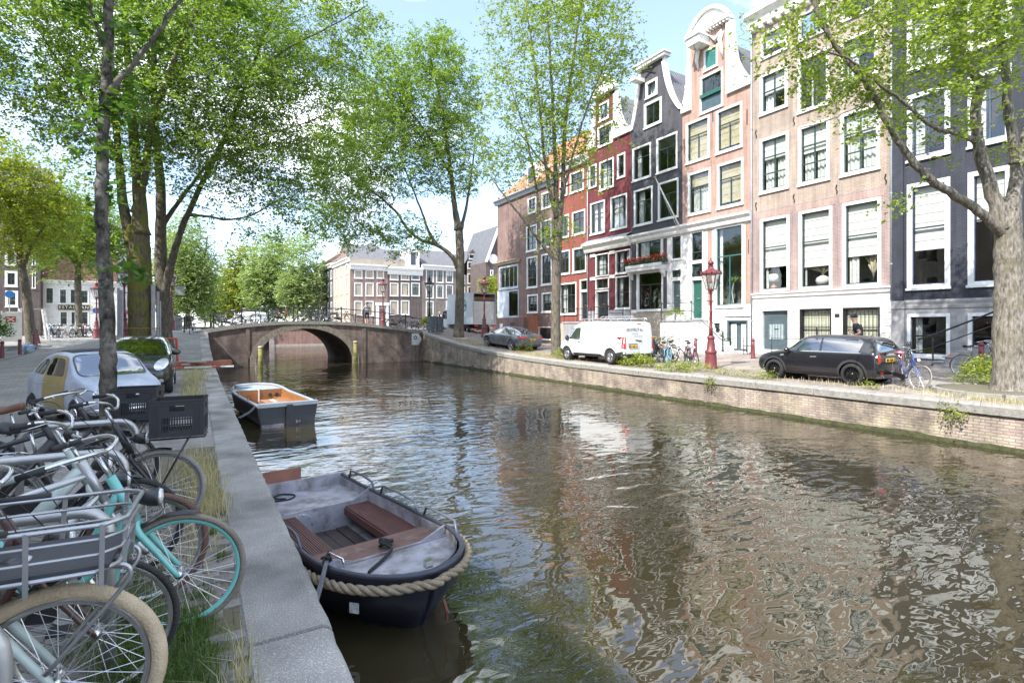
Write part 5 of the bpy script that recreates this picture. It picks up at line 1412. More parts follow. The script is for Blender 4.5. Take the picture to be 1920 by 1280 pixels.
# slender tree among the bicycles
Z = 8.2
make_tree('slender_tree', 'slender lichen-spotted tree standing in front of the small vintage car',
 [(grounded(LP(Z, [(203, 832), (203, 700), (202, 640), (198, 530), (192, 450), (190, 380), (191, 300), (196, 200), (202, 120), (204, 0), (200, -150), (198, -300), (205, -420)])), .118, .05),
 (LP(Z, [(205, 175), (240, 130), (272, 90), (310, 40), (345, -10, .4), (390, -90, .8)]), .045, .02),
 (LP(Z, [(196, 85), (185, 62, -.1), (178, 40, -.2), (166, 0, -.3), (150, -70, -.5)]), .03, .014)],
 [BL(220, -300, 8.2, (2.6, 2.2, 1.7), 6), BL(130, -180, 8, (1.5, 1.5, 1), 2.2), BL(350, -90, 8.4, (1.1, 1, .7), 1.2), BL(172, 190, 8, (.22, .25, .42), .16), BL(224, 185, 8.3, (.32, .3, .5), .22), BL(205, 330, 8.2, (.16, .2, .5), .12), BL(225, 520, 8.1, (.2, .2, .25), .10), BL(180, 300, 8.2, (.2, .2, .3), .08), BL(250, 60, 8.3, (.5, .4, .35), .2), BL(160, 20, 8.1, (.4, .4, .3), .15)],
 330, 3, 8, .125, LEAF_C, BARKT, 13, spray_len=(.25, .5), reach=3, clump=.14, nside=12)
# right bank, by the bridge
Z = 40
make_tree('elm_tree', 'forked elm beside the box truck at the bridge end',
 [(grounded(LP(Z, [(860, 632), (862, 570), (863, 510), (862, 460), (860, 425)])), .36, .30),
 (LP(Z, [(859, 500), (845, 478, -.3), (820, 460, -.6), (790, 450, -1), (765, 430, -1.3), (740, 395, -1.6), (700, 360, -2), (645, 325, -2.5)]), .19, .05),
 (LP(Z, [(818, 458, -.6), (802, 430, -.3), (792, 400, 0), (772, 350, .4), (745, 280, 1)]), .12, .04),
 (LP(Z, [(860, 430), (852, 385), (846, 330), (836, 250), (820, 160), (800, 80)]), .25, .05),
 (LP(Z, [(861, 440), (872, 400, .5), (882, 340, 1), (893, 250, 1.5)]), .15, .04),
 (LP(Z, [(846, 330), (800, 250, -1), (750, 190, -2), (700, 150, -3)]), .09, .03)],
 [BL(790, 180, 40, (5.0, 4.6, 4.6)), BL(700, 300, 38.5, (4.6, 4, 4)), BL(850, 290, 40, (3.0, 3.4, 3.6)), BL(650, 420, 37.5, (2.8, 2.6, 2.0)), BL(750, 440, 38, (3.4, 2.8, 1.6)), BL(820, 110, 40, (2.6, 2.4, 2.4)), BL(645, 310, 38, (3.0, 2.8, 2.8)), BL(622, 420, 37.5, (2.2, 2, 1.8)), BL(700, 200, 39, (3, 2.6, 2.4))],
 1450, 6, 12, .15, LEAF_A, BARK, 14)
Z = 29
make_tree('elm_tree', 'many-stemmed elm with sparse yellow-green leaves in front of the white van',
 [(grounded(LP(Z, [(1043, 668), (1042, 600), (1043, 530), (1045, 480), (1046, 440)])), .27, .23),
 (LP(Z, [(1043, 490), (1020, 462, -.2), (1002, 440, -.4), (985, 415, -.6), (960, 385, -.9), (925, 340, -1.2)]), .11, .03),
 (LP(Z, [(1042, 480), (1026, 440), (1012, 395), (1002, 330, .3), (985, 250, .6), (960, 170, 1)]), .12, .03),
 (LP(Z, [(1045, 445), (1043, 380), (1041, 300), (1036, 200), (1030, 80), (1022, -40)]), .17, .04),
 (LP(Z, [(1047, 440), (1055, 350), (1059, 250), (1070, 150), (1088, 20), (1100, -50)]), .15, .04),
 (LP(Z, [(1050, 380), (1066, 320, -.5), (1092, 230, -1), (1125, 140, -1.4), (1165, 60, -1.8)]), .09, .025),
 (LP(Z, [(1044, 410), (1024, 320, -.4), (1012, 200, -.6), (998, 90, -.9), (985, 0, -1)]), .11, .03),
 (LP(Z, [(1050, 355), (1080, 342, -.6), (1115, 332, -1.2), (1160, 318, -1.8)]), .05, .015),
 (LP(Z, [(1040, 330), (1005, 290, .8), (965, 240, 1.4), (930, 220, 1.8)]), .06, .02)],
 [BL(1040, 90, 29, (4.4, 4, 4.2)), BL(985, 250, 28.6, (2.9, 2.6, 2.8)), BL(1080, 230, 28.6, (2.8, 2.6, 3.0)), BL(1130, 70, 28, (2.4, 2.2, 2.4)), BL(945, 320, 28.2, (2.0, 1.8, 1.6)), BL(1035, 425, 28.3, (2.0, 1.5, 1.3)), BL(1110, 345, 27.6, (1.5, 1.2, .6)), BL(1040, -60, 29, (4, 4, 2))],
 860, 5, 10, .13, LEAF_B, BARK, 15)
Z = 13.4
make_tree('elm_tree', 'stout pale-barked elm at the quay edge with limbs across the tan and dark houses',
 [(grounded(LP(Z, [(1893, 740), (1893, 640), (1893, 540), (1891, 470), (1890, 420), (1893, 370)])), .375, .24),
 (LP(Z, [(1885, 440), (1850, 408, -.1), (1800, 372, -.2), (1742, 335, -.3), (1702, 290, -.3), (1667, 235, -.4), (1640, 180, -.5), (1600, 128, -.6), (1562, 80, -.7), (1530, 20, -.8), (1512, -50, -.9)]), .13, .035),
 (LP(Z, [(1880, 430), (1862, 365), (1842, 305), (1833, 262), (1830, 205), (1842, 150)]), .165, .10),
 (LP(Z, [(1833, 265), (1790, 250, -.2), (1745, 236, -.4), (1695, 192, -.6), (1645, 155, -.8), (1590, 110, -1), (1540, 95, -1.2)]), .065, .02),
 (LP(Z, [(1893, 420), (1904, 350), (1905, 295), (1893, 220), (1885, 120), (1868, 20), (1850, -80)]), .16, .06),
 (LP(Z, [(1905, 310), (1930, 230), (1948, 120), (1960, 0), (1970, -120)]), .11, .04),
 (LP(Z, [(1842, 160), (1812, 110, .3), (1792, 60, .4), (1775, 0, .5), (1760, -90, .6)]), .09, .04),
 (LP(Z, [(1640, 182, -.5), (1600, 205, -.9), (1540, 230, -1.3), (1500, 240, -1.6)]), .025, .01)],
 [BL(1700, 110, 13.2, (2.8, 2.4, 1.7)), BL(1560, 80, 12.9, (1.9, 1.8, 1.4)), BL(1835, 60, 13.2, (2.0, 2, 1.5)), BL(1440, 70, 12.8, (.9, .9, .55)), BL(1690, 380, 13.1, (.7, .4, .28), .25), BL(1720, 230, 13, (1.5, 1.2, .8), 1.3), BL(1860, 240, 13.2, (.8, .8, .7), .5), BL(1560, 240, 12.8, (1.0, .8, .5), .35), BL(1700, -150, 13.4, (4, 3, 2.2)), BL(1940, -60, 13.4, (2.5, 2.5, 2))],
 850, 5, 10, .095, LEAF_B, BARKP, 16, spray_len=(.3, .6), clump=.22)
# beyond: smaller trees on the left bank, and the avenue past the bridge
make_tree('street_tree', 'leafy street tree with a bent trunk on the far left pavement',
 [(grounded(LP(34, [(60, 640), (54, 590), (46, 530), (38, 485), (33, 430)])), .30, .18), (LP(34, [(42, 500), (60, 460), (85, 420)]), .12, .05), (LP(34, [(34, 440), (20, 390), (5, 340)]), .12, .05)],
 [BL(20, 390, 34, (3.4, 3, 3.2)), BL(80, 430, 34.5, (2.8, 2.6, 2.2)), BL(-40, 420, 34, (3, 3, 3)), BL(20, 300, 34, (2.0, 2, 1.5)), BL(70, 350, 34, (3, 2.6, 2.4)), BL(-10, 330, 34, (3, 3, 2.4))], 640, 5, 9, .17, LEAF_Y, BARK, 17, twig=False)
make_tree('street_tree', 'leafy street tree in front of the restaurant windows',
 [(grounded(LP(47, [(151, 634), (147, 570), (146, 510), (148, 460)])), .3, .2), (LP(47, [(147, 500), (120, 470), (100, 440)]), .12, .05), (LP(47, [(148, 480), (175, 450), (190, 410)]), .12, .05)],
 [BL(150, 440, 47, (4.2, 3.6, 3.4)), BL(115, 480, 46, (3, 3, 2.4)), BL(200, 470, 47, (3, 3, 2.6)), BL(160, 380, 47, (2.5, 2.5, 2)), BL(110, 410, 45, (4, 3, 3)), BL(210, 420, 46, (2.6, 2.6, 3))], 640, 5, 9, .20, LEAF_A, BARK, 18, twig=False)
def far_tree(label, px_, Z, top, bot, half, leafm, seed, n_t=300, size=.32, base_py=612, name='avenue_tree', wd=1.0):
 c = atD(px_, (top + bot) / 2, Z); hz = (bot - top) / 2 * Z / 1000; hx = half * Z / 1000
 b = atD(px_, base_py, Z)
 b.z = max(WATER_Z, 0.8 if b.x < 4 else 1.5)
 t = Vector((c.x, c.y, c.z + hz * .3)); mid = b.lerp(t, .45)
 make_tree(name, label, [([b, b.lerp(t, .2), mid, t], .35, .1), ([mid, Vector((c.x - hx * .5, c.y, c.z)), Vector((c.x - hx * .8, c.y + 1, c.z + hz * .4))], .15, .05), ([mid, Vector((c.x + hx * .5, c.y, c.z)), Vector((c.x + hx * .7, c.y - 1, c.z + hz * .5))], .15, .05)],
  [((c.x, c.y, c.z), (hx, hx * wd, hz), 3.0), ((c.x - hx * .4, c.y, c.z - hz * .3), (hx * .8, hx * .8, hz * .6), 1.5), ((c.x + hx * .4, c.y, c.z - hz * .35), (hx * .8, hx * .8, hz * .6), 1.5)],
  int(n_t * 1.5), 6, 10, size, leafm, BARK, seed, group='trees along the canal past the bridge', spray_len=(.8, 1.6), twig=False, reach=12, clump=.6, nside=6)
far_tree('grey-green willowy tree just past the left end of the bridge', 352, 58, 392, 596, 46, LEAF_W, 21, 520, .2)
far_tree('dull green tree behind the willowy one past the bridge', 330, 78, 430, 590, 38, LEAF_W, 22, 260, .3)
far_tree('low dark green tree at the end of the canal view', 416, 150, 505, 606, 28, LEAF_A, 23, 260, .42)
far_tree('bright yellow-green tree over the white van on the bridge', 460, 128, 448, 606, 44, LEAF_Y, 24, 420, .42)
far_tree('pale green tree right of the yellow-green one past the bridge', 512, 104, 425, 604, 46, LEAF_W, 25, 420, .38)
far_tree('airy tree with upright branches in front of the far quay houses', 568, 98, 428, 604, 38, LEAF_W, 26, 300, .32)
far_tree('small far tree closing the avenue on the left', 396, 170, 545, 604, 20, LEAF_C, 27, 160, .5)
far_tree('round green tree between the far houses and the corner house', 930, 66, 520, 600, 26, LEAF_Y, 28, 200, .25)
# vehicles
def paint(name, c, rough=.28, metal=0.0, flake=.04):
 return M(name, c, rough, metal, var=flake, vs=2, coat=.8, c2=[x * .8 + .04 for x in c], c2s=3, c2t=.66)
TYRE = M('tyre_rubber', (.022, .022, .023), .85, var=.2, vs=20)
ALLOY = M('alloy_silver', (.55, .55, .56), .3, .9, var=.08)
BLACKRIM = M('black_alloy', (.02, .02, .022), .3, .3, var=.1)
TRIMB = M('black_plastic', (.035, .035, .038), .6, var=.12)
CHROME = M('chrome', (.75, .76, .78), .12, 1.0, var=.04)
REDL = M('red_lamp', (.55, .02, .015), .2, var=.1, coat=.6)
CLEARL = M('clear_lamp', (.62, .64, .66), .12, .4, var=.1, coat=1.0)
AMBER = M('amber_lamp', (.7, .25, .03), .25)
PLATE = M('yellow_plate', (.85, .52, .02), .4, var=.04)
PTXT = M('plate_ink', (.02, .02, .02), .5)
CGLASS = glass('car_glass', (.28, .33, .32), 1.0, .26)
INTER = M('car_interior', (.03, .03, .032), .8, var=.2)
def rpoly(pts, r=.05, n=3):
 o = []; k = len(pts)
 for i in range(k):
  a = Vector(pts[i - 1]); b = Vector(pts[i]); c = Vector(pts[(i + 1) % k])
  da = (a - b); dc = (c - b); ra = min(r, da.length * .45); rc = min(r, dc.length * .45)
  p0 = b + da.normalized() * ra; p2 = b + dc.normalized() * rc
  for j in range(n + 1):
   t = j / n; q = p0 * (1 - t) ** 2 + b * 2 * t * (1 - t) + p2 * t * t
   o.append((q.x, q.y))
 return o
def eval_mesh(ob):
 dg = bpy.context.evaluated_depsgraph_get()
 return bpy.data.meshes.new_from_object(ob.evaluated_get(dg))
class Car:
 def __init__(s, name, label, cat, loc, rz, stations, paintm, wheels, wr, ww=.2, track=None, arch=1.14, subs=2, flat=False):
  s.root = empty(name, loc, rz, label, cat)
  mb = MB(); ring = None
  for (x, zb, zs, zt, ws, wt) in stations:
   hs = zt - zs
   half = [(0, zb), (ws * .78, zb), (ws * .955, zb + .07), (ws, zb + .45 * (zs - zb)), (ws * .992, zs - .07), (ws * .955, zs), (wt + (ws * .955 - wt) * .42, zs + hs * .58), (wt + .015, zt - min(.05, hs * .4)), (wt * .78, zt), (wt * .4, zt + .012), (0, zt + .018)]
   full = [(-a, b) for a, b in half[::-1][:-1]] + [(a, b) for a, b in half[:-1]]
   full = full  # closed ring
   for a, b in full: mb.v.append((x, a, b))
   ring = len(full)
  k = len(stations)
  for i in range(k - 1):
   for j in range(ring):
    j2 = (j + 1) % ring
    mb.f.append((i * ring + j, (i + 1) * ring + j, (i + 1) * ring + j2, i * ring + j2)); mb.mi.append(0)
  mb.f.append(tuple(range(ring))); mb.mi.append(0)
  mb.f.append(tuple((k - 1) * ring + j for j in range(ring - 1, -1, -1))); mb.mi.append(0)
  tmp = mb.build('tmp', paintm, None)
  md = tmp.modifiers.new('s', 'SUBSURF'); md.levels = subs; md.render_levels = subs
  me = eval_mesh(tmp); bpy.data.objects.remove(tmp, do_unlink=True)
  bm = bmesh.new(); bm.from_mesh(me); bmesh.ops.recalc_face_normals(bm, faces=bm.faces); bm.to_mesh(me)
  s.bvh = BVHTree.FromBMesh(bm); bm.free()
  body = bpy.data.objects.new('body', me); COL.objects.link(body)
  s.tr = track if track else max(q[4] for q in stations) - ww * .55
  # wheel arches cut out of the body
  cut = MB()
  for x in wheels:
   for sd in (-1, 1):
    cut.lathe([(wr * arch, -.32), (wr * arch, .32)], 28, mat=Matrix.Translation((x, sd * (s.tr + .05), wr)) @ Matrix.Rotation(R(90), 4, 'X'))
  co = cut.build('cut', paintm)
  bo = body.modifiers.new('b', 'BOOLEAN'); bo.object = co; bo.operation = 'DIFFERENCE'; bo.solver = 'EXACT'
  me2 = eval_mesh(body)
  body.modifiers.clear(); body.data = me2; bpy.data.objects.remove(co, do_unlink=True)
  me2.polygons.foreach_set('use_smooth', [True] * len(me2.polygons))
  try: me2.set_sharp_from_angle(angle=R(38))
  except Exception: pass
  body.parent = s.root; s.body = body; s.wr = wr; s.wheels = wheels
 def hit(s, o, d):
  l, n, i, dist = s.bvh.ray_cast(Vector(o), Vector(d))
  return l, n
 def patch(s, name, poly, proj, mat, off=.004, parent=None, step=.09, flatten=None, thick=0.0):
  xs = [p[0] for p in poly]; ys = [p[1] for p in poly]; ex = []
  a = min(xs) + step / 2
  while a < max(xs):
   b = min(ys) + step / 2
   while b < max(ys):
    if inside((a, b), poly): ex.append((a, b))
    b += step
   a += step
  dense = []
  for i in range(len(poly)):
   p, q = Vector(poly[i]), Vector(poly[(i + 1) % len(poly)]); k = max(1, int((q - p).length / step))
   dense += [tuple(p.lerp(q, t / k)) for t in range(k)]
  v2, tr = poly_holes(dense, [], ex)
  vs = []
  for p in v2:
   if proj == 'left': o, d = (p.x, 3, p.y), (0, -1, 0)
   elif proj == 'right': o, d = (p.x, -3, p.y), (0, 1, 0)
   elif proj == 'front': o, d = (6, p.x, p.y), (-1, 0, 0)
   elif proj == 'rear': o, d = (-6, p.x, p.y), (1, 0, 0)
   else: o, d = (p.x, p.y, 5), (0, 0, -1)
   l, n = s.hit(o, d)
   if l is None:
    l = vs[-1] if vs else Vector((p.x, 0, p.y)); n = Vector((0, 0, 0))
   else:
    if n.dot(Vector(d)) > 0: n = -n
   vs.append(Vector(l) + n * off)
  mb = MB(); mb.add(vs, tr)
  o = mb.build(name, mat, parent or s.root, smooth=True)
  return o
 def sides(s, name, poly, mat, **kw):
  return s.patch(name, poly, 'left', mat, **kw), s.patch(name, [(a, b) for a, b in poly][::-1], 'right', mat, **kw)
 def line(s, name, pts, proj, mat, wd=.012, off=.004):
  vs = []
  for a, b in pts:
   if proj == 'left': o, d = (a, 3, b), (0, -1, 0)
   elif proj == 'right': o, d = (a, -3, b), (0, 1, 0)
   elif proj == 'front': o, d = (6, a, b), (-1, 0, 0)
   elif proj == 'rear': o, d = (-6, a, b), (1, 0, 0)
   else: o, d = (a, b, 5), (0, 0, -1)
   l, n = s.hit(o, d)
   if l is not None: vs.append(Vector(l))
  if len(vs) > 1:
   mb = MB(); mb.tube(vs, wd / 2, 5); return mb.build(name, mat, s.root)
 def wheel(s, x, sd, rimm, spokes=8, rr=.72, hubcap=False, wd=.2):
  w = s.wr; t = empty('wheel', (x, sd * (s.tr), w), 0); t.parent = s.root
  del_ = None
  prof = [(w * rr, -wd / 2), (w * .93, -wd / 2), (w * .99, -wd * .36), (w, -wd * .2), (w, wd * .2), (w * .99, wd * .36), (w * .93, wd / 2), (w * rr, wd / 2)]
  mt = Matrix.Rotation(R(90), 4, 'X')
  mb = MB(); mb.lathe(prof, 28, mat=mt, cap=False); mb.build('tyre', TYRE, t, smooth=True)
  q = w * rr
  mb = MB()
  mb.lathe([(q * 1.01, -wd * .46), (q * .95, -wd * .44), (q * .9, -wd * .15), (q * .9, wd * .15), (q * .95, wd * .44), (q * 1.01, wd * .46)], 24, mat=mt, cap=False)
  yo = sd * wd * .30
  if hubcap:
   mb.lathe([(q * .93, 0), (q * .8, .03), (q * .45, .045), (q * .3, .02), (q * .28, .06), (0, .065)], 20, mat=Matrix.Translation((0, yo * .9, 0)) @ Matrix.Rotation(R(-90 * sd), 4, 'X'))
   for i in range(10):
    a = 2 * math.pi * i / 10; mb.cbox((q * .62 * math.cos(a), yo + sd * .045, q * .62 * math.sin(a)), .035, .012, .05, rot=Matrix.Rotation(-a + R(90), 3, 'Y'))
  else:
   for i in range(spokes):
    a = 2 * math.pi * i / spokes
    mb.bar((q * .12 * math.cos(a), yo, q * .12 * math.sin(a)), (q * .94 * math.cos(a), yo * .92, q * .94 * math.sin(a)), .5 * q / spokes + .012, .025, up=Vector((0, 1, 0)))
   mb.lathe([(q * .2, 0), (q * .2, .03), (q * .1, .045), (0, .046)], 12, mat=Matrix.Translation((0, yo - sd * .015, 0)) @ Matrix.Rotation(R(-90 * sd), 4, 'X'))
  mb.build('rim', rimm, t)
  mb = MB(); mb.lathe([(q * .9, 0), (q * .9, .01)], 20, mat=Matrix.Translation((0, -sd * wd * .1, 0)) @ Matrix.Rotation(R(90), 4, 'X')); mb.build('brake_disc', INTER, t)
  return t
 def all_wheels(s, rimm, **kw):
  for x in s.wheels:
   for sd in (-1, 1): s.wheel(x, sd, rimm, **kw)
 def liner(s, wd=.34):
  mb = MB()
  for x in s.wheels:
   for sd in (-1, 1):
    q = s.wr * 1.135
    mb.lathe([(q, -.30), (q, .30)], 24, mat=Matrix.Translation((x, sd * (s.tr - .10), s.wr)) @ Matrix.Rotation(R(90), 4, 'X'), cap=False)
    mb2 = MB(); mb2.lathe([(q, 0), (q, .01)], 24, mat=Matrix.Translation((x, sd * (s.tr - .38), s.wr)) @ Matrix.Rotation(R(90), 4, 'X')); mb2.build('wheel_well', INTER, s.root)
 def arches(s, mat, w_=.06):
  for x in s.wheels:
   for sd, pr in ((1, 'left'), (-1, 'right')):
    q = s.wr * 1.14; a0 = -.15
    outer = [(x + (q + w_) * math.cos(math.pi * i / 18 * (1 - 2 * a0 / math.pi) + a0), s.wr + (q + w_) * math.sin(math.pi * i / 18 * (1 - 2 * a0 / math.pi) + a0)) for i in range(19)]
    inner = [(x + q * 1.0 * math.cos(math.pi * i / 18 * (1 - 2 * a0 / math.pi) + a0), s.wr + q * math.sin(math.pi * i / 18 * (1 - 2 * a0 / math.pi) + a0)) for i in range(19)]
    s.patch('wheel_arch_trim', (outer + inner[::-1]) if sd > 0 else (outer + inner[::-1]), pr, mat, off=.008, step=.12)
 def mirror(s, x, z, mat, sz=(.1, .09, .07), out_=.16):
  for sd in (-1, 1):
   l, n = s.hit((x, 3 * sd, z), (0, -sd, 0))
   y = (l.y if l else .8 * sd)
   mb = MB(); mb.lathe([(0, -1), (.6, -.8), (1, -.2), (.95, .5), (.55, .95), (0, 1)], 10, mat=Matrix.Translation((x, y + sd * out_, z + .02)) @ Matrix.Diagonal((sz[0], sz[1], sz[2], 1)) @ Matrix.Rotation(R(90), 4, 'X'))
   mb.tube([(x, y - sd * .03, z - .05), (x, y + sd * out_, z)], .02, 5)
   mb.build('mirror', mat, s.root, smooth=True)
 def plate(s, proj, z, w=.5, h=.11, y=0):
  l, n = s.hit((6 if proj == 'front' else -6, y, z), (-1 if proj == 'front' else 1, 0, 0))
  sx = 1 if proj == 'front' else -1
  mb = MB(); mb.box(-.008, .012, -w / 2, w / 2, -h / 2, h / 2, mat=Matrix.Translation((l.x + sx * .012, y, z))); p = mb.build('number_plate', PLATE, s.root)
  mb = MB()
  for i in range(8):
   if i in (1, 5): continue
   a = -w * .40 + w * .115 * i
   mb.box(l.x + sx * .026, l.x + sx * .0265, y + a - .016, y + a + .016, z - h * .28, z + h * .28) if False else mb.box(min(l.x + sx * .026, l.x + sx * .028), max(l.x + sx * .026, l.x + sx * .028), y + a - .018, y + a + .018, z - h * .28, z + h * .28)
  o = mb.build('plate_characters', PTXT, p); o['kind'] = 'stuff'
  mb = MB(); mb.box(min(l.x + sx * .026, l.x + sx * .029), max(l.x + sx * .026, l.x + sx * .029), y + w / 2 * (1 if sx < 0 else -1) - .02, y + w / 2 * (1 if sx < 0 else -1) + .02, z - h / 2, z + h / 2); mb.build('plate_band', M('eu_blue', (.02, .07, .4), .4), p)
 def wiper(s, pts, proj):
  s.line('wiper', pts, proj, TRIMB, .02)
def ground_z(x, y): return ground(x, y)
# small black hatchback by the quay
cx, cy = 17.65, 9.75
st = [(-1.91, .40, .76, .80, .70, .58), (-1.905, .28, .93, .98, .82, .66), (-1.85, .2, .98, 1.16, .865, .66), (-1.72, .19, .98, 1.36, .872, .62), (-1.55, .19, .98, 1.43, .872, .605), (-1.1, .19, .97, 1.46, .872, .60), (-.4, .19, .96, 1.475, .87, .60), (.2, .19, .95, 1.46, .87, .595), (.42, .19, .945, 1.40, .87, .59), (.66, .19, .94, 1.18, .87, .63), (.86, .19, .935, 1.02, .868, .68), (.96, .19, .92, .97, .868, .69), (1.4, .19, .87, .935, .86, .66), (1.70, .21, .78, .86, .83, .58), (1.86, .26, .66, .74, .76, .52), (1.91, .36, .56, .62, .66, .46)]
BLK = paint('black_car_paint', (.012, .012, .016))
c = Car('parked_car', 'black three-door hatchback with oval red tail lamps parked at the quay', 'car', (cx, cy, ground_z(cx - .8, cy)), R(90), st, BLK, (-1.26, 1.22), .325)
fw = rpoly([(.76, .975), (.38, 1.355), (-.27, 1.40), (-.29, .975)], .04); rw = rpoly([(-.35, .975), (-.33, 1.40), (-1.35, 1.38), (-1.52, 1.30), (-1.44, .975)], .05)
c.sides('side_window', fw, CGLASS); c.sides('side_window', rw, CGLASS)
c.patch('windscreen', rpoly([(-.60, .985), (-.52, 1.33), (.52, 1.33), (.60, .985)], .08), 'front', CGLASS)
c.patch('rear_window', rpoly([(-.66, 1.0), (-.58, 1.34), (.58, 1.34), (.66, 1.0)], .08), 'rear', CGLASS)
c.arches(TRIMB, .07); c.sides('sill_trim', [(-.9, .2), (.85, .2), (.85, .30), (-.9, .30)], TRIMB, off=.008)
c.patch('roof_panel', rpoly([(-1.45, -.5), (-1.45, .5), (.3, .5), (.3, -.5)], .1), 'top', M('grey_roof', (.06, .058, .055), .45, var=.2), off=.004)  # dark grey panel over the black roof, lighter than the body
for sd in (-1, 1):
 e = [(sd * .66 + .105 * math.cos(a), .80 + .125 * math.sin(a)) for a in [2 * math.pi * i / 18 for i in range(18)]]
 c.patch('tail_lamp', e, 'rear', REDL, off=.02)
 l_ = [(sd * .66 + .12 * math.cos(a), .80 + .14 * math.sin(a)) for a in [2 * math.pi * i / 18 for i in range(19)]]
 c.line('lamp_ring', l_, 'rear', CHROME, .022)
 c.patch('reflector', rpoly([(sd * .5 - .08, .36), (sd * .5 + .08, .36), (sd * .5 + .08, .42), (sd * .5 - .08, .42)], .02), 'rear', REDL, off=.01)
 c.patch('headlamp', [(sd * .58 + .12 * math.cos(a), .70 + .13 * math.sin(a)) for a in [2 * math.pi * i / 16 for i in range(16)]], 'front', CLEARL, off=.01)
for pr in ('left', 'right'):
 c.line('door_line', [(.78, .95), (.80, .7), (.72, .3), (.6, .22)], pr, INTER, .010, ); c.line('door_line', [(-.31, .95), (-.31, .6), (-.33, .22)], pr, INTER, .010)
 c.line('window_strip', [(.95, .955), (.2, .962), (-.6, .968), (-1.5, .962)], pr, CHROME, .03)
 c.line('door_handle', [(-.02, .80), (-.22, .805)], pr, CHROME, .035)
 c.line('side_scuttle', [(.98, .80), (.86, .82)], pr, CHROME, .05)
c.patch('tailgate_handle', rpoly([(-.28, .90), (.28, .90), (.28, .955), (-.28, .955)], .025), 'rear', CHROME, off=.03)
c.plate('rear', .76)
c.line('bumper_line', [(-.8, .56), (0, .55), (.8, .56)], 'rear', INTER, .014)
mb = MB(); mb.lathe([(.045, 0), (.045, .12), (.03, .12), (.03, .02)], 10, mat=Matrix.Translation((-1.80, .38, .28)) @ Matrix.Rotation(R(-90), 4, 'Y')); mb.build('exhaust', CHROME, c.root)
c.line('rear_wiper', [(.05, 1.02), (-.3, 1.06)], 'rear', TRIMB, .02)
mb = MB(); mb.tube([(-1.3, 0, 1.41), (-1.45, 0, 1.50)], .008, 5); mb.build('aerial', TRIMB, c.root)
c.mirror(.72, .99, BLK)
c.all_wheels(BLACKRIM, spokes=14); c.liner()
# grey saloon coupe
cx, cy = 17.45, 29.6
st = [(-2.39, .48, .80, .86, .62, .5), (-2.34, .32, .96, 1.0, .80, .62), (-2.15, .22, 1.0, 1.06, .90, .62), (-1.7, .2, .98, 1.17, .925, .58), (-1.1, .19, .96, 1.34, .925, .555), (-.4, .19, .95, 1.43, .925, .565), (.1, .19, .94, 1.42, .925, .57), (.5, .19, .93, 1.30, .925, .58), (.85, .19, .92, 1.12, .925, .64), (1.15, .19, .90, .99, .92, .70), (1.7, .2, .83, .90, .91, .64), (2.1, .22, .74, .80, .85, .56), (2.3, .28, .62, .68, .72, .5), (2.39, .38, .52, .56, .55, .4)]
GRYP = paint('slate_grey_paint', (.12, .135, .16), .25, .3)
c = Car('parked_car', 'slate grey fastback saloon parked between two elms near the bridge', 'car', (cx, cy, ground_z(cx - .8, cy) - .02), R(90 + 3), st, GRYP, (-1.42, 1.43), .345)
c.root.rotation_euler.y = -math.atan((ramp(cy + 1.4) - ramp(cy - 1.4)) / 2.8)
c.sides('side_window', rpoly([(1.0, .985), (.45, 1.32), (-.28, 1.37), (-.30, .98)], .05), CGLASS); c.sides('side_window', rpoly([(-.36, .98), (-.34, 1.37), (-.95, 1.33), (-1.05, .98)], .05), CGLASS); c.sides('side_window', rpoly([(-1.1, .98), (-1.02, 1.31), (-1.5, 1.12), (-1.62, 1.0)], .04), CGLASS)
c.patch('rear_window', rpoly([(-.62, 1.06), (-.46, 1.36), (.46, 1.36), (.62, 1.06)], .08), 'rear', CGLASS)
c.patch('windscreen', rpoly([(-.64, 1.0), (-.5, 1.36), (.5, 1.36), (.64, 1.0)], .08), 'front', CGLASS)
for sd in (-1, 1):
 c.patch('tail_lamp', rpoly([(sd * .36, .83), (sd * .84, .80), (sd * .86, .92), (sd * .38, .90)], .03), 'rear', REDL, off=.012)
 c.patch('bumper_reflector', rpoly([(sd * .6, .42), (sd * .82, .44), (sd * .82, .47), (sd * .6, .45)], .01), 'rear', REDL, off=.01)
 c.patch('tail_lamp_wrap', rpoly([(-2.32, .82), (-2.1, .86), (-2.1, .93), (-2.32, .92)], .02), 'left' if sd > 0 else 'right', REDL, off=.01)
c.patch('rear_diffuser', rpoly([(-.78, .26), (.78, .26), (.7, .42), (-.7, .42)], .04), 'rear', TRIMB, off=.006)
c.plate('rear', .76)
for pr in ('left', 'right'):
 c.line('door_line', [(.95, .93), (.95, .5), (.8, .24)], pr, INTER, .011); c.line('door_line', [(-.33, .95), (-.33, .24)], pr, INTER, .011); c.line('door_line', [(-1.15, .95), (-1.05, .6), (-1.0, .3)], pr, INTER, .011)
 c.line('door_handle', [(-.05, .86), (-.27, .865)], pr, GRYP, .035); c.line('door_handle', [(-.8, .87), (-1.02, .875)], pr, GRYP, .035)
 c.patch('sill_trim', [(-1.0, .2), (1.0, .2), (1.0, .27), (-1.0, .27)], pr, TRIMB, off=.006)
c.mirror(.82, 1.03, GRYP); c.all_wheels(ALLOY, spokes=5, rr=.76); c.liner()
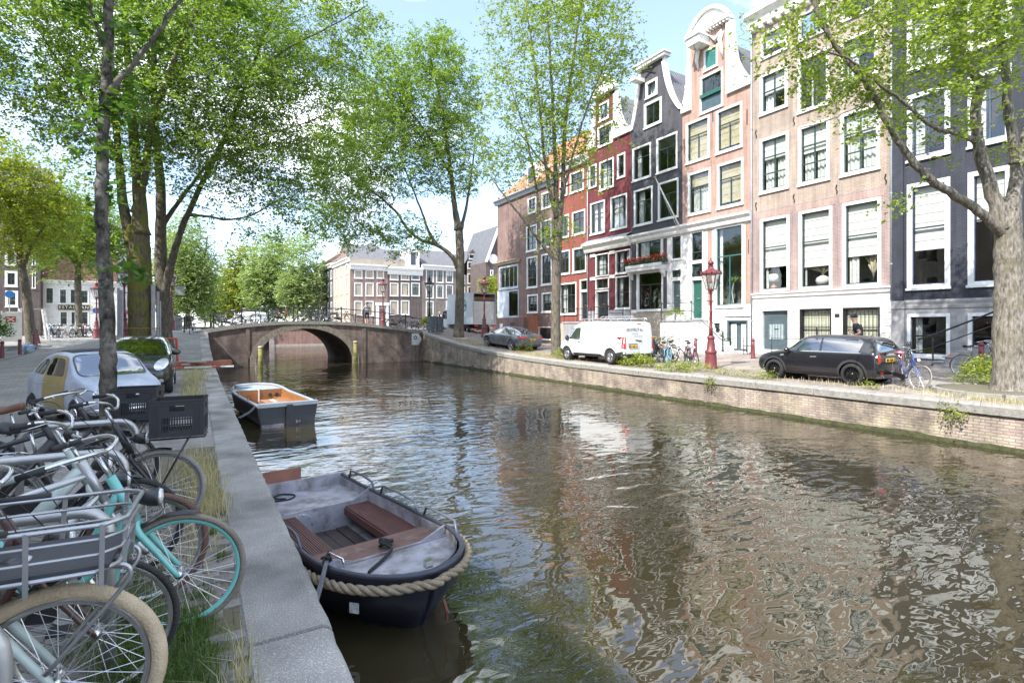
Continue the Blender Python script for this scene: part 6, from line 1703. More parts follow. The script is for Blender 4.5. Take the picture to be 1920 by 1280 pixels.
# white panel van with lettering
cx, cy = 16.98, 20.0
st = [(-2.48, .40, 1.0, 1.82, .86, .72), (-2.46, .30, 1.0, 1.90, .925, .76), (-2.3, .27, 1.0, 1.925, .955, .77), (-1.2, .26, 1.0, 1.94, .96, .78), (.3, .26, 1.0, 1.94, .96, .78), (.95, .26, 1.0, 1.91, .96, .77), (1.25, .26, 1.0, 1.74, .96, .76), (1.55, .26, 1.0, 1.46, .96, .78), (1.82, .26, 1.0, 1.17, .955, .78), (2.1, .27, .96, 1.04, .93, .70), (2.32, .30, .82, .92, .84, .6), (2.44, .36, .68, .74, .72, .5), (2.48, .44, .6, .64, .6, .42)]
WHP = paint('white_van_paint', (.78, .78, .77), .3, flake=.02)
c = Car('white_van', 'white panel van with dark lettering parked along the quay', 'van', (cx, cy, ground_z(cx - .8, cy)), R(90), st, WHP, (-1.62, 1.62), .335, subs=2)
c.sides('side_window', rpoly([(1.72, 1.10), (1.28, 1.62), (.62, 1.66), (.60, 1.06)], .08), CGLASS)
c.patch('windscreen', rpoly([(-.78, 1.15), (-.68, 1.72), (.68, 1.72), (.78, 1.15)], .1), 'front', CGLASS)
c.sides('sill_trim', rpoly([(-1.15, .30), (1.1, .30), (1.1, .44), (-.95, .44)], .05), TRIMB, off=.012)
c.sides('rear_bumper_corner', rpoly([(-2.47, .30), (-1.95, .30), (-1.95, .52), (-2.47, .62)], .05), TRIMB, off=.012)
c.sides('front_bumper_corner', rpoly([(1.98, .32), (2.42, .34), (2.42, .62), (2.0, .6)], .05), TRIMB, off=.012)
c.arches(TRIMB, .035)
for sd in (-1, 1):
 tl_ = c.patch('tail_lamp', rpoly([(sd * .78, .72), (sd * .90, .72), (sd * .89, 1.24), (sd * .78, 1.24)], .03), 'rear', REDL, off=.012)
 c.patch('tail_lamp_side', rpoly([(-2.47, .74), (-2.36, .74), (-2.36, 1.22), (-2.47, 1.22)], .03), 'left' if sd > 0 else 'right', REDL, off=.01)
 c.patch('headlamp', rpoly([(sd * .5, .72), (sd * .82, .80), (sd * .84, .98), (sd * .6, .92)], .05), 'front', CLEARL, off=.01)
c.line('door_line', [(0.0, 1.85), (0.0, .5)], 'rear', INTER, .014); c.line('bumper_line', [(-.9, .5), (.9, .5)], 'rear', TRIMB, .03)
c.patch('rear_bumper', rpoly([(-.88, .30), (.88, .30), (.9, .50), (-.9, .50)], .05), 'rear', TRIMB, off=.012)
c.patch('brake_light', rpoly([(-.12, 1.80), (.12, 1.80), (.12, 1.84), (-.12, 1.84)], .01), 'rear', REDL, off=.006)
c.plate('rear', .82, y=.35); c.line('rear_handle', [(-.15, 1.06), (.2, 1.1)], 'rear', TRIMB, .05); c.line('plate_bar', [(.1, .92), (.62, .92)], 'rear', TRIMB, .04)
for pr in ('left', 'right'):
 c.line('door_line', [(.52, 1.78), (.52, .45)], pr, M('van_seam', (.45, .45, .45), .6), .012); c.line('door_handle', [(.72, .95), (.55, .95)], pr, TRIMB, .05)
 c.line('slide_rail', [(-.95, 1.12), (-2.3, 1.12)], pr, M('van_seam', (.45, .45, .45), .6), .018)
 c.line('door_line', [(-.85, 1.8), (-.85, .45)], pr, M('van_seam', (.45, .45, .45), .6), .012)
c.mirror(1.5, 1.12, TRIMB, sz=(.07, .11, .15), out_=.14)
c.all_wheels(ALLOY, hubcap=True, rr=.62, wd=.22); c.liner()
NAVY = M('navy_lettering', (.02, .022, .05), .5)
GRYL = M('grey_lettering', (.3, .31, .34), .5)
# on the side that faces the canal: local +y
ly = Matrix.Translation((.22, .0, 0))
def on_left(x, z, body_, size, mat, sp=1.0):
 l, n = c.hit((x, 3, z), (0, -1, 0))
 l2, n2 = c.hit((x, 3, z + .1), (0, -1, 0))
 tilt = math.atan2(l2.y - l.y, .1)
 text_mesh(body_, size, 'lettering', mat, c.root, Matrix.Translation((x, l.y + .012, z)) @ Matrix.Rotation(R(180), 4, 'Z') @ Matrix.Rotation(R(90) - tilt * -1, 4, 'X'), .001, sp)
on_left(.12, 1.55, 'ZILOTECT', .15, GRYL)
def on_rear(y, z, body_, size, mat):
 l, n = c.hit((-6, y, z), (1, 0, 0)); l2, n2 = c.hit((-6, y, z + .1), (1, 0, 0)); tilt = math.atan2(l2.x - l.x, .1)
 text_mesh(body_, size, 'lettering', mat, c.root, Matrix.Translation((l.x - .012, y, z)) @ Matrix.Rotation(R(-90), 4, 'Z') @ Matrix.Rotation(R(90) - tilt, 4, 'X'), .001)
on_rear(.28, 1.56, 'ZILOTECT bv', .17, NAVY); on_rear(.25, 1.40, 'bouwkundig', .07, GRYL); on_rear(.05, 1.29, 'advies en ontwerp', .065, GRYL)
# roof rack
for sd in (-1, 1):
 mb = MB(); mb.tube([(.8, sd * .62, 2.02), (.7, sd * .62, 2.07), (-2.3, sd * .62, 2.07), (-2.35, sd * .62, 2.0)], .022, 6); mb.build('roof_rail', ALLOY, c.root)
for x in (.6, -.4, -1.3, -2.2):
 mb = MB(); mb.tube([(x, -.62, 1.95), (x, -.62, 2.07), (x, .62, 2.07), (x, .62, 1.95)], .018, 6); mb.build('roof_bar', ALLOY, c.root)
mb = MB(); mb.tube([(-.2, .3, 2.1), (-.3, .3, 2.17), (-2.1, .3, 2.17), (-2.2, .3, 2.1)], .018, 6); mb.tube([(-.2, .0, 2.1), (-.3, .0, 2.17), (-2.1, .0, 2.17), (-2.2, .0, 2.1)], .018, 6); mb.build('ladder', ALLOY, c.root)
# dark small hatchback on the left bank, nose to the camera
cx, cy = -1.30, 17.9
st = [(-1.71, .4, .9, 1.0, .62, .5), (-1.66, .25, .95, 1.3, .76, .52), (-1.4, .2, .95, 1.43, .81, .54), (-.8, .2, .94, 1.465, .815, .55), (-.1, .2, .93, 1.46, .815, .555), (.35, .2, .92, 1.36, .815, .57), (.75, .2, .91, 1.12, .815, .62), (1.05, .2, .89, .98, .81, .66), (1.35, .21, .82, .91, .79, .62), (1.56, .24, .70, .80, .72, .52), (1.67, .30, .6, .66, .6, .44), (1.71, .38, .54, .58, .5, .36)]
DGP = paint('dark_green_black_paint', (.014, .02, .018))
c = Car('parked_car', 'small dark hatchback with big round headlamps parked behind the vintage car', 'car', (cx, cy, ground_z(cx, cy)), R(-90), st, DGP, (-1.15, 1.19), .285)
c.patch('windscreen', rpoly([(-.66, .985), (-.52, 1.385), (.52, 1.385), (.66, .985)], .08), 'front', CGLASS)
c.sides('side_window', rpoly([(.85, 1.0), (.3, 1.34), (-.3, 1.38), (-.32, .97)], .05), CGLASS); c.sides('side_window', rpoly([(-.38, .97), (-.36, 1.38), (-1.1, 1.36), (-1.2, .97)], .05), CGLASS)
for sd in (-1, 1):
 e = [(sd * .55 + .155 * math.cos(a), .76 + .13 * math.sin(a) + sd * .05 * math.cos(a)) for a in [2 * math.pi * i / 20 for i in range(20)]]
 c.patch('headlamp', e, 'front', CLEARL, off=.012)
 c.patch('fog_lamp', [(sd * .55 + .06 * math.cos(a), .36 + .05 * math.sin(a)) for a in [2 * math.pi * i / 12 for i in range(12)]], 'front', CLEARL, off=.012)
c.patch('grille', rpoly([(-.4, .40), (.4, .40), (.45, .55), (-.45, .55)], .05), 'front', TRIMB, off=.006); c.plate('front', .48)
c.line('bonnet_line', [(-.62, .88), (-.3, .74), (0, .71), (.3, .74), (.62, .88)], 'front', INTER, .012)
c.mirror(.72, 1.02, DGP, sz=(.09, .11, .08)); c.all_wheels(ALLOY, hubcap=True, rr=.62, wd=.18); c.liner()
c.wiper([(-.5, .97), (0.05, 1.05)], 'front'); c.wiper([(0.05, .97), (.55, 1.08)], 'front')
mb = MB(); mb.tube([(.3, -.35, 1.41), (.1, -.37, 1.68)], .005, 5); mb.build('aerial', TRIMB, c.root)
for sd in (-1, 1):
 mb = MB(); mb.lathe([(.0, 0), (.12, .02), (.14, .2), (.10, .28), (0, .3)], 10, (-.15, sd * .34, 1.02)); mb.build('headrest', INTER, c.root, smooth=True)
# vintage two-tone microcar
cx, cy = -1.62, 12.55
st = [(-1.48, .42, .70, .76, .46, .36), (-1.42, .3, .80, .87, .56, .42), (-1.2, .24, .86, 1.0, .61, .44), (-.95, .22, .87, 1.16, .635, .46), (-.6, .21, .87, 1.28, .65, .50), (-.1, .21, .865, 1.325, .655, .52), (.3, .21, .86, 1.30, .655, .52), (.5, .21, .855, 1.21, .655, .53), (.68, .21, .85, 1.02, .65, .56), (.82, .21, .84, .90, .645, .57), (1.1, .22, .80, .86, .62, .48), (1.32, .25, .70, .79, .56, .40), (1.44, .3, .58, .66, .48, .34), (1.48, .38, .5, .56, .4, .3)]
PBL = M('faded_pale_blue_paint', (.42, .48, .58), .42, var=.12, vs=2.5, coat=.15, c2=(.52, .55, .60), c2s=2.5, c2t=.56)
c = Car('vintage_car', 'rounded pale blue vintage microcar with an ochre door', 'car', (cx, cy, ground_z(cx, cy)), math.atan2(-.88, .47), st, PBL, (-.92, .92), .255, ww=.14, arch=1.1)
WSEAL = M('grey_rubber', (.10, .10, .105), .7)
ws_ = rpoly([(-.52, .90), (-.49, 1.20), (-.40, 1.25), (.40, 1.25), (.49, 1.20), (.52, .90)], .08)
c.patch('windscreen', ws_, 'front', glass('pale_windscreen', (.45, .5, .52), 1.0, .28), off=.006); c.line('windscreen_seal', ws_ + ws_[:1], 'front', WSEAL, .03)
OCH = M('ochre_door_paint', (.42, .33, .13), .45, var=.12, vs=3, coat=.1)
for pr in ('left', 'right'):
 dp = rpoly([(.52, .30), (.56, .86), (.44, 1.18), (.30, 1.235), (-.14, 1.245), (-.25, 1.18), (-.36, .86), (-.40, .36)], .07)
 c.patch('door', dp, pr, OCH if pr == 'right' else PBL, off=.006)
 w1_ = rpoly([(.45, .90), (.36, 1.15), (.26, 1.19), (-.10, 1.195), (-.18, 1.14), (-.27, .90)], .06)
 c.patch('door_window', w1_, pr, CGLASS, off=.012); c.line('window_seal', w1_ + w1_[:1], pr, WSEAL, .022)
 c.line('quarter_light_bar', [(.20, .91), (.19, 1.18)], pr, CHROME, .016)
 w2_ = rpoly([(-.42, .90), (-.32, 1.15), (-.50, 1.17), (-.78, 1.05), (-.90, .92)], .05)
 c.patch('rear_side_window', w2_, pr, CGLASS, off=.008); c.line('window_seal', w2_ + w2_[:1], pr, WSEAL, .022)
 c.line('door_handle', [(-.22, .76), (-.34, .76)], pr, CHROME, .03)
 c.line('belt_moulding', [(.95, .70), (.2, .72), (-.8, .72)], pr, M('deeper_blue_trim', (.36, .42, .52), .4), .02)  # belt moulding in a deeper blue than the body paint
c.patch('folding_roof', rpoly([(-.55, -.40), (-.55, .40), (.26, .42), (.26, -.42)], .08), 'top', M('roof_fabric', (.05, .055, .062), .8, var=.2), off=.018)
for sd in (-1, 1):
 mb = MB(); mb.lathe([(.095, 0), (.095, .05), (.08, .075), (.03, .09), (0, .092)], 16, mat=Matrix.Translation((1.30, sd * .44, .60)) @ Matrix.Rotation(R(90), 4, 'Y')); mb.build('headlamp', CLEARL, c.root, smooth=True)
 mb = MB(); mb.torus((1.36, sd * .44, .60), .095, .014, 18, 5, axis='x'); mb.build('headlamp_ring', CHROME, c.root)
 c.wiper([(sd * .05 - .2, .905), (sd * .05 + .22, .95)], 'front')
mb = MB(); mb.tube([(1.30, -.6, .36), (1.46, -.45, .36), (1.53, 0, .36), (1.46, .45, .36), (1.30, .6, .36)], .035, 8); mb.build('front_bumper', CHROME, c.root, smooth=True)
c.line('bonnet_line', [(-.42, .84), (-.4, .66), (-.2, .55), (.2, .55), (.4, .66), (.42, .84)], 'front', WSEAL, .01)
c.line('moustache_trim', [(-.2, .55), (0, .57), (.2, .55)], 'front', CHROME, .03)
mb = MB(); mb.torus((.45, .26, .93), .17, .012, 18, 5, axis='x'); mb.build('steering_wheel', CREAMW, c.root)
for sd in (-1, 1):
 mb = MB(); mb.grid(lambda u, v: (-.05 - .12 * v, sd * .27 + .2 * (u - .5) * 2, .55 + .5 * v), 4, 5); mb.build('seat', INTER, c.root)
c.all_wheels(CHROME, hubcap=True, rr=.6, wd=.14); c.liner()
# box truck at the bridge end
hd = Vector((-.06, 1.0, 0)).normalized()
corner = atD(887, 612, 42.0); gz = 1.12
rz = math.atan2(hd.y, hd.x)
lf = Vector((-hd.y, hd.x, 0))
cen = Vector((corner.x, corner.y, 0)) + hd * 3.1 - lf * 1.05
t = empty('box_truck', (cen.x, cen.y, gz), rz, 'pale blue box truck with an open rear and a round green emblem', 'truck')
TB = paint('pale_blue_box', (.58, .65, .71), .45)
mb = MB(); mb.box(-3.1, 1.25, -1.06, -1.0, .85, 3.25); mb.box(-3.1, 1.25, 1.0, 1.06, .85, 3.25); mb.box(1.2, 1.26, -1.05, 1.05, .85, 3.25); mb.box(-3.12, 1.27, -1.07, 1.07, 3.2, 3.30); mb.box(-3.1, 1.25, -1.05, 1.05, .78, .88); mb.build('cargo_box', TB, t)
mb = MB(); mb.box(-3.14, -3.08, -1.08, -.98, .8, 3.3); mb.box(-3.14, -3.08, .98, 1.08, .8, 3.3); mb.box(-3.14, -3.08, -1.0, 1.0, 3.2, 3.32); mb.build('rear_frame', ALLOY, t)
mb = MB(); mb.box(-3.06, -3.02, -1.0, 1.0, .9, 2.62); mb.build('tail_lift', M('tail_lift_grey', (.55, .55, .53), .5, var=.1), t)
for k in range(5):
 mb = MB(); mb.box(-2.9 + .5 * k, -2.88 + .5 * k, -.98, .98, 2.7, 2.95) if k < 1 else mb.box(-2.6 + .4 * k, -2.5 + .4 * k, -.95, .95, 2.95, 3.1); mb.build('load_board', M('cargo_timber', (.20, .11, .07), .8, var=.3), t)
# cab
cab = MB()
prof = [(1.32, .45), (3.02, .45), (3.1, .8), (3.02, 1.12), (2.72, 1.25), (2.2, 2.0), (1.95, 2.12), (1.32, 2.14)]
cab.prism(prof, lambda a, b, d: (a, d, b), -.98, .98); cb_ = cab.build('cab', paint('truck_white', (.62, .66, .70), .35), t, bevel=.08)
for sd in (-1, 1):
 mb = MB(); mb.prism(rpoly([(2.62, 1.28), (2.12, 1.95), (1.55, 1.97), (1.52, 1.25)], .06), lambda a, b, d: (a, d, b), sd * .985, sd * .99); mb.build('side_window', CGLASS, t)
 mb = MB(); mb.tube([(2.45, sd * 1.0, 1.35), (2.5, sd * 1.18, 1.45)], .02, 5); mb.cbox((2.5, sd * 1.2, 1.5), .08, .14, .32); mb.build('mirror', TRIMB, t)
 for x in (-1.9, 2.35):
  w_ = empty('wheel', (x, sd * .9, .36)); w_.parent = t
  mb = MB(); mb.lathe([(.22, -.12), (.34, -.12), (.36, -.07), (.36, .07), (.34, .12), (.22, .12)], 20, mat=Matrix.Rotation(R(90), 4, 'X'), cap=False); mb.build('tyre', TYRE, w_, smooth=True)
  mb = MB(); mb.lathe([(.22, -.08), (.12, -.03), (.1, .05), (0, .06)], 14, mat=Matrix.Rotation(R(90 * -sd), 4, 'X')); mb.build('rim', ALLOY, w_, smooth=True)
mb = MB(); mb.add([(2.74, -.9, 1.27), (2.74, .9, 1.27), (2.22, .85, 2.0), (2.22, -.85, 2.0)], [(0, 1, 2, 3)]); mb.build('windscreen', CGLASS, t)
mb = MB(); mb.box(-2.9, 2.6, -.45, .45, .45, .8); mb.build('chassis', TRIMB, t)
mb = MB(); mb.box(-1.2, .9, .7, .95, .42, .72); mb.build('side_tank', TRIMB, t)
for sd in (-1, 1):
 mb = MB(); mb.box(-3.18, -3.13, sd * .8 - .15, sd * .8 + .15, .6, .74); mb.build('tail_lamp', REDL, t)
mb = MB(); mb.lathe([(.52, 0), (.52, .006)], 28, mat=Matrix.Translation((-1.55, 1.062, 2.3)) @ Matrix.Rotation(R(-90), 4, 'X')); em = mb.build('emblem', M('emblem_green', (.02, .22, .14), .5), t)
mb = MB(); mb.lathe([(.44, 0), (.44, .004)], 28, mat=Matrix.Translation((-1.55, 1.07, 2.3)) @ Matrix.Rotation(R(-90), 4, 'X')); mb.build('emblem_field', TB, t)
mb = MB(); mb.box(-1.98, -1.12, 1.072, 1.076, 2.2, 2.4); mb.build('emblem_band', M('emblem_green', (.02, .22, .14), .5), t)
# far bridge across the continuing canal, with a white van on it
fb = empty('far_bridge', (3, 78, WATER_Z), 0, 'low far bridge behind the arch bridge', 'bridge')
ol = [(-7, -1), (0, -1)] + [(3 - 3 * math.cos(math.pi * i / 12), 2.0 * math.sin(math.pi * i / 12)) for i in range(13)] + [(6, -1), (6.2, -1), (6.2, 2.5), (-7, 2.5)]
mb = MB(); mb.prism([(a, b) for a, b in ol], lambda a, b, d: (a, d, b), 0, 9); mb.build('arch_wall', BRB, fb)
mb = MB(); mb.box(-7, 6.2, -.1, 9.1, 2.5, 2.62); mb.build('deck', STONE, fb)
for k in range(9):
 mb = MB(); mb.tube([(-6.6 + 1.55 * k, .1, 2.6), (-6.6 + 1.55 * k, .1, 3.6)], .05, 6); mb.build('railing_post', IRON, fb)
mb = MB(); mb.tube([(-6.8, .1, 3.6), (6.1, .1, 3.6)], .035, 5); mb.build('rail', IRON, fb)
cp = atY(462, 590, 82)
st = [(-2.4, .4, 1.0, 1.9, .85, .72), (-2.3, .28, 1.0, 1.98, .95, .78), (-1, .26, 1.0, 2.0, .97, .8), (.6, .26, 1.0, 2.0, .97, .8), (1.05, .26, 1.0, 1.85, .97, .78), (1.6, .26, 1.0, 1.35, .96, .8), (1.9, .27, .95, 1.08, .94, .75), (2.3, .3, .8, .9, .82, .6), (2.42, .4, .6, .66, .65, .5)]
c = Car('white_van', 'white delivery van with red tail lamps seen through the bridge railing', 'van', (cp.x, 81.5, 1.68), R(180), st, WHP, (-1.5, 1.6), .34, subs=1)
c.sides('side_window', rpoly([(1.75, 1.12), (1.3, 1.65), (.6, 1.68), (.6, 1.08)], .08), CGLASS)
for sd in (-1, 1): c.patch('tail_lamp', rpoly([(sd * .75, .7), (sd * .9, .7), (sd * .88, 1.2), (sd * .75, 1.2)], .03), 'rear', REDL, off=.02)
c.all_wheels(ALLOY, hubcap=True, rr=.62)
# bicycles
CHR = M('bike_chrome', (.62, .62, .63), .25, .95, var=.12, vs=12, c2=(.42, .33, .25), c2s=9, c2t=.70)
SPK = M('spoke_steel', (.5, .5, .51), .35, .8, var=.1)
GRIP = M('rubber_grip', (.03, .03, .032), .75, var=.2)
BLKP = M('black_bike_paint', (.02, .02, .022), .4, var=.15, coat=.3)
def tyre_mat(nm, c): return M('tyre_' + nm, c, .85, var=.18, vs=9, bump=.5, bs=90)
LEATH = {'black': M('black_saddle', (.025, .025, .028), .5, var=.15), 'brown': M('brown_saddle', (.16, .075, .045), .5, var=.2)}
WCACHE = {}
def wheel_meshes(Rr, tw, tm, rm, lod):
 k = (Rr, tw, tm.name, rm.name, lod)
 if k in WCACHE: return WCACHE[k]
 n, s = (56, 8) if lod else (26, 5)
 a = MB(); a.torus((0, 0, 0), Rr - tw, tw, n, s); ty = a.mesh('tyre', tm, True)
 b = MB(); ri = Rr - 2 * tw - .004
 b.lathe([(ri + .006, -.012), (ri - .012, -.010), (ri - .016, 0), (ri - .012, .010), (ri + .006, .012)], n, mat=Matrix.Rotation(R(90), 4, 'X'), cap=False); ri_ = b.mesh('rim', rm, True)
 c = MB(); ns = 32 if lod else 12; sr = .0016 if lod else .004
 for i in range(ns):
  a0 = 2 * math.pi * i / ns; sd = 1 if i % 2 else -1; a1 = a0 + (.55 if (i // 2) % 2 else -.55)
  c.tube([(.022 * math.cos(a1), sd * .03, .022 * math.sin(a1)), ((ri - .01) * math.cos(a0), 0, (ri - .01) * math.sin(a0))], sr, 3, caps=False)
 sp = c.mesh('spokes', SPK)
 d = MB(); d.lathe([(.012, -.055), (.012, -.04), (.026, -.036), (.02, -.02), (.018, .02), (.026, .036), (.012, .04), (.012, .055)], 10, mat=Matrix.Rotation(R(90), 4, 'X')); hb = d.mesh('hub', CHR, True)
 WCACHE[k] = (ty, ri_, sp, hb)
 return WCACHE[k]
def bike(label, X, Y, ang, frame, tm, rim=None, group=None, style='step', lod=1, Rr=.345, tw=.02, saddle='black', steer=0.0, guard=None, front=None, rack=True, lamp=True, bars='dutch', lean=0.0, z=None, name='bicycle', ft=.017, sad_h=1.0, grips=None, hub2=None):
 z = ground(X, Y) if z is None else z
 root = empty(name, (X, Y, z), ang, label, 'bicycle', group)
 root.rotation_euler = (lean, 0, ang)
 rim = rim or CHR; guard = BLKP if guard is None else guard
 nt_ = 8 if lod else 5
 WB = 1.10
 hb, ht = Vector((-.215, 0, Rr + .36)), Vector((-.315, 0, Rr + .58))
 axis = (ht - hb).normalized()
 def S(p):
  p = Vector(p)
  if not steer: return p
  return hb + Quaternion(axis, steer) @ (p - hb)
 bb = Vector((-.66, 0, .285)); st = Vector((-.84, 0, .76)); rh = Vector((-WB, 0, Rr))
 # wheels
 tyf, rif, spf, hbf = wheel_meshes(Rr, tw, tm, rim, lod)
 for nm_, c, rt in (('front_wheel', S((0, 0, Rr)), steer), ('rear_wheel', rh, 0)):
  w_ = empty(nm_, c); w_.parent = root
  if rt: w_.rotation_euler = Quaternion(axis, rt).to_euler()
  for n_, me in (('tyre', tyf), ('rim', rif), ('spokes', spf), ('hub', hbf)):
   o = inst(n_, me, w_)
   if n_ == 'spokes': o['kind'] = 'stuff'
 # frame
 mb = MB(); h_mid = hb.lerp(ht, .7)
 mb.tube([hb - axis * .02, ht + axis * .02], ft * 1.25, nt_)
 if style == 'step':
  mb.tube(smooth_path([h_mid, (-.42, 0, .58), (-.60, 0, .44), (-.745, 0, .50)], 4), ft, nt_)
  mb.tube(smooth_path([hb.lerp(ht, .2), (-.38, 0, .46), (-.54, 0, .31), bb], 4), ft, nt_)
 elif style == 'fat':
  mb.tube([h_mid, (-.84, 0, .70)], ft * 1.0, nt_); mb.tube([hb.lerp(ht, .35), bb], ft * 1.9, nt_)
 elif style == 'curve':
  mb.tube(smooth_path([h_mid, (-.5, 0, .78), (-.72, 0, .64), (-.80, 0, .62)], 4), ft, nt_); mb.tube([hb, bb], ft * 1.1, nt_)
 else:
  mb.tube([h_mid, st - Vector((0, 0, .05))], ft, nt_); mb.tube([hb.lerp(ht, .15), bb], ft * 1.1, nt_)
 mb.tube([bb, st], ft, nt_)
 for sd in (-1, 1):
  mb.tube([bb + Vector((0, sd * .03, 0)), rh + Vector((0, sd * .06, 0))], ft * .6, max(5, nt_ - 2))
  mb.tube([st.lerp(bb, .12) + Vector((0, sd * .02, 0)), rh + Vector((0, sd * .06, 0))], ft * .5, max(5, nt_ - 2))
 mb.lathe([(.028, -.04), (.028, .04)], 10, mat=Matrix.Translation(bb) @ Matrix.Rotation(R(90), 4, 'X'))
 fr = mb.build('frame', frame, root, smooth=True)
 # fork
 mb = MB()
 cr_ = hb - axis * .03
 mb.tube([S(hb), S(cr_)], ft * 1.1, nt_)
 for sd in (-1, 1):
  mb.tube([S(p) for p in smooth_path([cr_ + Vector((0, sd * .012, 0)), cr_ + Vector((.015, sd * .045, -.05)), (-.10, sd * .052, Rr + .15), (0, sd * .055, Rr)], 4)], [ft * .85] * 8 + [ft * .7] * 4 + [ft * .55], nt_)
 mb.build('fork', frame, root, smooth=True)
 # bars
 stm = ht + axis * .16
 mb = MB(); mb.tube([S(ht), S(stm)], .0125, nt_)
 if bars == 'dutch':
  half = [(.0, .0, 0), (.05, .05, .02), (.06, .14, .05), (-.02, .24, .05), (-.14, .28, .02), (-.24, .29, -.01)]
 elif bars == 'flat':
  half = [(.03, 0, 0), (.03, .1, .0), (.0, .22, .01), (-.04, .32, .01)]
 else:
  half = [(.06, 0, 0), (.07, .06, .0), (.05, .16, .06), (-.04, .26, .09), (-.15, .31, .07)]
 mb.tube([S(stm), S(stm + Vector((half[0][0], 0, 0)))], .013, nt_)
 pts = [stm + Vector((a, -b, c)) for a, b, c in half[::-1][:-1]] + [stm + Vector((a, b, c)) for a, b, c in half]
 ph = smooth_path(pts, 4)
 mb.tube([S(p) for p in ph], .011, nt_)
 hbar = mb.build('handlebar', CHR if bars != 'black' else BLKP, root, smooth=True)
 for sd in (-1, 1):
  e = stm + Vector((half[-1][0], sd * half[-1][1], half[-1][2])); f = stm + Vector((half[-2][0], sd * half[-2][1], half[-2][2]))
  d = (e - f).normalized(); mb = MB(); mb.tube([S(e - d * .11), S(e - d * .05), S(e + d * .005)], [.0155, .0165, .016], nt_); mb.build('grip', grips or GRIP, hbar, smooth=True)
  if lod:
   g = e - d * .16; mb = MB(); mb.tube([S(g), S(g + Vector((.03, -sd * .005, -.015))), S(e + Vector((.05, 0, -.02)))], .005, 5); mb.build('brake_lever', CHR, hbar, smooth=True)
 if lod:
  mb = MB(); mb.tube([S(p) for p in smooth_path([stm + Vector((.04, .12, .04)), stm + Vector((.16, .08, .0)), hb + Vector((.14, .04, .05)), hb + Vector((.05, .03, -.05))], 5)], .0028, 4); mb.tube([S(p) for p in smooth_path([stm + Vector((.04, -.12, .04)), stm + Vector((.12, -.07, -.06)), hb + Vector((.05, -.04, .12)), hb + Vector((-.1, -.02, -.02))], 5)], .0028, 4); c_ = mb.build('brake_cable', GRIP, hbar); c_['kind'] = 'stuff'
 # saddle
 sp_ = Vector((-.90, 0, sad_h))
 mb = MB(); mb.tube([st - (bb - st) * -.05, sp_ + Vector((.03, 0, -.07))], .0125, nt_); mb.build('seat_post', CHR, root, smooth=True)
 def sad(u, v):
  x = .13 - .27 * u; wd = .022 + .085 * sstep(.35, .95, u); a = math.pi * v
  zz = .035 * math.sin(a) + .012 * math.cos(u * 5) - .02 * (1 if v in (0, 1) else 0)
  if u > .96: wd *= .8
  return (sp_.x + x, math.cos(a) * wd, sp_.z - .03 + zz * 1.3)
 mb = MB(); mb.grid(sad, 10, 8); sd_ = mb.build('saddle', LEATH[saddle], root, smooth=True)
 md = sd_.modifiers.new('s', 'SOLIDIFY'); md.thickness = .018
 if lod:
  mb = MB()
  for s_ in (-.04, .04):
   mb.lathe([(.018, 0), (.024, .01), (.018, .02), (.024, .03), (.018, .04), (.024, .05)], 8, (sp_.x - .09, s_, sp_.z - .09))
  sg = mb.build('saddle_springs', CHR, root); sg['kind'] = 'stuff'
 # mudguards
 if guard is not False:
  for c, a0, a1, stf, nm_ in (((0, 0, Rr), R(75), R(178), True, 'front_mudguard'), ((-WB, 0, Rr), R(35), R(190), False, 'rear_mudguard')):
   mb = MB(); rg = Rr + .018; nseg = 14 if lod else 7
   def gf(u, v):
    a = a0 + (a1 - a0) * u; q = (v - .5) * 2
    rr = rg - .012 * q * q
    p = (c[0] + rr * math.cos(a), q * .027, c[2] + rr * math.sin(a))
    return S(p) if stf else p
   mb.grid(gf, nseg, 4); mb.build(nm_, guard, root, smooth=True)
 # crank, chain guard, pedals
 mb = MB(); mb.lathe([(.09, -.004), (.09, .004)], 16, mat=Matrix.Translation(bb + Vector((0, -.05, 0))) @ Matrix.Rotation(R(90), 4, 'X')); mb.bar(bb + Vector((0, -.06, 0)), bb + Vector((.13, -.06, -.10)), .02, .012); mb.bar(bb + Vector((0, .06, 0)), bb + Vector((-.13, .06, .10)), .02, .012); ck = mb.build('crank', CHR, root)
 for s_, d in ((-1, Vector((.13, 0, -.10))), (1, Vector((-.13, 0, .10)))):
  mb = MB(); mb.cbox(bb + d + Vector((0, s_ * .105, 0)), .09, .075, .022); mb.build('pedal', GRIP, root)
 mb = MB(); mb.prism(rpoly([(bb.x + .12, bb.z - .07), (bb.x + .12, bb.z + .09), (rh.x - .02, rh.z + .06), (rh.x - .07, rh.z), (rh.x - .02, rh.z - .05)], .05), lambda a, b, d: (a, d, b), -.075, -.058); mb.build('chain_guard', BLKP, root)
 if rack:
  mb = MB()
  for s_ in (-1, 1):
   mb.tube([(-.84, s_ * .02, .74), (-.95, s_ * .07, .755), (-1.38, s_ * .07, .755)], .006, 5); mb.tube([(-1.15, s_ * .07, .755), (-WB, s_ * .075, Rr)], .005, 5)
  for x in (-.97, -1.1, -1.24, -1.38): mb.tube([(x, -.07, .755), (x, .07, .755)], .005, 5)
  mb.build('rear_rack', CHR if rack != 'black' else BLKP, root)
  mb = MB(); mb.cbox((-1.45, 0, .68), .03, .09, .05); mb.build('rear_lamp', REDL, root)
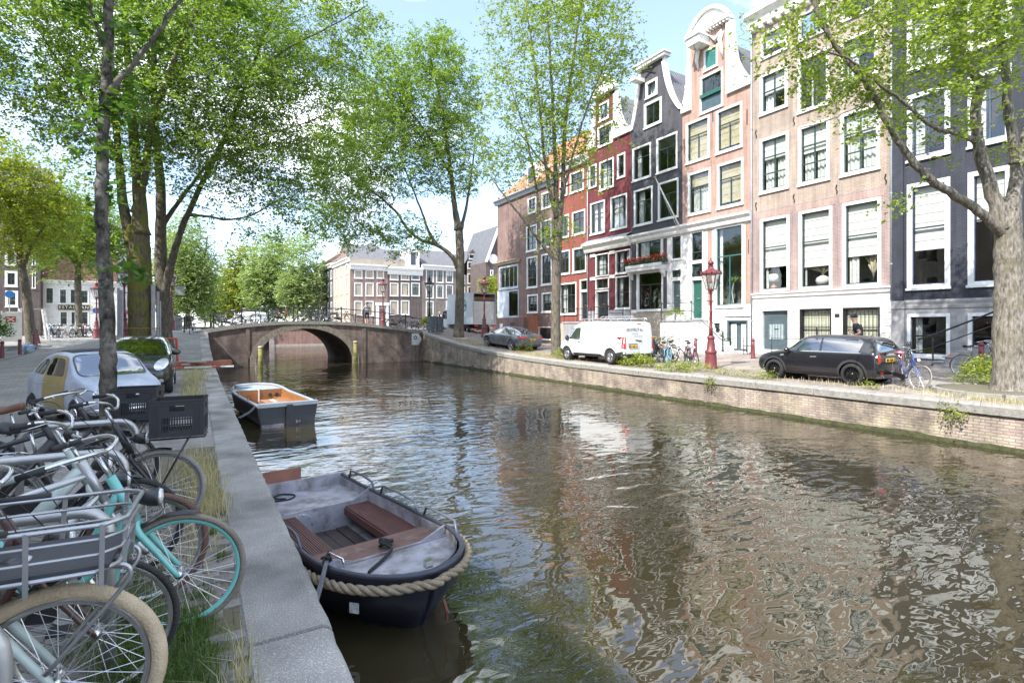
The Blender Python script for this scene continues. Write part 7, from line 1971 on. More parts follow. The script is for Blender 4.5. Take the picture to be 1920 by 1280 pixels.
 if lamp:
  mb = MB(); mb.lathe([(.0, -.075), (.03, -.06), (.048, -.02), (.052, .02), (.05, .03)], 14, mat=Matrix.Translation(S(hb + Vector((.09, 0, .10)))) @ Matrix.Rotation(R(90) , 4, 'Y')); lm = mb.build('lamp', BLKP, root, smooth=True)
  mb = MB(); mb.lathe([(.049, .03), (.04, .045), (0, .05)], 14, mat=Matrix.Translation(S(hb + Vector((.09, 0, .10)))) @ Matrix.Rotation(R(90), 4, 'Y')); mb.build('lamp_lens', CLEARL, lm, smooth=True)
 if front == 'crate': crate(root, S, hb)
 if front == 'rackbasket': rack_basket(root, S, Rr)
 if front == 'wire': wire_basket(root, S, hb)
 return root
CRATEM = M('black_crate_plastic', (.028, .029, .032), .55, var=.15, vs=6)
def crate(root, S, hb, cx=.15, z0=.83, L=.40, Wd=.34, H=.31):
 mb = MB(); t = .012
 # front rack under it
 rk = MB()
 for s_ in (-1, 1):
  rk.tube([S((cx - L / 2, s_ * .12, z0 - .02)), S((cx + L / 2, s_ * .12, z0 - .02))], .008, 6); rk.tube([S((cx + .08, s_ * .12, z0 - .02)), S((.0, s_ * .07, .36))], .007, 6)
 rk.tube([S((cx + L / 2, -.12, z0 - .02)), S((cx + L / 2, .12, z0 - .02))], .008, 6); rk.tube([S((cx - L / 2, 0, z0 - .02)), S(hb + Vector((0.0, 0, .1)))], .012, 6)
 rk.build('front_rack', BLKP, root, smooth=True)
 def pt(x, y, z): return S((cx + x, y, z0 + z))
 def bx(x0, x1, y0, y1, za, zb):
  mb.add([pt(x0, y0, za), pt(x1, y0, za), pt(x1, y1, za), pt(x0, y1, za), pt(x0, y0, zb), pt(x1, y0, zb), pt(x1, y1, zb), pt(x0, y1, zb)], [(0, 3, 2, 1), (4, 5, 6, 7), (0, 1, 5, 4), (1, 2, 6, 5), (2, 3, 7, 6), (3, 0, 4, 7)])
 hx, hy = L / 2, Wd / 2
 bx(-hx, hx, -hy, hy, 0, .012)
 for sy in (-1, 1):      # long walls
  y0, y1 = (hy - t, hy) if sy > 0 else (-hy, -hy + t)
  e0, e1 = (hy - t - .006, hy + .006) if sy > 0 else (-hy - .006, -hy + t + .006)
  bx(-hx, -hx + .09, y0, y1, .012, H); bx(hx - .09, hx, y0, y1, .012, H)
  bx(-hx + .09, hx - .09, y0, y1, .012, .04); bx(-hx + .09, hx - .09, y0, y1, .165, .215)
  bx(-hx + .09, -.055, y0, y1, .215, .265); bx(.055, hx - .09, y0, y1, .215, .265)
  bx(-hx + .09, hx - .09, y0, y1, .265, H)
  n = 11
  for i in range(n):
   x = -hx + .09 + (L - .18) * (i + .5) / n; bx(x - .004, x + .004, y0, y1, .04, .165)
  bx(-hx + .09, hx - .09, y0, y1, .098, .108)
  bx(-hx, hx, e0, e1, H - .012, H); bx(-hx, hx, e0, e1, H - .04, H - .032)
  for xx in (-hx + .03, -hx + .06, hx - .06, hx - .03): bx(xx - .004, xx + .004, e0, e1, .012, H - .04)
 for sx in (-1, 1):
  x0, x1 = (hx - t, hx) if sx > 0 else (-hx, -hx + t)
  bx(x0, x1, -hy + t, hy - t, .16, .215); bx(x0, x1, -hy + t, -.05, .215, .265); bx(x0, x1, .05, hy - t, .215, .265); bx(x0, x1, -hy + t, hy - t, .265, H); bx(x0, x1, -hy + t, hy - t, .012, .04)
  for i in range(8):
   y = -hy + .03 + (Wd - .06) * i / 7; bx(x0, x1, y - .005, y + .005, .04, .16)
  e0, e1 = (hx - t - .006, hx + .006) if sx > 0 else (-hx - .006, -hx + t + .006)
  bx(e0, e1, -hy, hy, H - .012, H)
 mb.build('crate', CRATEM, root)
RBM = M('brushed_alloy', (.42, .43, .45), .35, .75, var=.1)
def rack_basket(root, S, Rr):
 z0 = Rr * 2 + .10
 rk = MB(); x0, x1 = -.34, .22
 for lv, (h, ex) in enumerate(((0.0, 0.0), (.07, .015), (.13, .025), (.185, .035))):
  a0, a1, b = x0 - ex, x1 + ex, .20 + ex
  pts = [(a0, -b, z0 + h), (a1 - .06, -b, z0 + h), (a1, -b + .06, z0 + h), (a1, b - .06, z0 + h), (a1 - .06, b, z0 + h), (a0, b, z0 + h), (a0 - .05, b - .06, z0 + h), (a0 - .05, -b + .06, z0 + h)]
  m_ = MB(); m_.tube(pts, .009 if lv in (0, 3) else .006, 6, closed=True); m_.build('basket_rail', RBM, root, smooth=True)
 for x, y in ((x0 + .05, -.21), (x0 + .3, -.21), (x1 - .04, -.21), (x1 + .01, -.08), (x1 + .01, .08), (x1 - .04, .21), (x0 + .3, .21), (x0 + .05, .21)):
  m_ = MB(); sx = 1 if y > 0 else -1
  m_.bar((x, y, z0 - .05), (x + .01, y + sx * .03, z0 + .19), .016, .008); m_.build('basket_upright', RBM, root)
 m_ = MB(); m_.box(x0, x1 - .02, -.19, .19, z0 + .004, z0 + .02); m_.build('basket_floor', M('grey_board', (.05, .053, .058), .7, var=.15), root)
 for s_ in (-1, 1):
  m_ = MB(); m_.tube([(x0 - .02, s_ * .24, z0 + .198), (x0 + .26, s_ * .24, z0 + .198)], .013, 6); m_.build('rubber_strip', GRIP, root, smooth=True)
  m_ = MB(); m_.tube(smooth_path([(x1 - .12, s_ * .10, z0 - .02), (x1 + .0, s_ * .10, z0 - .02), (x1 + .035, s_ * .10, z0 - .06), (x1 - .01, s_ * .09, z0 - .14), (-.02, s_ * .07, Rr + .06)], 4), .009, 7); m_.build('rack_strut', RBM, root, smooth=True)
def wire_basket(root, S, hb):
 m_ = MB(); z0 = .80; cx = .02
 for h in (0, .07, .14, .21, .27):
  e = .02 * h / .27
  m_.tube([(cx - .16 - e, -.19 - e, z0 + h), (cx + .16 + e, -.19 - e, z0 + h), (cx + .16 + e, .19 + e, z0 + h), (cx - .16 - e, .19 + e, z0 + h)], .003, 4, closed=True)
 for i in range(9):
  y = -.19 + .38 * i / 8
  m_.tube([(cx - .18, y * 1.08, z0 + .27), (cx - .16, y, z0), (cx + .16, y, z0), (cx + .18, y * 1.08, z0 + .27)], .0028, 4)
 for i in range(7):
  x = -.16 + .32 * i / 6
  m_.tube([(cx + x * 1.08, -.21, z0 + .27), (cx + x, -.19, z0), (cx + x, .19, z0), (cx + x * 1.08, .21, z0 + .27)], .0028, 4)
 m_.build('wire_basket', BLKP, root)
MINT = M('pale_mint_paint', (.46, .54, .51), .4, var=.06, coat=.3)
TURQ = M('turquoise_paint', (.18, .50, .46), .4, var=.08, vs=5, coat=.25, c2=(.17, .13, .10), c2s=22, c2t=.73, c2w=.02)
SILV = M('silver_bike_paint', (.50, .51, .52), .35, .5, var=.08, coat=.3)
BRNP = M('dark_brown_bike_paint', (.085, .045, .04), .4, var=.12, coat=.3)
DGRY = M('graphite_bike_paint', (.035, .038, .042), .45, var=.1)
T_BEI = tyre_mat('beige', (.48, .38, .26)); T_BLK = tyre_mat('black', (.028, .028, .03)); T_BRN = tyre_mat('brown', (.12, .065, .05)); T_GRY = tyre_mat('grey', (.26, .25, .23)); T_DUST = tyre_mat('dusty', (.20, .17, .14))
TQRIM = M('turquoise_rim', (.18, .52, .48), .4, var=.06)
G1 = 'bicycles parked on the near quay'
bike('bicycle with fat beige tyres and an aluminium front rack basket', -.47, 2.74, R(-4), MINT, T_BEI, Rr=.372, tw=.032, style='fat', ft=.022, front='rackbasket', guard=False, lamp=True, bars='up', group=G1)
bike('dark brown bicycle with a chrome-rimmed front wheel beside the turquoise one', -.40, 3.16, R(3), BRNP, T_BLK, Rr=.335, tw=.016, guard=BLKP, bars='dutch', group=G1)
bike('turquoise step-through bicycle with turquoise front rim', -.075, 3.66, R(-6), TURQ, T_DUST, rim=TQRIM, Rr=.345, tw=.018, style='step', ft=.021, bars='dutch', group=G1, lean=R(3))
bike('silver bicycle with brown tyres locked to a steel hoop', -.27, 4.10, R(4), SILV, T_BRN, Rr=.352, tw=.021, style='diamond', ft=.021, bars='flat', group=G1, lean=R(-2))
bike('pale mint bicycle with a thick frame and black tyres', -.42, 4.62, R(-2), MINT, T_BLK, Rr=.352, tw=.022, style='fat', ft=.024, bars='up', group=G1)
bike('black bicycle with a black crate over its grey-tyred front wheel', -.265, 5.52, R(-6), BLKP, T_GRY, Rr=.352, tw=.021, style='diamond', ft=.022, front='crate', bars='up', group=G1, saddle='black')
bike('graphite flat-bar bicycle squeezed between the two crate bicycles', -.80, 5.98, R(5), DGRY, T_BLK, style='fat', ft=.021, bars='flat', group=G1, saddle='black')
bike('black bicycle with a brown saddle and a crate near the slender tree', -.66, 6.72, R(-9), BLKP, T_BLK, front='crate', bars='dutch', group=G1, saddle='brown', style='diamond')
bike('black bicycle with a wire basket at the steel hoop nearest the beige tyre', -.93, 2.17, R(2), BLKP, T_BLK, front='wire', bars='dutch', group=G1)
# steel hoops
STEEL = M('galvanised_steel', (.46, .46, .46), .4, .7, var=.12, vs=8, bump=.1)
for i, (x, y, w_) in enumerate(((-.53, 2.28, .8), (-.375, 3.36, .85), (-.45, 4.86, .85), (-.5, 6.35, .85))):
 r_ = empty('bike_hoop', (x, y, 0), 0, 'steel hoop stand between the parked bicycles, %s along the quay' % ('first', 'second', 'third', 'fourth')[i], 'bike stand')
 pts = [(0, 0, -.05), (0, 0, .72)] + [(-.13 + .13 * math.cos(a), 0, .72 + .13 * math.sin(a)) for a in [math.pi / 2 * k / 5 for k in range(1, 6)]] + [(-w_ + .13 - .13 * math.sin(a), 0, .72 + .13 * math.cos(a)) for a in [math.pi / 2 * k / 5 for k in range(6)]] + [(-w_, 0, -.05)]
 mb = MB(); mb.tube(pts, .03, 12); mb.build('hoop', STEEL, r_, smooth=True)
 mb = MB(); mb.lathe([(.055, 0), (.055, .008), (.033, .012)], 12, (0, 0, 0)); mb.build('foot_plate', STEEL, r_)
# light prototypes for the more distant bicycles
def far_bike(label, X, Y, ang, col, z=None, group=None, tm=None, rim=None, lean=0, front=None, style='step', saddle='black', steer=0):
 return bike(label, X, Y, ang, col, tm or T_BLK, rim=rim, lod=0, z=z, group=group, lean=lean, front=front, style=style, saddle=saddle, steer=steer, Rr=.35, tw=.02)
REDP = M('red_bike_paint', (.42, .05, .03), .4, coat=.3); BLUP = M('light_blue_paint', (.16, .38, .52), .4, coat=.3); PURP = M('plum_bike_paint', (.16, .03, .07), .4, coat=.3); NAVP = M('blue_bike_paint', (.04, .08, .28), .4, coat=.3); WHTP = M('white_bike_paint', (.6, .6, .58), .4, coat=.3); GRNP = M('teal_bike_paint', (.04, .18, .18), .4, coat=.3)
LBR = M('light_blue_rim', (.2, .45, .6), .4)
G2 = 'bicycles on the sunny quay'
def q(px_, py_, dz=0.0):
 p = atZ(px_, py_, 0);
 for _ in range(6): p = atZ(px_, py_, ground(p.x, p.y))
 return p
p = q(1226, 676); far_bike('dark bicycle leaning against the bushes behind the white van', p.x, p.y, R(95), BLKP, group=G2, lean=R(4))
p = q(1253, 684); far_bike('bicycle with light blue rims among the quay bushes', p.x, p.y, R(240), BLUP, rim=LBR, tm=tyre_mat('blue', (.10, .28, .38)), group=G2, lean=R(-6), style='diamond')
p = q(1278, 683); far_bike('white bicycle next to the one with light blue rims', p.x, p.y, R(250), WHTP, group=G2, lean=R(5))
p = q(1262, 672); far_bike('red bicycle behind the light blue wheels', p.x, p.y, R(262), REDP, group=G2, lean=R(-4))
p = q(1307, 687); far_bike('plum bicycle with a rear crate beside the red lamp post', p.x, p.y, R(235), PURP, group=G2, lean=R(6), style='diamond')
p = q(1328, 655); far_bike('small white-wheeled bicycle against the white stoop', p.x, p.y, R(170), REDP, group=G2, lean=R(6))
p = q(1724, 731); far_bike('blue bicycle with a pink saddle standing behind the black hatchback', p.x, p.y, R(232), NAVP, tm=T_GRY, group=G2, saddle='brown', steer=R(20))
p = q(1838, 712); b_ = far_bike('black city bicycle with a rear rack half hidden by the pale elm', p.x + 1.15, p.y - .15, R(-40), BLKP, tm=T_GRY, group=G2)
p = q(905, 648); far_bike('pink bicycle in front of the grey saloon', p.x - .2, p.y + 1.8, R(115), PURP, group=G2, lean=R(4))
p = q(1290, 680); far_bike('black bicycle leaning between the white and the plum one', p.x, p.y, R(228), BLKP, group=G2, lean=R(-5), style='diamond')
p = q(1240, 680); far_bike('graphite bicycle tangled in the weeds by the white van', p.x, p.y, R(255), DGRY, group=G2, lean=R(6))
# pink saddle cover
mb = MB(); mb.lathe([(.0, -.02), (.13, 0), (.12, .06), (.05, .09), (0, .095)], 12);
p = q(1724, 731); pc = mb.build('saddle_cover', M('pink_cloth', (.62, .22, .28), .7, var=.25, vs=8), None, smooth=True)
a_ = R(232); pc.location = (p.x - .90 * math.cos(a_), p.y - .90 * math.sin(a_), ground(p.x, p.y) + .96); pc.rotation_euler = (0, 0, a_); pc.scale = (1.1, .8, .8); tag(pc, 'pink and white cloth cover on the blue bicycle saddle', 'saddle cover')
# on the bridge
G3 = 'bicycles on the bridge'
for i, (px_, col, ang, lbl) in enumerate(((640, BLKP, 4, 'black bicycle left of the walker by the bridge railing'), (766, NAVP, 178, 'blue bicycle between the red lamp and the right end of the bridge'), (610, BRNP, 170, 'brown bicycle right of the child-seat bicycle on the bridge'), (462, BLKP, 176, 'black bicycle between the pale and the teal one on the bridge'), (432, WHTP, 5, 'pale bicycle by the bridge railing over the left spandrel'), (497, GRNP, 178, 'teal bicycle leaning on the bridge railing above the arch'), (528, REDP, 12, 'red bicycle with upright bars at the crown of the bridge'), (585, BLKP, 176, 'black bicycle with a child seat parked on the bridge crown'), (745, BLKP, 2, 'black bicycle by the red lamp on the bridge'), (790, DGRY, 181, 'dark bicycle near the right end of the bridge railing'))):
 P_ = atY(px_, 600, BRY + .62)
 ofs = 0 if abs(math.cos(R(ang))) < .5 else .55 * (1 if math.cos(R(ang)) > 0 else -1)
 far_bike(lbl, P_.x + ofs, BRY + .6 + .12 * (i % 3), R(ang), col, z=deckz(P_.x) - .06 if P_.x < 15.2 else 1.1, group=G3, lean=R(5))
P_ = atY(366, 600, 40.8); far_bike('dark bicycle with a front bag at the left end of the bridge', -.25, 38.6, R(-100), BLKP, z=ground(-.25, 38.6), group=G3, front='crate')
# rows by the restaurant
G4 = 'bicycles parked in rows at the junction'
rn = random.Random(4)
cols_ = [BLKP, DGRY, NAVP, BLKP, WHTP, REDP, BLKP, GRNP, BLKP, BRNP, BLKP, NAVP]
proto = None
for i in range(13):
 px_ = 82 + i * 8.4; Y_ = 56 + rn.uniform(-1.2, 1.2)
 P_ = atY(px_, 620, Y_)
 cn_ = {BLKP: 'black', DGRY: 'graphite', NAVP: 'blue', WHTP: 'white', REDP: 'red', GRNP: 'teal', BRNP: 'brown'}[cols_[i % len(cols_)]]
 o = far_bike(cn_ + ' city bicycle in the dense row in front of the restaurant', P_.x, Y_, R(-90 + rn.uniform(-35, 35)), cols_[i % len(cols_)], z=ground(P_.x, Y_), group=G4, lean=R(rn.uniform(-7, 7)))
for i in range(8):
 P_ = atY(385 + i * 32, 600, 79.5)
 cn_ = {BLKP: 'black', DGRY: 'graphite', NAVP: 'blue', WHTP: 'white', REDP: 'red', GRNP: 'teal', BRNP: 'brown'}[cols_[(i * 5) % len(cols_)]]
 far_bike(cn_ + ' city bicycle in the long row on the far bridge', min(P_.x, 8.0) + .02 * i, 79 + rn.uniform(-.3, .3), R(rn.uniform(60, 120)), cols_[(i * 5) % len(cols_)], z=1.68, group='bicycles on the far bridge', lean=R(rn.uniform(-6, 6)))
# boats
NAVYH = M('navy_hull_paint', (.012, .014, .024), .4, var=.3, vs=3, coat=.2, bump=.15, bs=12, c2=(.10, .055, .045), c2s=6, c2t=.70, c2w=.03)
GREYV = M('grey_boat_paint', (.30, .30, .335), .5, var=.3, vs=5, bump=.25, bs=25, c2=(.15, .135, .125), c2s=4.5, c2t=.57, c2w=.09)
RIBW = M('ribbed_brown_wood', (.115, .05, .045), .6, var=.2, vs=8)
PLNK = M('weathered_plank', (.15, .085, .07), .75, var=.25, vs=9, c2=(.22, .15, .12), c2s=7)
DARKP = M('wet_dark_plank', (.04, .03, .028), .7, var=.3, vs=6)
VARN = M('varnished_orange_wood', (.30, .135, .05), .35, var=.2, vs=6, coat=.3)
ROPE = M('sisal_rope', (.27, .22, .15), .9, var=.2, vs=30, bump=.5, bs=120)
ROPEB = M('black_rope', (.025, .025, .028), .9, var=.2, bump=.4, bs=120)
ROPEG = M('grey_rope', (.13, .13, .15), .9, var=.2, bump=.4, bs=120)
def rope(parent, pts, r, mat, name='rope', turns=None, n=5, step=.012):
 P_ = smooth_path(pts, 8); L = sum((P_[i + 1] - P_[i]).length for i in range(len(P_) - 1))
 m_ = max(8, int(L / step)); acc = [0]
 for i in range(len(P_) - 1): acc.append(acc[-1] + (P_[i + 1] - P_[i]).length)
 def at(s):
  for i in range(len(acc) - 1):
   if s <= acc[i + 1] + 1e-9:
    t = (s - acc[i]) / max(1e-9, acc[i + 1] - acc[i]); return P_[i].lerp(P_[i + 1], t), (P_[i + 1] - P_[i]).normalized()
  return P_[-1], (P_[-1] - P_[-2]).normalized()
 mb = MB(); turns = turns or L / (r * 7)
 for k in range(3):
  q_ = []
  for i in range(m_ + 1):
   p, d = at(L * i / m_); a = Vector((0, 0, 1)).cross(d)
   if a.length < .1: a = Vector((1, 0, 0)).cross(d)
   a.normalize(); b = d.cross(a); th = 2 * math.pi * (turns * i / m_ + k / 3)
   q_.append(p + (a * math.cos(th) + b * math.sin(th)) * r * .52)
  mb.tube(q_, r * .58, n)
 o = mb.build(name, mat, parent, smooth=True)
 return o
def hull(root, xs, wf, hf, bf, mat, inner, floor=.08, th=.045, n=26, flare=.86, keel=.35):
 xm = max(xs)
 def sect(x, out_):
  w_ = max(.001, wf(x) - (0 if out_ else th)); h = hf(x); b = bf(x); e = sstep(.4 * xm, xm, x)
  k = flare * (1 - .38 * e)
  if out_: pr = [(w_, h, 0), (w_ * 1.005, h - .09, 0), (w_ * (.97 - .05 * e), h * .55, .04), (w_ * (k + .06), .10, .16), (w_ * k * .8, -.06, .24), (w_ * .4, b, .36), (0, b - .03, .36)]
  else: pr = [(w_, h, 0), (w_ * .985, h - .1, 0), (w_ * .95, h * .5, .04), (w_ * k, floor + .02, .16), (w_ * .5, floor, .2), (0, floor, .2), (0, floor, .2)]
  pr = [(a, c, x - d * e - (0 if out_ else .06 * e)) for a, c, d in pr]
  return [(xx, -a, c) for a, c, xx in pr] + [(xx, a, c) for a, c, xx in pr[::-1][1:]]
 for out_, mt, nm in ((True, mat, 'hull'), (False, inner, 'inner_hull')):
  mb = MB(); rows = [sect(x, out_) for x in xs]; m_ = len(rows[0])
  for r_ in rows: mb.v.extend(r_)
  for i in range(len(rows) - 1):
   for j in range(m_ - 1):
    f = (i * m_ + j, (i + 1) * m_ + j, (i + 1) * m_ + j + 1, i * m_ + j + 1)
    mb.f.append(f if out_ else f[::-1]); mb.mi.append(0)
  mb.f.append(tuple(range(m_))); mb.mi.append(0)
  mb.f.append(tuple((len(rows) - 1) * m_ + j for j in range(m_ - 1, -1, -1))); mb.mi.append(0)
  mb.build(nm, mt, root, smooth=False, auto=True)
b1 = empty('rowing_boat', (1.52, 6.22, WATER_Z), R(-81.3), 'small navy workboat with grey decks, ribbed benches and a thick rope fender', 'boat')
def w1f(x):
 if x < .6: return .66 + .08 * sstep(-1.85, .2, x)
 t = (x - .6) / 1.25
 return .74 * math.sqrt(max(0, 1 - t ** 2.6))
h1f = lambda x: .50 + .07 * sstep(.2, 1.85, x) + .02 * sstep(-1, -1.85, x)
xs1 = [-1.85, -1.6, -1.2, -.8, -.4, 0, .4, .7, 1.0, 1.25, 1.45, 1.6, 1.7, 1.78, 1.83, 1.849]
hull(b1, xs1, w1f, h1f, lambda x: -.22 + .15 * sstep(1.0, 1.85, x), NAVYH, GREYV, flare=.82)
# gunwale tube
gw_ = [(x, -w1f(x) + .02, h1f(x) + .005) for x in xs1] + [(x, w1f(x) - .02, h1f(x) + .005) for x in xs1[::-1]]
mb = MB(); mb.tube(gw_, .028, 8); mb.build('gunwale', M('gunwale_blue_black', (.04, .045, .065), .4, var=.2), b1, smooth=True)
mb = MB(); mb.box(-1.86, -1.80, -.66, .66, .05, .56); mb.build('transom', GREYV, b1)
def deck(x0, x1, z_, nm, mat, n=10, inset=.05):
 mb = MB(); vs = [];
 for i in range(n + 1):
  x = x0 + (x1 - x0) * i / n; ww = max(.002, w1f(x) - inset); vs += [(x, -ww, z_), (x, ww, z_)]
 mb.add(vs, [(2 * i, 2 * i + 2, 2 * i + 3, 2 * i + 1)[::-1] for i in range(n)]); return mb.build(nm, mat, b1)
deck(-1.82, -.92, .40, 'stern_deck', GREYV); deck(1.0, 1.83, .46, 'bow_deck', GREYV)
mb = MB(); mb.box(-.935, -.90, -.68, .68, .06, .415); mb.build('bulkhead', GREYV, b1)
mb = MB(); mb.lathe([(.15, 0), (.15, .008), (.14, .012)], 24, mat=Matrix.Translation((-.90, -.25, .235)) @ Matrix.Rotation(R(90), 4, 'Y')); hp = mb.build('round_hatch', GREYV, b1)
for i in range(9):
 a = 2 * math.pi * i / 9; mb = MB(); mb.lathe([(.011, 0), (.009, .01), (0, .012)], 6, mat=Matrix.Translation((-.888, -.25 + .13 * math.cos(a), .235 + .13 * math.sin(a))) @ Matrix.Rotation(R(90), 4, 'Y')); mb.build('bolt', CHROME, hp)
mb = MB(); mb.box(.985, 1.015, -.66, .66, .38, .475); mb.build('bow_coaming', GREYV, b1)
for sd in (-1, 1):
 mb = MB(); mb.add([(.98, sd * .62, .47), (.98, sd * .36, .47), (.98, sd * .66, .58), (1.0, sd * .62, .47), (1.0, sd * .36, .47), (1.0, sd * .66, .58)], [(0, 1, 2), (3, 5, 4), (0, 3, 4, 1), (1, 4, 5, 2), (2, 5, 3, 0)]); mb.build('knee', GREYV, b1)
 mb = MB(); mb.add([(-.90, sd * .66, .42), (-.90, sd * .44, .42), (-.90, sd * .67, .55), (-.92, sd * .66, .42), (-.92, sd * .44, .42), (-.92, sd * .67, .55)], [(0, 1, 2), (3, 5, 4), (0, 3, 4, 1), (1, 4, 5, 2), (2, 5, 3, 0)]); mb.build('knee', GREYV, b1)
 # side bench of ribbed planks
 bw = .36
 for k in range(3):
  ya = sd * (.68 - bw * (k + 1) / 3); yb = sd * (.68 - bw * k / 3 - .006)
  mb = MB(); mb.box(-.90, .98, min(ya, yb), max(ya, yb), .335, .36)
  for r_ in range(5):
   y = min(ya, yb) + abs(yb - ya) * (r_ + .5) / 5; mb.box(-.898, .978, y - .007, y + .007, .36, .367)
  mb.build('bench_plank', RIBW, b1)
 mb = MB(); mb.box(-.90, .98, sd * .315 - .01, sd * .315 + .01, .26, .345); mb.build('bench_apron', RIBW, b1)
for k in range(2):
 mb = MB(); mb.box(.58 + .20 * k, .775 + .20 * k, -.64, .64, .425, .455); mb.build('thwart_plank', PLNK, b1)
for k in range(4):
 mb = MB(); y = -.32 + .16 * k + (.02 if k > 0 else 0); mb.box(-.88, .95, y + .004, y + .15, .085, .105 + .006 * (k % 2)); mb.build('floor_plank', DARKP, b1)
# rope fender round the bow
fx = [-.55, -.2, .2, .6, .9, 1.15, 1.4, 1.58, 1.72, 1.80, 1.845]
path = [(x, -w1f(x) - .055, h1f(x) - .085) for x in fx if x > -.1] + [(1.90, 0, h1f(1.85) - .085)] + [(x, w1f(x) + .055, h1f(x) - .085) for x in fx[::-1] if x > .55]
rope(b1, path, .042, ROPE, 'rope_fender', n=7, step=.02)
RAILM = M('grey_rail', (.10, .11, .15), .4, .2, var=.15)
for sd, rails in ((1, ((-1.55, -.75), (-.62, .35), (.45, 1.30))), (-1, ((.05, .55), (1.0, 1.0001)))):
 for a, b in rails:
  if b - a < .1: continue
  mb = MB(); mb.tube([(a, sd * (w1f(a) - .03), h1f(a)), (a + .05, sd * (w1f(a) - .02), h1f(a) + .13), ((a + b) / 2, sd * (w1f((a + b) / 2) - .02), h1f(a) + .14), (b - .12, sd * (w1f(b - .12) - .02), h1f(b) + .12), (b, sd * (w1f(b) - .03), h1f(b))], .015, 7); mb.build('hand_rail', RAILM, b1, smooth=True)
mb = MB(); mb.box(-1.90, -1.865, -.58, .06, .42, .72); mb.build('motor_board', M('red_brown_board', (.24, .10, .07), .7, var=.2, vs=5), b1)
rope(b1, [(.82, -.02, .47), (.9, .07, .53), (.8, .12, .48), (.86, -.03, .56), (.93, .06, .5), (.8, .02, .5), (.9, -.04, .54), (1.05, .0, .50), (1.3, -.35, .47)], .017, ROPEB, 'knotted_rope', step=.01)
rope(b1, [(-1.72, -.35, .41), (-1.55, -.42, .415), (-1.5, -.2, .41), (-1.65, -.1, .41), (-1.75, -.25, .42), (-1.6, -.38, .43), (-1.52, -.25, .42)], .012, ROPEB, 'coiled_line')
for dy in (0, .07):
 # mooring lines from the bow cleat to the ring in the quay wall
 a = b1.matrix_basis.inverted() if False else None
 inv = (Matrix.Translation((1.52, 6.22, WATER_Z)) @ Matrix.Rotation(R(-81.3), 4, 'Z')).inverted()
 e = inv @ Vector((.70, 4.02 - dy, -.30)); e0 = Vector((1.08 + dy * .4, -.66, .60))
 rope(b1, [e0, e0.lerp(e, .5) + Vector((0, 0, -.03)), e], .013, ROPEG, 'mooring_line', step=.012)
rope(b1, [(1.0, -.60, .63), (1.12, -.70, .60), (1.05, -.62, .57), (1.14, -.66, .64), (1.02, -.68, .6)], .016, ROPEB, 'mooring_knot', step=.01)
mb = MB(); mb.tube([(1.05, -.6, .56), (1.05, -.62, .64), (1.25, -.58, .64), (1.25, -.56, .56)], .012, 6); mb.build('cleat', CHROME, b1, smooth=True)
mb = MB(); mb.cbox((1.80, -.02, .63), .05, .07, .06); mb.build('bow_eye', CHROME, b1)
mb = MB(); mb.tube([(1.86, .1, .3), (1.92, .1, .22), (1.88, .12, .12)], .014, 6); mb.build('bow_shackle', M('rusty_iron', (.20, .075, .045), .8, var=.3), b1)
mb = MB(); mb.cbox((1.50, -.575, .30), .09, .004, .09, rz=R(36)); mb.build('sticker', M('sticker_pale', (.55, .56, .55), .6, var=.3, vs=25), b1)
rn = random.Random(2); mb = MB()
def bag(u, v):
 a = 2 * math.pi * u; b = math.pi * v; r_ = 1 + .3 * math.sin(5 * a + 3 * b) * math.sin(b)
 return (.42 + .10 * r_ * math.cos(a) * math.sin(b), -.12 + .22 * r_ * math.sin(a) * math.sin(b), .13 + .06 * r_ * math.cos(b))
mb.grid(bag, 16, 8); bg_ = mb.build('plastic_bag', M('blue_plastic', (.02, .30, .62), .35, var=.25, vs=9), None, smooth=True)
bg_.matrix_world = Matrix.Translation((1.52, 6.22, WATER_Z)) @ Matrix.Rotation(R(-81.3), 4, 'Z'); tag(bg_, 'crumpled bright blue plastic bag lying in the small workboat', 'plastic bag')
# second boat further along
b2 = empty('sloop_boat', (1.93, 18.0, WATER_Z), R(96), 'black open sloop with varnished orange interior moored by the quay', 'boat')
def w2f(x):
 return .80 * (1 - .04 * sstep(-1, -2.4, x)) * math.sqrt(max(0, 1 - max(0, (x - .8) / 1.65) ** 3))
h2f = lambda x: .60 + .12 * sstep(.5, 2.4, x)
xs2 = [-2.4, -2.2, -1.5, -.8, 0, .6, 1.0, 1.4, 1.8, 2.1, 2.3, 2.42]
hull(b2, xs2, w2f, h2f, lambda x: -.25 + .2 * sstep(1, 2.4, x), NAVYH, VARN, flare=.84, th=.06)
gw_ = [(x, -w2f(x) + .02, h2f(x)) for x in xs2] + [(x, w2f(x) - .02, h2f(x)) for x in xs2[::-1]]
BLG = M('blue_grey_gunwale', (.26, .31, .36), .45, var=.12)
mb = MB(); mb.tube(gw_, .045, 8); mb.build('gunwale', BLG, b2, smooth=True)
mb = MB(); mb.box(-2.47, -2.33, -.78, .78, .56, .66); mb.build('stern_rail', BLG, b2)
mb = MB(); mb.prism([(-2.43, -.25), (-2.36, -.25), (-2.30, .58), (-2.40, .58)], lambda a, b, d: (a, d, b), -.70, .70); mb.build('transom', NAVYH, b2)
mb = MB(); mb.prism([(-2.52, -.3), (-2.42, -.3), (-2.40, .60), (-2.50, .60)], lambda a, b, d: (a, d, b), -.10, .06); mb.build('rudder', M('rudder_black', (.02, .02, .026), .5, var=.3), b2)
mb = MB(); mb.box(-2.445, -2.43, .12, .68, -.02, .10); mb.build('scuffed_patch', M('scuffed_grey', (.20, .19, .20), .7, var=.35, vs=12), b2)
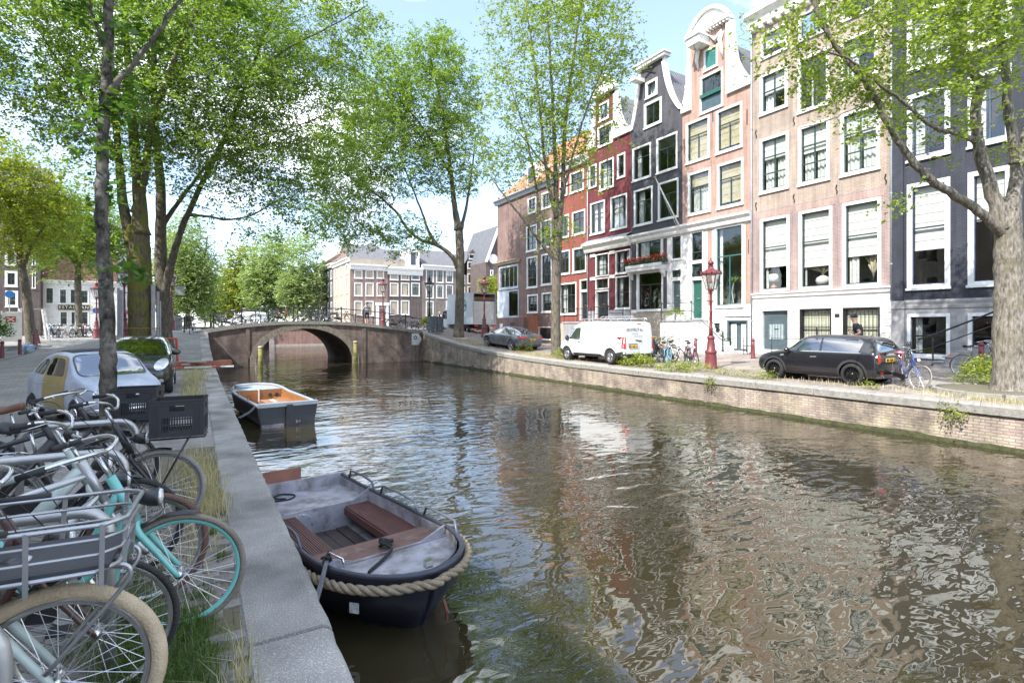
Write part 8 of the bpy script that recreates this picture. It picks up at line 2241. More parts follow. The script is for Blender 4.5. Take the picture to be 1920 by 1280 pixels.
text_mesh('2-1', .10, 'hull_number', WHITE, b2, Matrix.Translation((-2.445, -.25, .12)) @ Matrix.Rotation(R(-90), 4, 'Z') @ Matrix.Rotation(R(90), 4, 'X'))
for sd in (-1, 1):
 mb = MB(); mb.box(-1.9, 1.2, sd * .56 - .16, sd * .56 + .16, .34, .38); mb.build('side_bench', VARN, b2)
 mb = MB(); mb.box(-1.9, 1.2, sd * .41 - .012, sd * .41 + .012, .08, .34); mb.build('bench_front', VARN, b2)
mb = MB(); mb.box(-.9, .1, -.28, .22, .08, .46); mb.build('engine_box', M('teak_box', (.26, .13, .06), .5, var=.2), b2)
mb = MB(); mb.box(-.7, -.1, -.12, -.02, .463, .47); mb.build('paper_sheet', WHITE, b2)
mb = MB(); mb.box(1.3, 1.36, -.72, .72, .08, .62); fb_ = mb.build('fore_bulkhead', VARN, b2)
for y in (-.35, -.55):
 mb = MB(); mb.lathe([(.06, 0), (.06, .012)], 14, mat=Matrix.Translation((1.285, y, .45)) @ Matrix.Rotation(R(90), 4, 'Y')); mb.build('speaker', TRIMB, b2)
mb = MB(); mb.box(1.28, 1.38, -.02, .02, .08, .70); mb.build('mast_step', WHITE, b2)
deck_ = MB(); vs = []
for i in range(9):
 x = 1.36 + (2.38 - 1.36) * i / 8; ww = max(.01, w2f(x) - .04); vs += [(x, -ww, h2f(x) - .02), (x, ww, h2f(x) - .02)]
deck_.add(vs, [(2 * i, 2 * i + 2, 2 * i + 3, 2 * i + 1)[::-1] for i in range(8)]); deck_.build('fore_deck', BLG, b2)
mb = MB(); mb.box(1.7, 2.0, .2, .6, .74, .79); mb.build('fore_hatch', BLG, b2)
rope(b2, [(-2.2, .75, .62), (-2.5, .95, .5), (-2.9, 1.28, .42)], .016, ROPEG, 'mooring_line', step=.03)
rope(b2, [(-2.1, .75, .62), (-2.45, .98, .5), (-2.8, 1.30, .42)], .016, ROPEG, 'mooring_line', step=.03)
for x in (-2.38, -1.2, .2, 1.3):
 for sd in (-1, 1):
  mb = MB(); mb.tube([(x, sd * (w2f(x) - .02), h2f(x) + .03), (x, sd * (w2f(x) - .02), h2f(x) + .12)], .018, 6); mb.build('mooring_pin', CHROME, b2)
# street lamps
LRED = M('dark_red_iron', (.15, .03, .035), .45, var=.15, vs=6, coat=.2)
LGLS = glass('lantern_glass', (.80, .82, .82), 1.0, .16)
def street_lamp(label, x, y, z, mat, H=4.45, sc=1.0):
 root = empty('street_lamp', (x, y, z), R(12), label, 'street lamp', 'crown lanterns along the canal')
 mb = MB(); mb.lathe([(.26, 0), (.26, .10), (.235, .14), (.225, .45), (.205, .62), (.235, .66), (.235, .72), (.17, .80), (.145, 1.05), (.12, 1.2), (.15, 1.24), (.15, 1.30), (.10, 1.36)], 12); mb.build('base', mat, root, smooth=False, auto=True)
 mb = MB(); mb.lathe([(.085, 1.34), (.07, 1.6), (.085, 1.64), (.065, 1.68), (.06, 2.3), (.075, 2.34), (.055, 2.38), (.05, H - 1.75), (.075, H - 1.70), (.05, H - 1.62), (.045, H - 1.32), (.08, H - 1.28), (.1, H - 1.24)], 10); mb.build('column', mat, root, smooth=True)
 mb = MB()
 for a in (0, math.pi):
  mb.tube([(.05 * math.cos(a), .05 * math.sin(a), H - 1.72), (.28 * math.cos(a), .28 * math.sin(a), H - 1.70)], .014, 6); mb.lathe([(0, -.03), (.03, 0), (0, .03)], 6, (.30 * math.cos(a), .30 * math.sin(a), H - 1.70))
 mb.build('ladder_bar', mat, root, smooth=True)
 n = 6; zb, zt = H - 1.22, H - .62; rb, rt = .19, .36
 mb = MB()
 for i in range(n):
  a = 2 * math.pi * i / n; b = 2 * math.pi * (i + 1) / n
  mb.tube([(rb * math.cos(a), rb * math.sin(a), zb), (rt * math.cos(a), rt * math.sin(a), zt)], .013, 5)
  for r_, z_ in ((rb, zb), (rt, zt)): mb.tube([(r_ * math.cos(a), r_ * math.sin(a), z_), (r_ * math.cos(b), r_ * math.sin(b), z_)], .016, 5)
  mb.tube([(.1 * math.cos(a), .1 * math.sin(a), H - 1.40), (.17 * math.cos(a), .17 * math.sin(a), H - 1.32), (rb * math.cos(a), rb * math.sin(a), zb)], .012, 5)
 mb.build('lantern_frame', mat, root)
 mb = MB(); q_ = []
 for i in range(n):
  a = 2 * math.pi * i / n; b = 2 * math.pi * (i + 1) / n
  mb2 = MB(); mb2.add([(rb * .97 * math.cos(a), rb * .97 * math.sin(a), zb), (rb * .97 * math.cos(b), rb * .97 * math.sin(b), zb), (rt * .97 * math.cos(b), rt * .97 * math.sin(b), zt), (rt * .97 * math.cos(a), rt * .97 * math.sin(a), zt)], [(0, 1, 2, 3)]); mb2.build('lantern_pane', LGLS, root)
 mb = MB(); mb.lathe([(.42, zt), (.43, zt + .04), (.40, zt + .06), (.26, zt + .16), (.13, zt + .24), (.10, zt + .30), (.12, zt + .34), (.07, zt + .38)], 6); mb.build('lantern_roof', mat, root)
 mb = MB()
 for i in range(12):
  a = 2 * math.pi * i / 12; mb.lathe([(.03, 0), (.035, .03), (.012, .06), (.02, .08), (0, .10)], 5, (.39 * math.cos(a), .39 * math.sin(a), zt + .05))
 cr2 = mb.build('crown_finials', mat, root); cr2['kind'] = 'stuff'
 mb = MB(); mb.lathe([(.08, zt + .38), (.12, zt + .42), (.12, zt + .50), (.06, zt + .56), (.03, zt + .60), (.035, zt + .64), (0, zt + .70)], 8); mb.build('crown', mat, root, smooth=True)
 mb = MB(); mb.lathe([(.04, zb), (.05, zb + .1), (.07, zb + .2), (.07, zb + .3), (0, zb + .36)], 8); mb.build('bulb', M('frosted_bulb', (.75, .75, .70), .4), root, smooth=True)
 return root
p = q(1333, 691); street_lamp('dark red crown lantern on the sunny quay beside the bicycles', p.x, p.y, ground(p.x, p.y) - .02, LRED)
def lamp_at(label, px_, Z, z, mat):
 p = atD(px_, 600, Z); street_lamp(label, p.x, p.y, z if z is not None else ground(p.x, p.y), mat)
lamp_at('black crown lantern at the right end of the bridge', 805, 43.5, 1.35, IRON)
lamp_at('red crown lantern in front of the box truck', 908, 38.6, .95, LRED)
lamp_at('slim red crown lantern behind the person on the bridge', 718, 47, 1.55, LRED)
lamp_at('dark red crown lantern right of the rough-barked elm', 322, 39, None, LRED)
lamp_at('dark red crown lantern half hidden by the mossy elm', 233, 29.5, None, LRED)
lamp_at('dark red crown lantern between the slender tree and the restaurant', 181, 42, None, LRED)
# people
def person(label, loc, rz, J, cols, name='person', cap=None, hair=None, scale=1.0):
 bones = [('pelvis', 'belly'), ('belly', 'chest'), ('chest', 'neck'), ('neck', 'jaw'), ('jaw', 'head'), ('head', 'crown')]
 for s_ in 'LR':
  bones += [('chest', 'sh' + s_), ('sh' + s_, 'el' + s_), ('el' + s_, 'wr' + s_), ('wr' + s_, 'ha' + s_), ('pelvis', 'hip' + s_), ('hip' + s_, 'kn' + s_), ('kn' + s_, 'an' + s_), ('an' + s_, 'to' + s_)]
 names = list(J); idx = {k: i for i, k in enumerate(names)}
 me = bpy.data.meshes.new('body'); me.from_pydata([J[k][:3] for k in names], [(idx[a], idx[b]) for a, b in bones], [])
 ob = bpy.data.objects.new('tmp', me); COL.objects.link(ob)
 ob.modifiers.new('s', 'SKIN');
 sv = me.skin_vertices[0].data
 for k in names:
  r_ = J[k][3]; sv[idx[k]].radius = r_ if hasattr(r_, '__len__') else (r_, r_)
  sv[idx[k]].use_root = (k == 'pelvis')
 sb = ob.modifiers.new('d', 'SUBSURF'); sb.levels = 2; sb.render_levels = 2
 m2 = eval_mesh(ob); bpy.data.objects.remove(ob, do_unlink=True)
 # fingers: short curled chains rooted in the palm, joined to the same mesh
 fg = MB()
 for s_ in 'LR':
  h = Vector(J['ha' + s_][:3]); d = (h - Vector(J['wr' + s_][:3])).normalized(); sd = d.cross(Vector((0, 0, 1)))
  sd = sd.normalized() if sd.length > .1 else Vector((0, 1, 0)); nn = sd.cross(d)
  for i in range(4):
   o_ = h + sd * (-.03 + .02 * i); fg.tube([o_ - d * .02, o_ + d * .035, o_ + d * .055 + nn * .025, o_ + d * .04 + nn * .045], [.010, .010, .009, .007], 6)
  o_ = h + sd * .035; fg.tube([o_ - d * .03, o_ + sd * .02 + d * .01, o_ + sd * .02 + d * .035], [.012, .011, .008], 6)
 hd_ = Vector(J['head'][:3]); f = cols.get('face', Vector((1, 0, 0))); sdx = f.cross(Vector((0, 0, 1))).normalized()
 fg.tube([hd_ + f * .085 + Vector((0, 0, .01)), hd_ + f * .115 + Vector((0, 0, -.035)), hd_ + f * .09 + Vector((0, 0, -.045))], [.008, .016, .010], 6)
 for e in (-1, 1):
  fg.lathe([(0, -.03), (.018, -.01), (.02, .015), (0, .03)], 6, hd_ + sdx * (e * .088) + Vector((0, 0, -.01)))
 k0 = len(m2.vertices)
 bm = bmesh.new(); bm.from_mesh(m2)
 vv = [bm.verts.new(p) for p in fg.v]
 for fc in fg.f: bm.faces.new([vv[i] for i in fc])
 bm.to_mesh(m2); bm.free()
 mats = cols['mats']; m2.materials.clear()
 for m_ in mats: m2.materials.append(m_)
 seg = []
 for a, b in bones: seg.append((Vector(J[a][:3]), Vector(J[b][:3]), a, b))
 reg = cols['reg']
 for pl in m2.polygons:
  c = pl.center; best = None
  for a, b, na, nb in seg:
   ab = b - a; t = max(0, min(1, (c - a).dot(ab) / max(1e-9, ab.length_squared))); dd = (c - (a + ab * t)).length
   if best is None or dd < best[0]: best = (dd, na, nb, t)
  pl.material_index = reg(best[1], best[2], best[3]); pl.use_smooth = True
 root = bpy.data.objects.new(name, m2); COL.objects.link(root); root.location = loc; root.rotation_euler = (0, 0, rz); root.scale = (scale,) * 3
 tag(root, label, 'person')
 if cap or hair:
  f = cols.get('face', Vector((1, 0, 0))); h = Vector(J['head'][:3])
  mb = MB(); mb.lathe([(.101, -.0), (.108, .03), (.10, .075), (.07, .115), (0, .13)], 12, h + Vector((0, 0, .03)))
  if cap:
   sdx = f.cross(Vector((0, 0, 1))).normalized(); b0 = h + Vector((0, 0, .045))
   mb.add([b0 + f * .08 - sdx * .07, b0 + f * .08 + sdx * .07, b0 + f * .18 + sdx * .05, b0 + f * .18 - sdx * .05, b0 + f * .08 - sdx * .07 + Vector((0, 0, .012)), b0 + f * .08 + sdx * .07 + Vector((0, 0, .012)), b0 + f * .17 + sdx * .05 + Vector((0, 0, .008)), b0 + f * .17 - sdx * .05 + Vector((0, 0, .008))], [(0, 3, 2, 1), (4, 5, 6, 7), (0, 1, 5, 4), (1, 2, 6, 5), (2, 3, 7, 6), (3, 0, 4, 7)])
  mb.build('cap' if cap else 'hair', cap or hair, root, smooth=False, auto=True)
 return root
SKIN = M('skin', (.50, .30, .22), .55, var=.08)
BLKT = M('black_cotton', (.022, .023, .03), .9, var=.2)
GRYT = M('grey_cotton', (.34, .36, .42), .9, var=.12)
LAVT = M('lavender_cotton', (.45, .43, .52), .9, var=.12)
NAVT = M('dark_trousers', (.03, .032, .042), .9, var=.2)
SHOE = M('shoe_grey', (.12, .12, .13), .7)
def reg_std(shorts=True, sleeve=.6):
 def f(a, b, t):
  if a in ('jaw', 'head') or b in ('head', 'crown', 'jaw'): return 0
  if a == 'chest' and b == 'neck': return 1 if t < .75 else 0
  if a.startswith('sh'): return 1 if t < sleeve else 0
  if a.startswith(('el', 'wr')): return 0
  if a in ('belly', 'chest') or (a == 'pelvis' and b == 'belly' and t > .45): return 1
  if a == 'pelvis': return 2
  if a.startswith('hip'): return 2
  if a.startswith('kn'): return (0 if shorts else 2) if t < .88 else 3
  if a.startswith('an'): return 3
  return 1
 return f
# runner: leaning forward, left leg driving, elbows bent
J = {'pelvis': (0, 0, 1.0, .145), 'belly': (.03, 0, 1.16, .14), 'chest': (.09, 0, 1.40, .16), 'neck': (.14, 0, 1.58, .06), 'jaw': (.18, 0, 1.655, .075), 'head': (.185, 0, 1.735, .095), 'crown': (.175, 0, 1.81, .07),
 'shL': (.07, .20, 1.47, .068), 'elL': (-.17, .30, 1.26, .046), 'wrL': (.05, .30, 1.13, .036), 'haL': (.13, .27, 1.14, .036),
 'shR': (.11, -.20, 1.47, .068), 'elR': (.16, -.29, 1.19, .046), 'wrR': (.36, -.22, 1.26, .036), 'haR': (.44, -.18, 1.30, .036),
 'hipL': (0, .10, .95, .10), 'knL': (.30, .11, .66, .066), 'anL': (.08, .11, .36, .042), 'toL': (.22, .11, .27, .036),
 'hipR': (-.02, -.10, .95, .10), 'knR': (-.06, -.10, .52, .066), 'anR': (-.26, -.10, .16, .044), 'toR': (-.10, -.10, .045, .036)}
pj = atX(1612, 640, 20.3)
person('runner in a black T-shirt, black cap and dark shorts on the sunny street', (20.3, pj.y, ground(20.3, pj.y) + .10), R(90), J, {'mats': [SKIN, BLKT, NAVT, SHOE], 'reg': reg_std()}, cap=BLKT, scale=1.06)
# walker on the bridge, back to us
J = {'pelvis': (0, 0, .96, .14), 'belly': (.0, 0, 1.13, .135), 'chest': (.02, 0, 1.36, .16), 'neck': (.03, 0, 1.53, .058), 'jaw': (.05, 0, 1.60, .072), 'head': (.045, 0, 1.68, .092), 'crown': (.03, 0, 1.755, .07),
 'shL': (0, .21, 1.43, .066), 'elL': (-.06, .30, 1.15, .046), 'wrL': (.08, .36, .95, .036), 'haL': (.12, .37, .87, .036),
 'shR': (.02, -.21, 1.43, .066), 'elR': (.03, -.26, 1.13, .046), 'wrR': (.10, -.24, .90, .036), 'haR': (.12, -.24, .81, .036),
 'hipL': (0, .09, .92, .10), 'knL': (.08, .10, .50, .065), 'anL': (-.08, .10, .10, .043), 'toL': (.08, .11, .04, .036),
 'hipR': (0, -.09, .92, .10), 'knR': (.04, -.09, .50, .065), 'anR': (.08, -.09, .09, .043), 'toR': (.24, -.10, .04, .036)}
pw = atY(688, 590, 41.6)
person('walker in a pale grey T-shirt and dark shorts crossing the bridge', (pw.x, 41.6, deckz(pw.x) - .05), R(75), J, {'mats': [SKIN, GRYT, NAVT, SHOE], 'reg': reg_std()}, hair=M('grey_cap', (.16, .17, .22), .9))
pw = atY(825, 600, 47.0)
person('person in a lavender top and white trousers standing left of the box truck', (pw.x, 47.0, 1.3), R(200), {k: v for k, v in J.items()}, {'mats': [SKIN, LAVT, M('white_trousers', (.6, .6, .58), .9), SHOE], 'reg': reg_std(False)}, hair=M('fair_hair', (.45, .36, .22), .9))
pw = atY(232, 570, 41)
person('person in a pink and white top beside the mossy elm', (pw.x, 41, ground(pw.x, 41)), R(-60), {k: v for k, v in J.items()}, {'mats': [SKIN, M('pink_top', (.5, .2, .24), .9), M('grey_trousers', (.4, .4, .38), .9), SHOE], 'reg': reg_std(False)}, hair=M('fair_hair', (.45, .36, .22), .9))
# street things on the sunny bank
TERR = M('terracotta', (.42, .16, .08), .8, var=.2)
def bollard(label, x, y, z=None, mat=None, h=.98, tilt=0.0, rz=0.0):
 z = ground(x, y) if z is None else z
 o = empty('bollard', (x, y, z), rz, label, 'bollard', 'street bollards'); o.rotation_euler = (0, tilt, rz)
 mb = MB(); mb.lathe([(.115, -.05), (.115, .05), (.10, .08), (.085, h * .62), (.078, h - .12)], 10); mb.build('post', mat or LRED, o, smooth=True)
 mb = MB(); mb.lathe([(.092, h - .13), (.092, h - .08), (.075, h - .06), (.06, h - .01), (0, h)], 10); mb.build('cap', mat or LRED, o, smooth=True)
 return o
def bz(px_, py_):
 p = q(px_, py_); return p.x, p.y
bollard('dark red bollard in front of the grey-green door', *bz(1412, 672))
bollard('dark red bollard behind the bicycles by the white stoop', *bz(1304, 668))
bollard('dark red bollard beside the stoop of the blue-black house', *bz(1840, 692))
bollard('speckled black and white bollard beside the basement window', *bz(1704, 688), mat=M('speckled_post', (.05, .05, .05), .6, var=.3, c2=(.55, .55, .52), c2s=22, c2t=.56, c2w=.02))
# left bank
for i, (px_, py_, Z_, tl_) in enumerate(((4, 677, 27, 0), (37, 666, 30, 0), (65, 654, 33.5, R(-4)), (73, 641, 36, R(-9)), (109, 632, 45, 0), (156, 629, 47, 0))):
 p = atD(px_, 640, Z_); bollard(('dark red bollard at the edge of the left pavement, first before the blue bag', 'dark red bollard at the left pavement beside the pile of boards', 'dark red bollard just past the blue bag', 'dark red bollard leaning under the bent street tree', 'faded red bollard among the bicycles by the restaurant', 'pale red bollard before the restaurant tree')[i], p.x, p.y, tilt=tl_)
def leafy(parent, name, mat, c, r_, n, size, seed, per=7, ln=(.15, .35), up=.5):
 rs = np.random.RandomState(seed)
 d = rs.normal(0, 1, (n, 3)); d /= np.linalg.norm(d, axis=1, keepdims=True); d[:, 2] = np.abs(d[:, 2]) * .9 - .1
 org = np.array(c) + d * np.array(r_) * rs.uniform(.2, 1, (n, 1)) ** .5
 dr_ = d + rs.normal(0, .5, (n, 3)) + np.array([0, 0, up]); dr_ /= np.linalg.norm(dr_, axis=1, keepdims=True)
 me = leaves_mesh(name, mat, org, dr_, rs.uniform(ln[0], ln[1], n), per, size, rs)
 o = bpy.data.objects.new(name, me); COL.objects.link(o); o.parent = parent
 return o
LEAF_WD = leaf_mat('weed_leaf', (.14, .20, .03), (.40, .44, .08), .45)
LEAF_DK = leaf_mat('dark_pot_leaf', (.035, .09, .025), (.10, .19, .05), .35)
def weed(label, px_, py_, r_, n, size, seed, mat=None, group='weeds along the sunny quay edge', name='weed', stems=True):
 p = q(px_, py_); root = empty(name, (p.x, p.y, ground(p.x, p.y)), 0, label, 'plant', group)
 leafy(root, 'foliage', mat or LEAF_WD, (0, 0, r_[2] * .15), r_, n, size, seed)
 rn = random.Random(seed); mb = MB()
 for i in range(6): mb.tube([(0, 0, -.02), (rn.uniform(-.6, .6) * r_[0], rn.uniform(-.6, .6) * r_[1], r_[2] * rn.uniform(.5, .9))], .006, 4)
 mb.build('stems', M('weed_stem', (.16, .18, .06), .8), root)
weed('large leafy weed spilling over the coping behind the white van', 1196, 687, (.5, 1.1, .42), 230, .075, 31)
weed('leafy weed growing through the parked bicycles', 1262, 697, (.3, .9, .26), 120, .07, 32)
weed('low weed at the coping left of the red lantern', 1300, 696, (.5, .7, .3), 120, .06, 33)
weed('tall weed behind the bicycles by the stoop', 1251, 668, (.35, .35, 1.2), 120, .07, 34)
weed('bushy weed at the foot of the many-stemmed elm', 1062, 672, (.6, .9, .55), 160, .07, 35)
weed('tufted weed behind the grey saloon', 983, 661, (.4, .5, .7), 110, .07, 36)
weed('low weed under the front of the black hatchback', 1418, 709, (.22, .9, .14), 110, .05, 37)
weed('bright yellow-green fern at the foot of the pale elm', 1852, 722, (.7, .75, .75), 330, .08, 38)
weed('low yellow-green weed right of the pale elm', 1912, 734, (.5, .6, .3), 150, .07, 39)
weed('small weed beside the rear wheel of the black hatchback', 1625, 729, (.12, .25, .08), 26, .05, 40)
weed('low weed by the coping between lantern and hatchback', 1355, 702, (.25, .5, .12), 50, .05, 41)
for i, (px_, py_, n_) in enumerate(((1334, 716, 60), (1787, 772, 80))):
 p = atX(px_, py_, QR - .02); root = empty('wall_fern', p, 0, ('small fern rooted in the quay wall below the red lantern', 'yellow-green fern rooted in the quay wall below the blue bicycle')[i], 'plant', 'ferns in the quay wall')
 leafy(root, 'foliage', LEAF_WD, (-.02, 0, -.04), (.05, .12, .2), n_ // 2, .05, 50 + i, up=-.4)
 mb = MB(); mb.tube([(0, 0, .1), (-.03, .02, -.3)], .01, 4); mb.build('stem', MATS['weed_stem'], root)
# planters
p = q(1364, 660); root = empty('planter', (p.x, p.y, ground(p.x, p.y)), 0, 'cream stone planter with a climbing shrub by the white basement doors', 'planter')
mb = MB(); mb.lathe([(.36, 0), (.40, .05), (.42, .45), (.45, .5), (.45, .56), (.38, .56), (.36, .5)], 10); mb.build('tub', M('cream_tub', (.55, .48, .36), .8, var=.2), root, auto=True)
leafy(root, 'shrub', LEAF_DK, (0, 0, .6), (.6, .6, .7), 200, .09, 61); leafy(root, 'climber', LEAF_W, (.1, .3, 1.5), (.3, .5, .6), 80, .08, 62)
mb = MB(); mb.tube([(0, 0, .5), (.1, .1, 1.1), (.05, .3, 1.9)], .02, 5); mb.build('stem', MATS['weed_stem'], root)
p = q(1681, 668); root = empty('planter', (p.x, p.y, ground(p.x, p.y)), 0, 'terracotta pot with big dark green leaves behind the black hatchback', 'planter')
mb = MB(); mb.lathe([(.22, 0), (.30, .5), (.34, .52), (.34, .62), (.28, .62)], 12); mb.build('pot', TERR, root, smooth=False, auto=True)
leafy(root, 'foliage', LEAF_DK, (0, 0, .65), (.45, .45, .4), 70, .22, 63, per=4)
# white stoop with railing before the green doors, and the dark porch rails further on
def stoop(label, pl, pr, X0, z1, mat, steps_to=None, rail=IRON, nst=7):
 Yl, Yr = atX(pl, 600, X0).y, atX(pr, 600, X0).y
 root = empty('stoop', (X0, Yl, BASE - .05), R(-90), label, 'stairs'); W = Yl - Yr; h = z1 - BASE
 mb = MB(); mb.box(0, W, 0, FX - X0 - .03, 0, h - .12); mb.build('platform', mat, root)
 mb = MB(); mb.box(-.06, W + .06, -.06, FX - X0 - .03, h - .12, h); mb.build('landing_slab', BLUESTONE, root, bevel=.015)
 if steps_to:
  for i in range(nst):
   zt = h * (nst - i) / (nst + 1)
   mb = MB(); mb.box(W + .02 + .3 * i, W + .34 + .3 * i, .02, FX - X0 - .05, 0, zt); mb.build('step', mat, root)
 xs_ = [0.05, W * .5, W - .05]
 for x in xs_:
  mb = MB(); mb.lathe([(.05, 0), (.05, .06), (.03, .1), (.03, .95), (.055, 1.0), (.04, 1.06), (0, 1.1)], 8, (x, .05, h)); mb.build('rail_post', rail, root, smooth=True)
 for hz in (.5, .98):
  mb = MB(); pts = [(0, .05, h + hz), (W, .05, h + hz)]
  if steps_to: pts += [(W + .3 * nst, .05, h * .15 + hz)]
  mb.tube(pts, .02, 6); mb.build('rail', rail, root, smooth=True)
 if steps_to:
  mb = MB(); mb.lathe([(.06, 0), (.06, .08), (.04, .12), (.04, 1.0), (.06, 1.05), (0, 1.15)], 8, (W + .3 * nst, .05, h * .12)); mb.build('newel', rail, root, smooth=True)
 return root, W, h
GRI = M('green_black_iron', (.03, .05, .05), .45)
root, W, h = stoop('white stone stoop with green-black railing before the two green doors', 1238, 1296, 24.6, 2.2, WSTONE, True, GRI)
fp_ = empty('planter_box', (24.75, atX(1262, 600, 24.6).y, 2.16), R(-90), 'pale flower troughs with trailing plants on the white stoop', 'planter')
for x in (-.6, .15):
 mb = MB(); mb.box(x, x + .65, -.12, .12, 0, .24); mb.build('trough', M('grey_trough', (.5, .52, .5), .6), fp_)
leafy(fp_, 'foliage', LEAF_WD, (.05, 0, .25), (.75, .2, .4), 110, .07, 71)
stoop('dark stone porch with black railing before the orange-red house', 1056, 1108, 24.9, 2.15, BLUESTONE, None)
stoop('grey stone porch before the black double doors of the wine-red house', 1112, 1168, 24.9, 2.2, BLUESTONE, None)
mb = MB()
# low railings along the front of house 24
root = empty('area_railing', (25.2, atX(1447, 640, 25.2).y, .24), R(-90), 'low green and black railing by the grey-green door', 'railing')
for i in range(4):
 mb = MB(); mb.tube([(i * 1.5, 0, 0), (i * 1.5, 0, .95)], .025, 6); mb.build('post', GRI, root)
mb = MB(); mb.tube([(0, 0, .9), (4.6, 0, .9)], .018, 5); mb.build('rail', GRI, root)
p = q(1402, 664); root = empty('chair', (p.x, p.y, ground(p.x, p.y)), R(-60), 'dark metal garden chair beside the cream planter', 'chair')
mb = MB(); mb.box(-.22, .22, -.22, .22, .44, .47); mb.build('seat', IRON, root)
for a in (-.2, .2):
 for b_ in (-.2, .2):
  mb = MB(); mb.tube([(a, b_, 0), (a, b_, .45)], .015, 5); mb.build('leg', IRON, root)
mb = MB(); mb.tube([(-.2, -.2, .45), (-.24, -.2, .92), (-.24, .2, .92), (-.2, .2, .45)], .015, 5); mb.tube([(-.22, -.2, .7), (-.22, .2, .7)], .02, 5); mb.build('backrest', IRON, root)
# kerbed tree bed of the pale elm
p = q(1893, 738); root = empty('tree_bed', (p.x, p.y, ground(p.x, p.y) - .02), 0, 'kerbed earth bed around the pale elm', 'tree bed')
mb = MB(); mb.lathe([(1.5, 0), (1.5, .10), (1.3, .13), (.2, .16)], 18, cap=False); mb.build('earth', MATS['strip_soil'], root, smooth=True)
for i in range(14):
 a = 2 * math.pi * i / 14; mb = MB(); mb.cbox((1.55 * math.cos(a), 1.55 * math.sin(a), .06), .14, .66, .14, rz=a); mb.build('kerb_stone', STONE, root)
# cabinet and shrub by the bridge
p = atD(817, 600, 41); root = empty('utility_cabinet', (p.x, p.y, 1.28), R(10), 'dark grey utility cabinet covered in stickers by the bridge end', 'cabinet')
mb = MB(); mb.box(-.55, .55, -.25, .25, 0, 1.15); mb.build('body', M('cabinet_grey', (.10, .115, .125), .6, var=.3, vs=8, c2=(.32, .34, .36), c2s=7, c2t=.62), root, bevel=.02)
mb = MB(); mb.box(-.58, .58, -.28, .28, 1.15, 1.22); mb.build('lid', M('cabinet_lid', (.14, .15, .16), .6), root)
mb = MB(); mb.box(-.02, .02, -.262, -.25, .05, 1.1); mb.build('door_seam', TRIMB, root)
p = atD(806, 600, 45); root = empty('shrub', (p.x, p.y, 1.3), 0, 'bright green round shrub left of the utility cabinet', 'shrub'); leafy(root, 'foliage', LEAF_Y, (0, 0, .6), (.7, .7, .8), 200, .12, 73); mb = MB(); mb.tube([(0, 0, 0), (0, 0, .6)], .04, 5); mb.build('stem', BARK, root)
# wheelie bin behind the white van
p = atX(1216, 640, 20.5); root = empty('wheelie_bin', (20.5, p.y, ground(20.5, p.y)), 0, 'black wheelie bin with a yellow lid behind the white van', 'bin')
mb = MB(); mb.prism([(-.25, 0), (.25, 0), (.30, 1.0), (-.30, 1.0)], lambda a, b, d: (a, d, b), -.26, .26); mb.build('tub', TRIMB, root); mb = MB(); mb.box(-.33, .33, -.29, .29, 1.0, 1.08); mb.build('lid', M('bin_lid', (.5, .3, .05), .5), root)
mb = MB(); mb.lathe([(.1, -.3), (.1, .3)], 10, mat=Matrix.Translation((.2, 0, .1)) @ Matrix.Rotation(R(90), 4, 'X')); mb.build('wheel', TYRE, root)
# left bank clutter
BRDG = M('grey_board_wood', (.36, .35, .37), .8, var=.15, vs=6)
root = empty('tree_guard', (-2.05, 28.0, ground(-2.05, 28)), 0, 'tall grey planks strapped around the mossy elm trunk', 'tree guard')
for i, (dx, dy, h) in enumerate(((-.72, -.30, 3.1), (-.60, -.48, 3.0), (.50, -.42, 3.3), (.66, -.20, 3.0), (.74, .05, 2.6))):
 mb = MB(); mb.cbox((dx, dy, h / 2), .17, .05, h, rz=math.atan2(dy, dx) + R(90)); mb.build('plank', BRDG, root)
mb = MB(); mb.torus((0, 0, 1.4), .74, .015, 24, 5, axis='z'); mb.build('strap', M('strap_orange', (.35, .12, .05), .7), root)
root = empty('barrier', (-1.15, 27.0, ground(-1.15, 27.0)), R(8), 'low red tube barrier beside the elm trunks', 'barrier')
mb = MB(); mb.tube(smooth_path([(-.5, 0, 0), (-.48, 0, .9), (-.4, 0, 1.0), (.38, 0, 1.0), (.46, 0, .9), (.5, 0, 0)], 4), .045, 8); mb.build('tube', M('red_tube', (.45, .06, .04), .5, var=.15), root, smooth=True)
mb = MB(); mb.lathe([(.09, 0), (.09, .02), (.05, .03)], 8, (.5, 0, 0)); mb.build('foot_plate', MATS['red_tube'], root)
# heap of boards on the quay
gq = ground(.2, 24.5)
for i, (x, y, L_, rz, c_, dz) in enumerate(((.25, 24.2, 2.0, R(8), (.26, .10, .06), .10), (.15, 23.6, 2.3, R(-3), (.55, .54, .52), .06), (-.15, 24.8, 1.6, R(35), (.38, .36, .34), .20), (.0, 24.5, 1.5, R(60), (.42, .35, .28), .16), (-.2, 24.1, 1.2, R(-25), (.30, .24, .2), .24))):
 o = empty('loose_board', (x, y, gq + dz), rz, ('red-brown board lying across the quay coping', 'white and red striped plank poking out over the water', 'grey board tilted on the rubble heap', 'pale timber lath on the rubble heap', 'short brown board on the rubble heap')[i], 'board', 'boards heaped on the quay')
 mb = MB(); mb.box(-L_ / 2, L_ / 2, -.09, .09, -.02, .03 if i else .16); mb.build('plank', M('board_tone%d' % i, c_, .8, var=.25, vs=6), o)
 if i == 1:
  for k in range(2):
   mb = MB(); mb.box(-.8 + k * 1.2, -.5 + k * 1.2, -.093, .093, -.022, .033); mb.build('red_band', REDP, o)
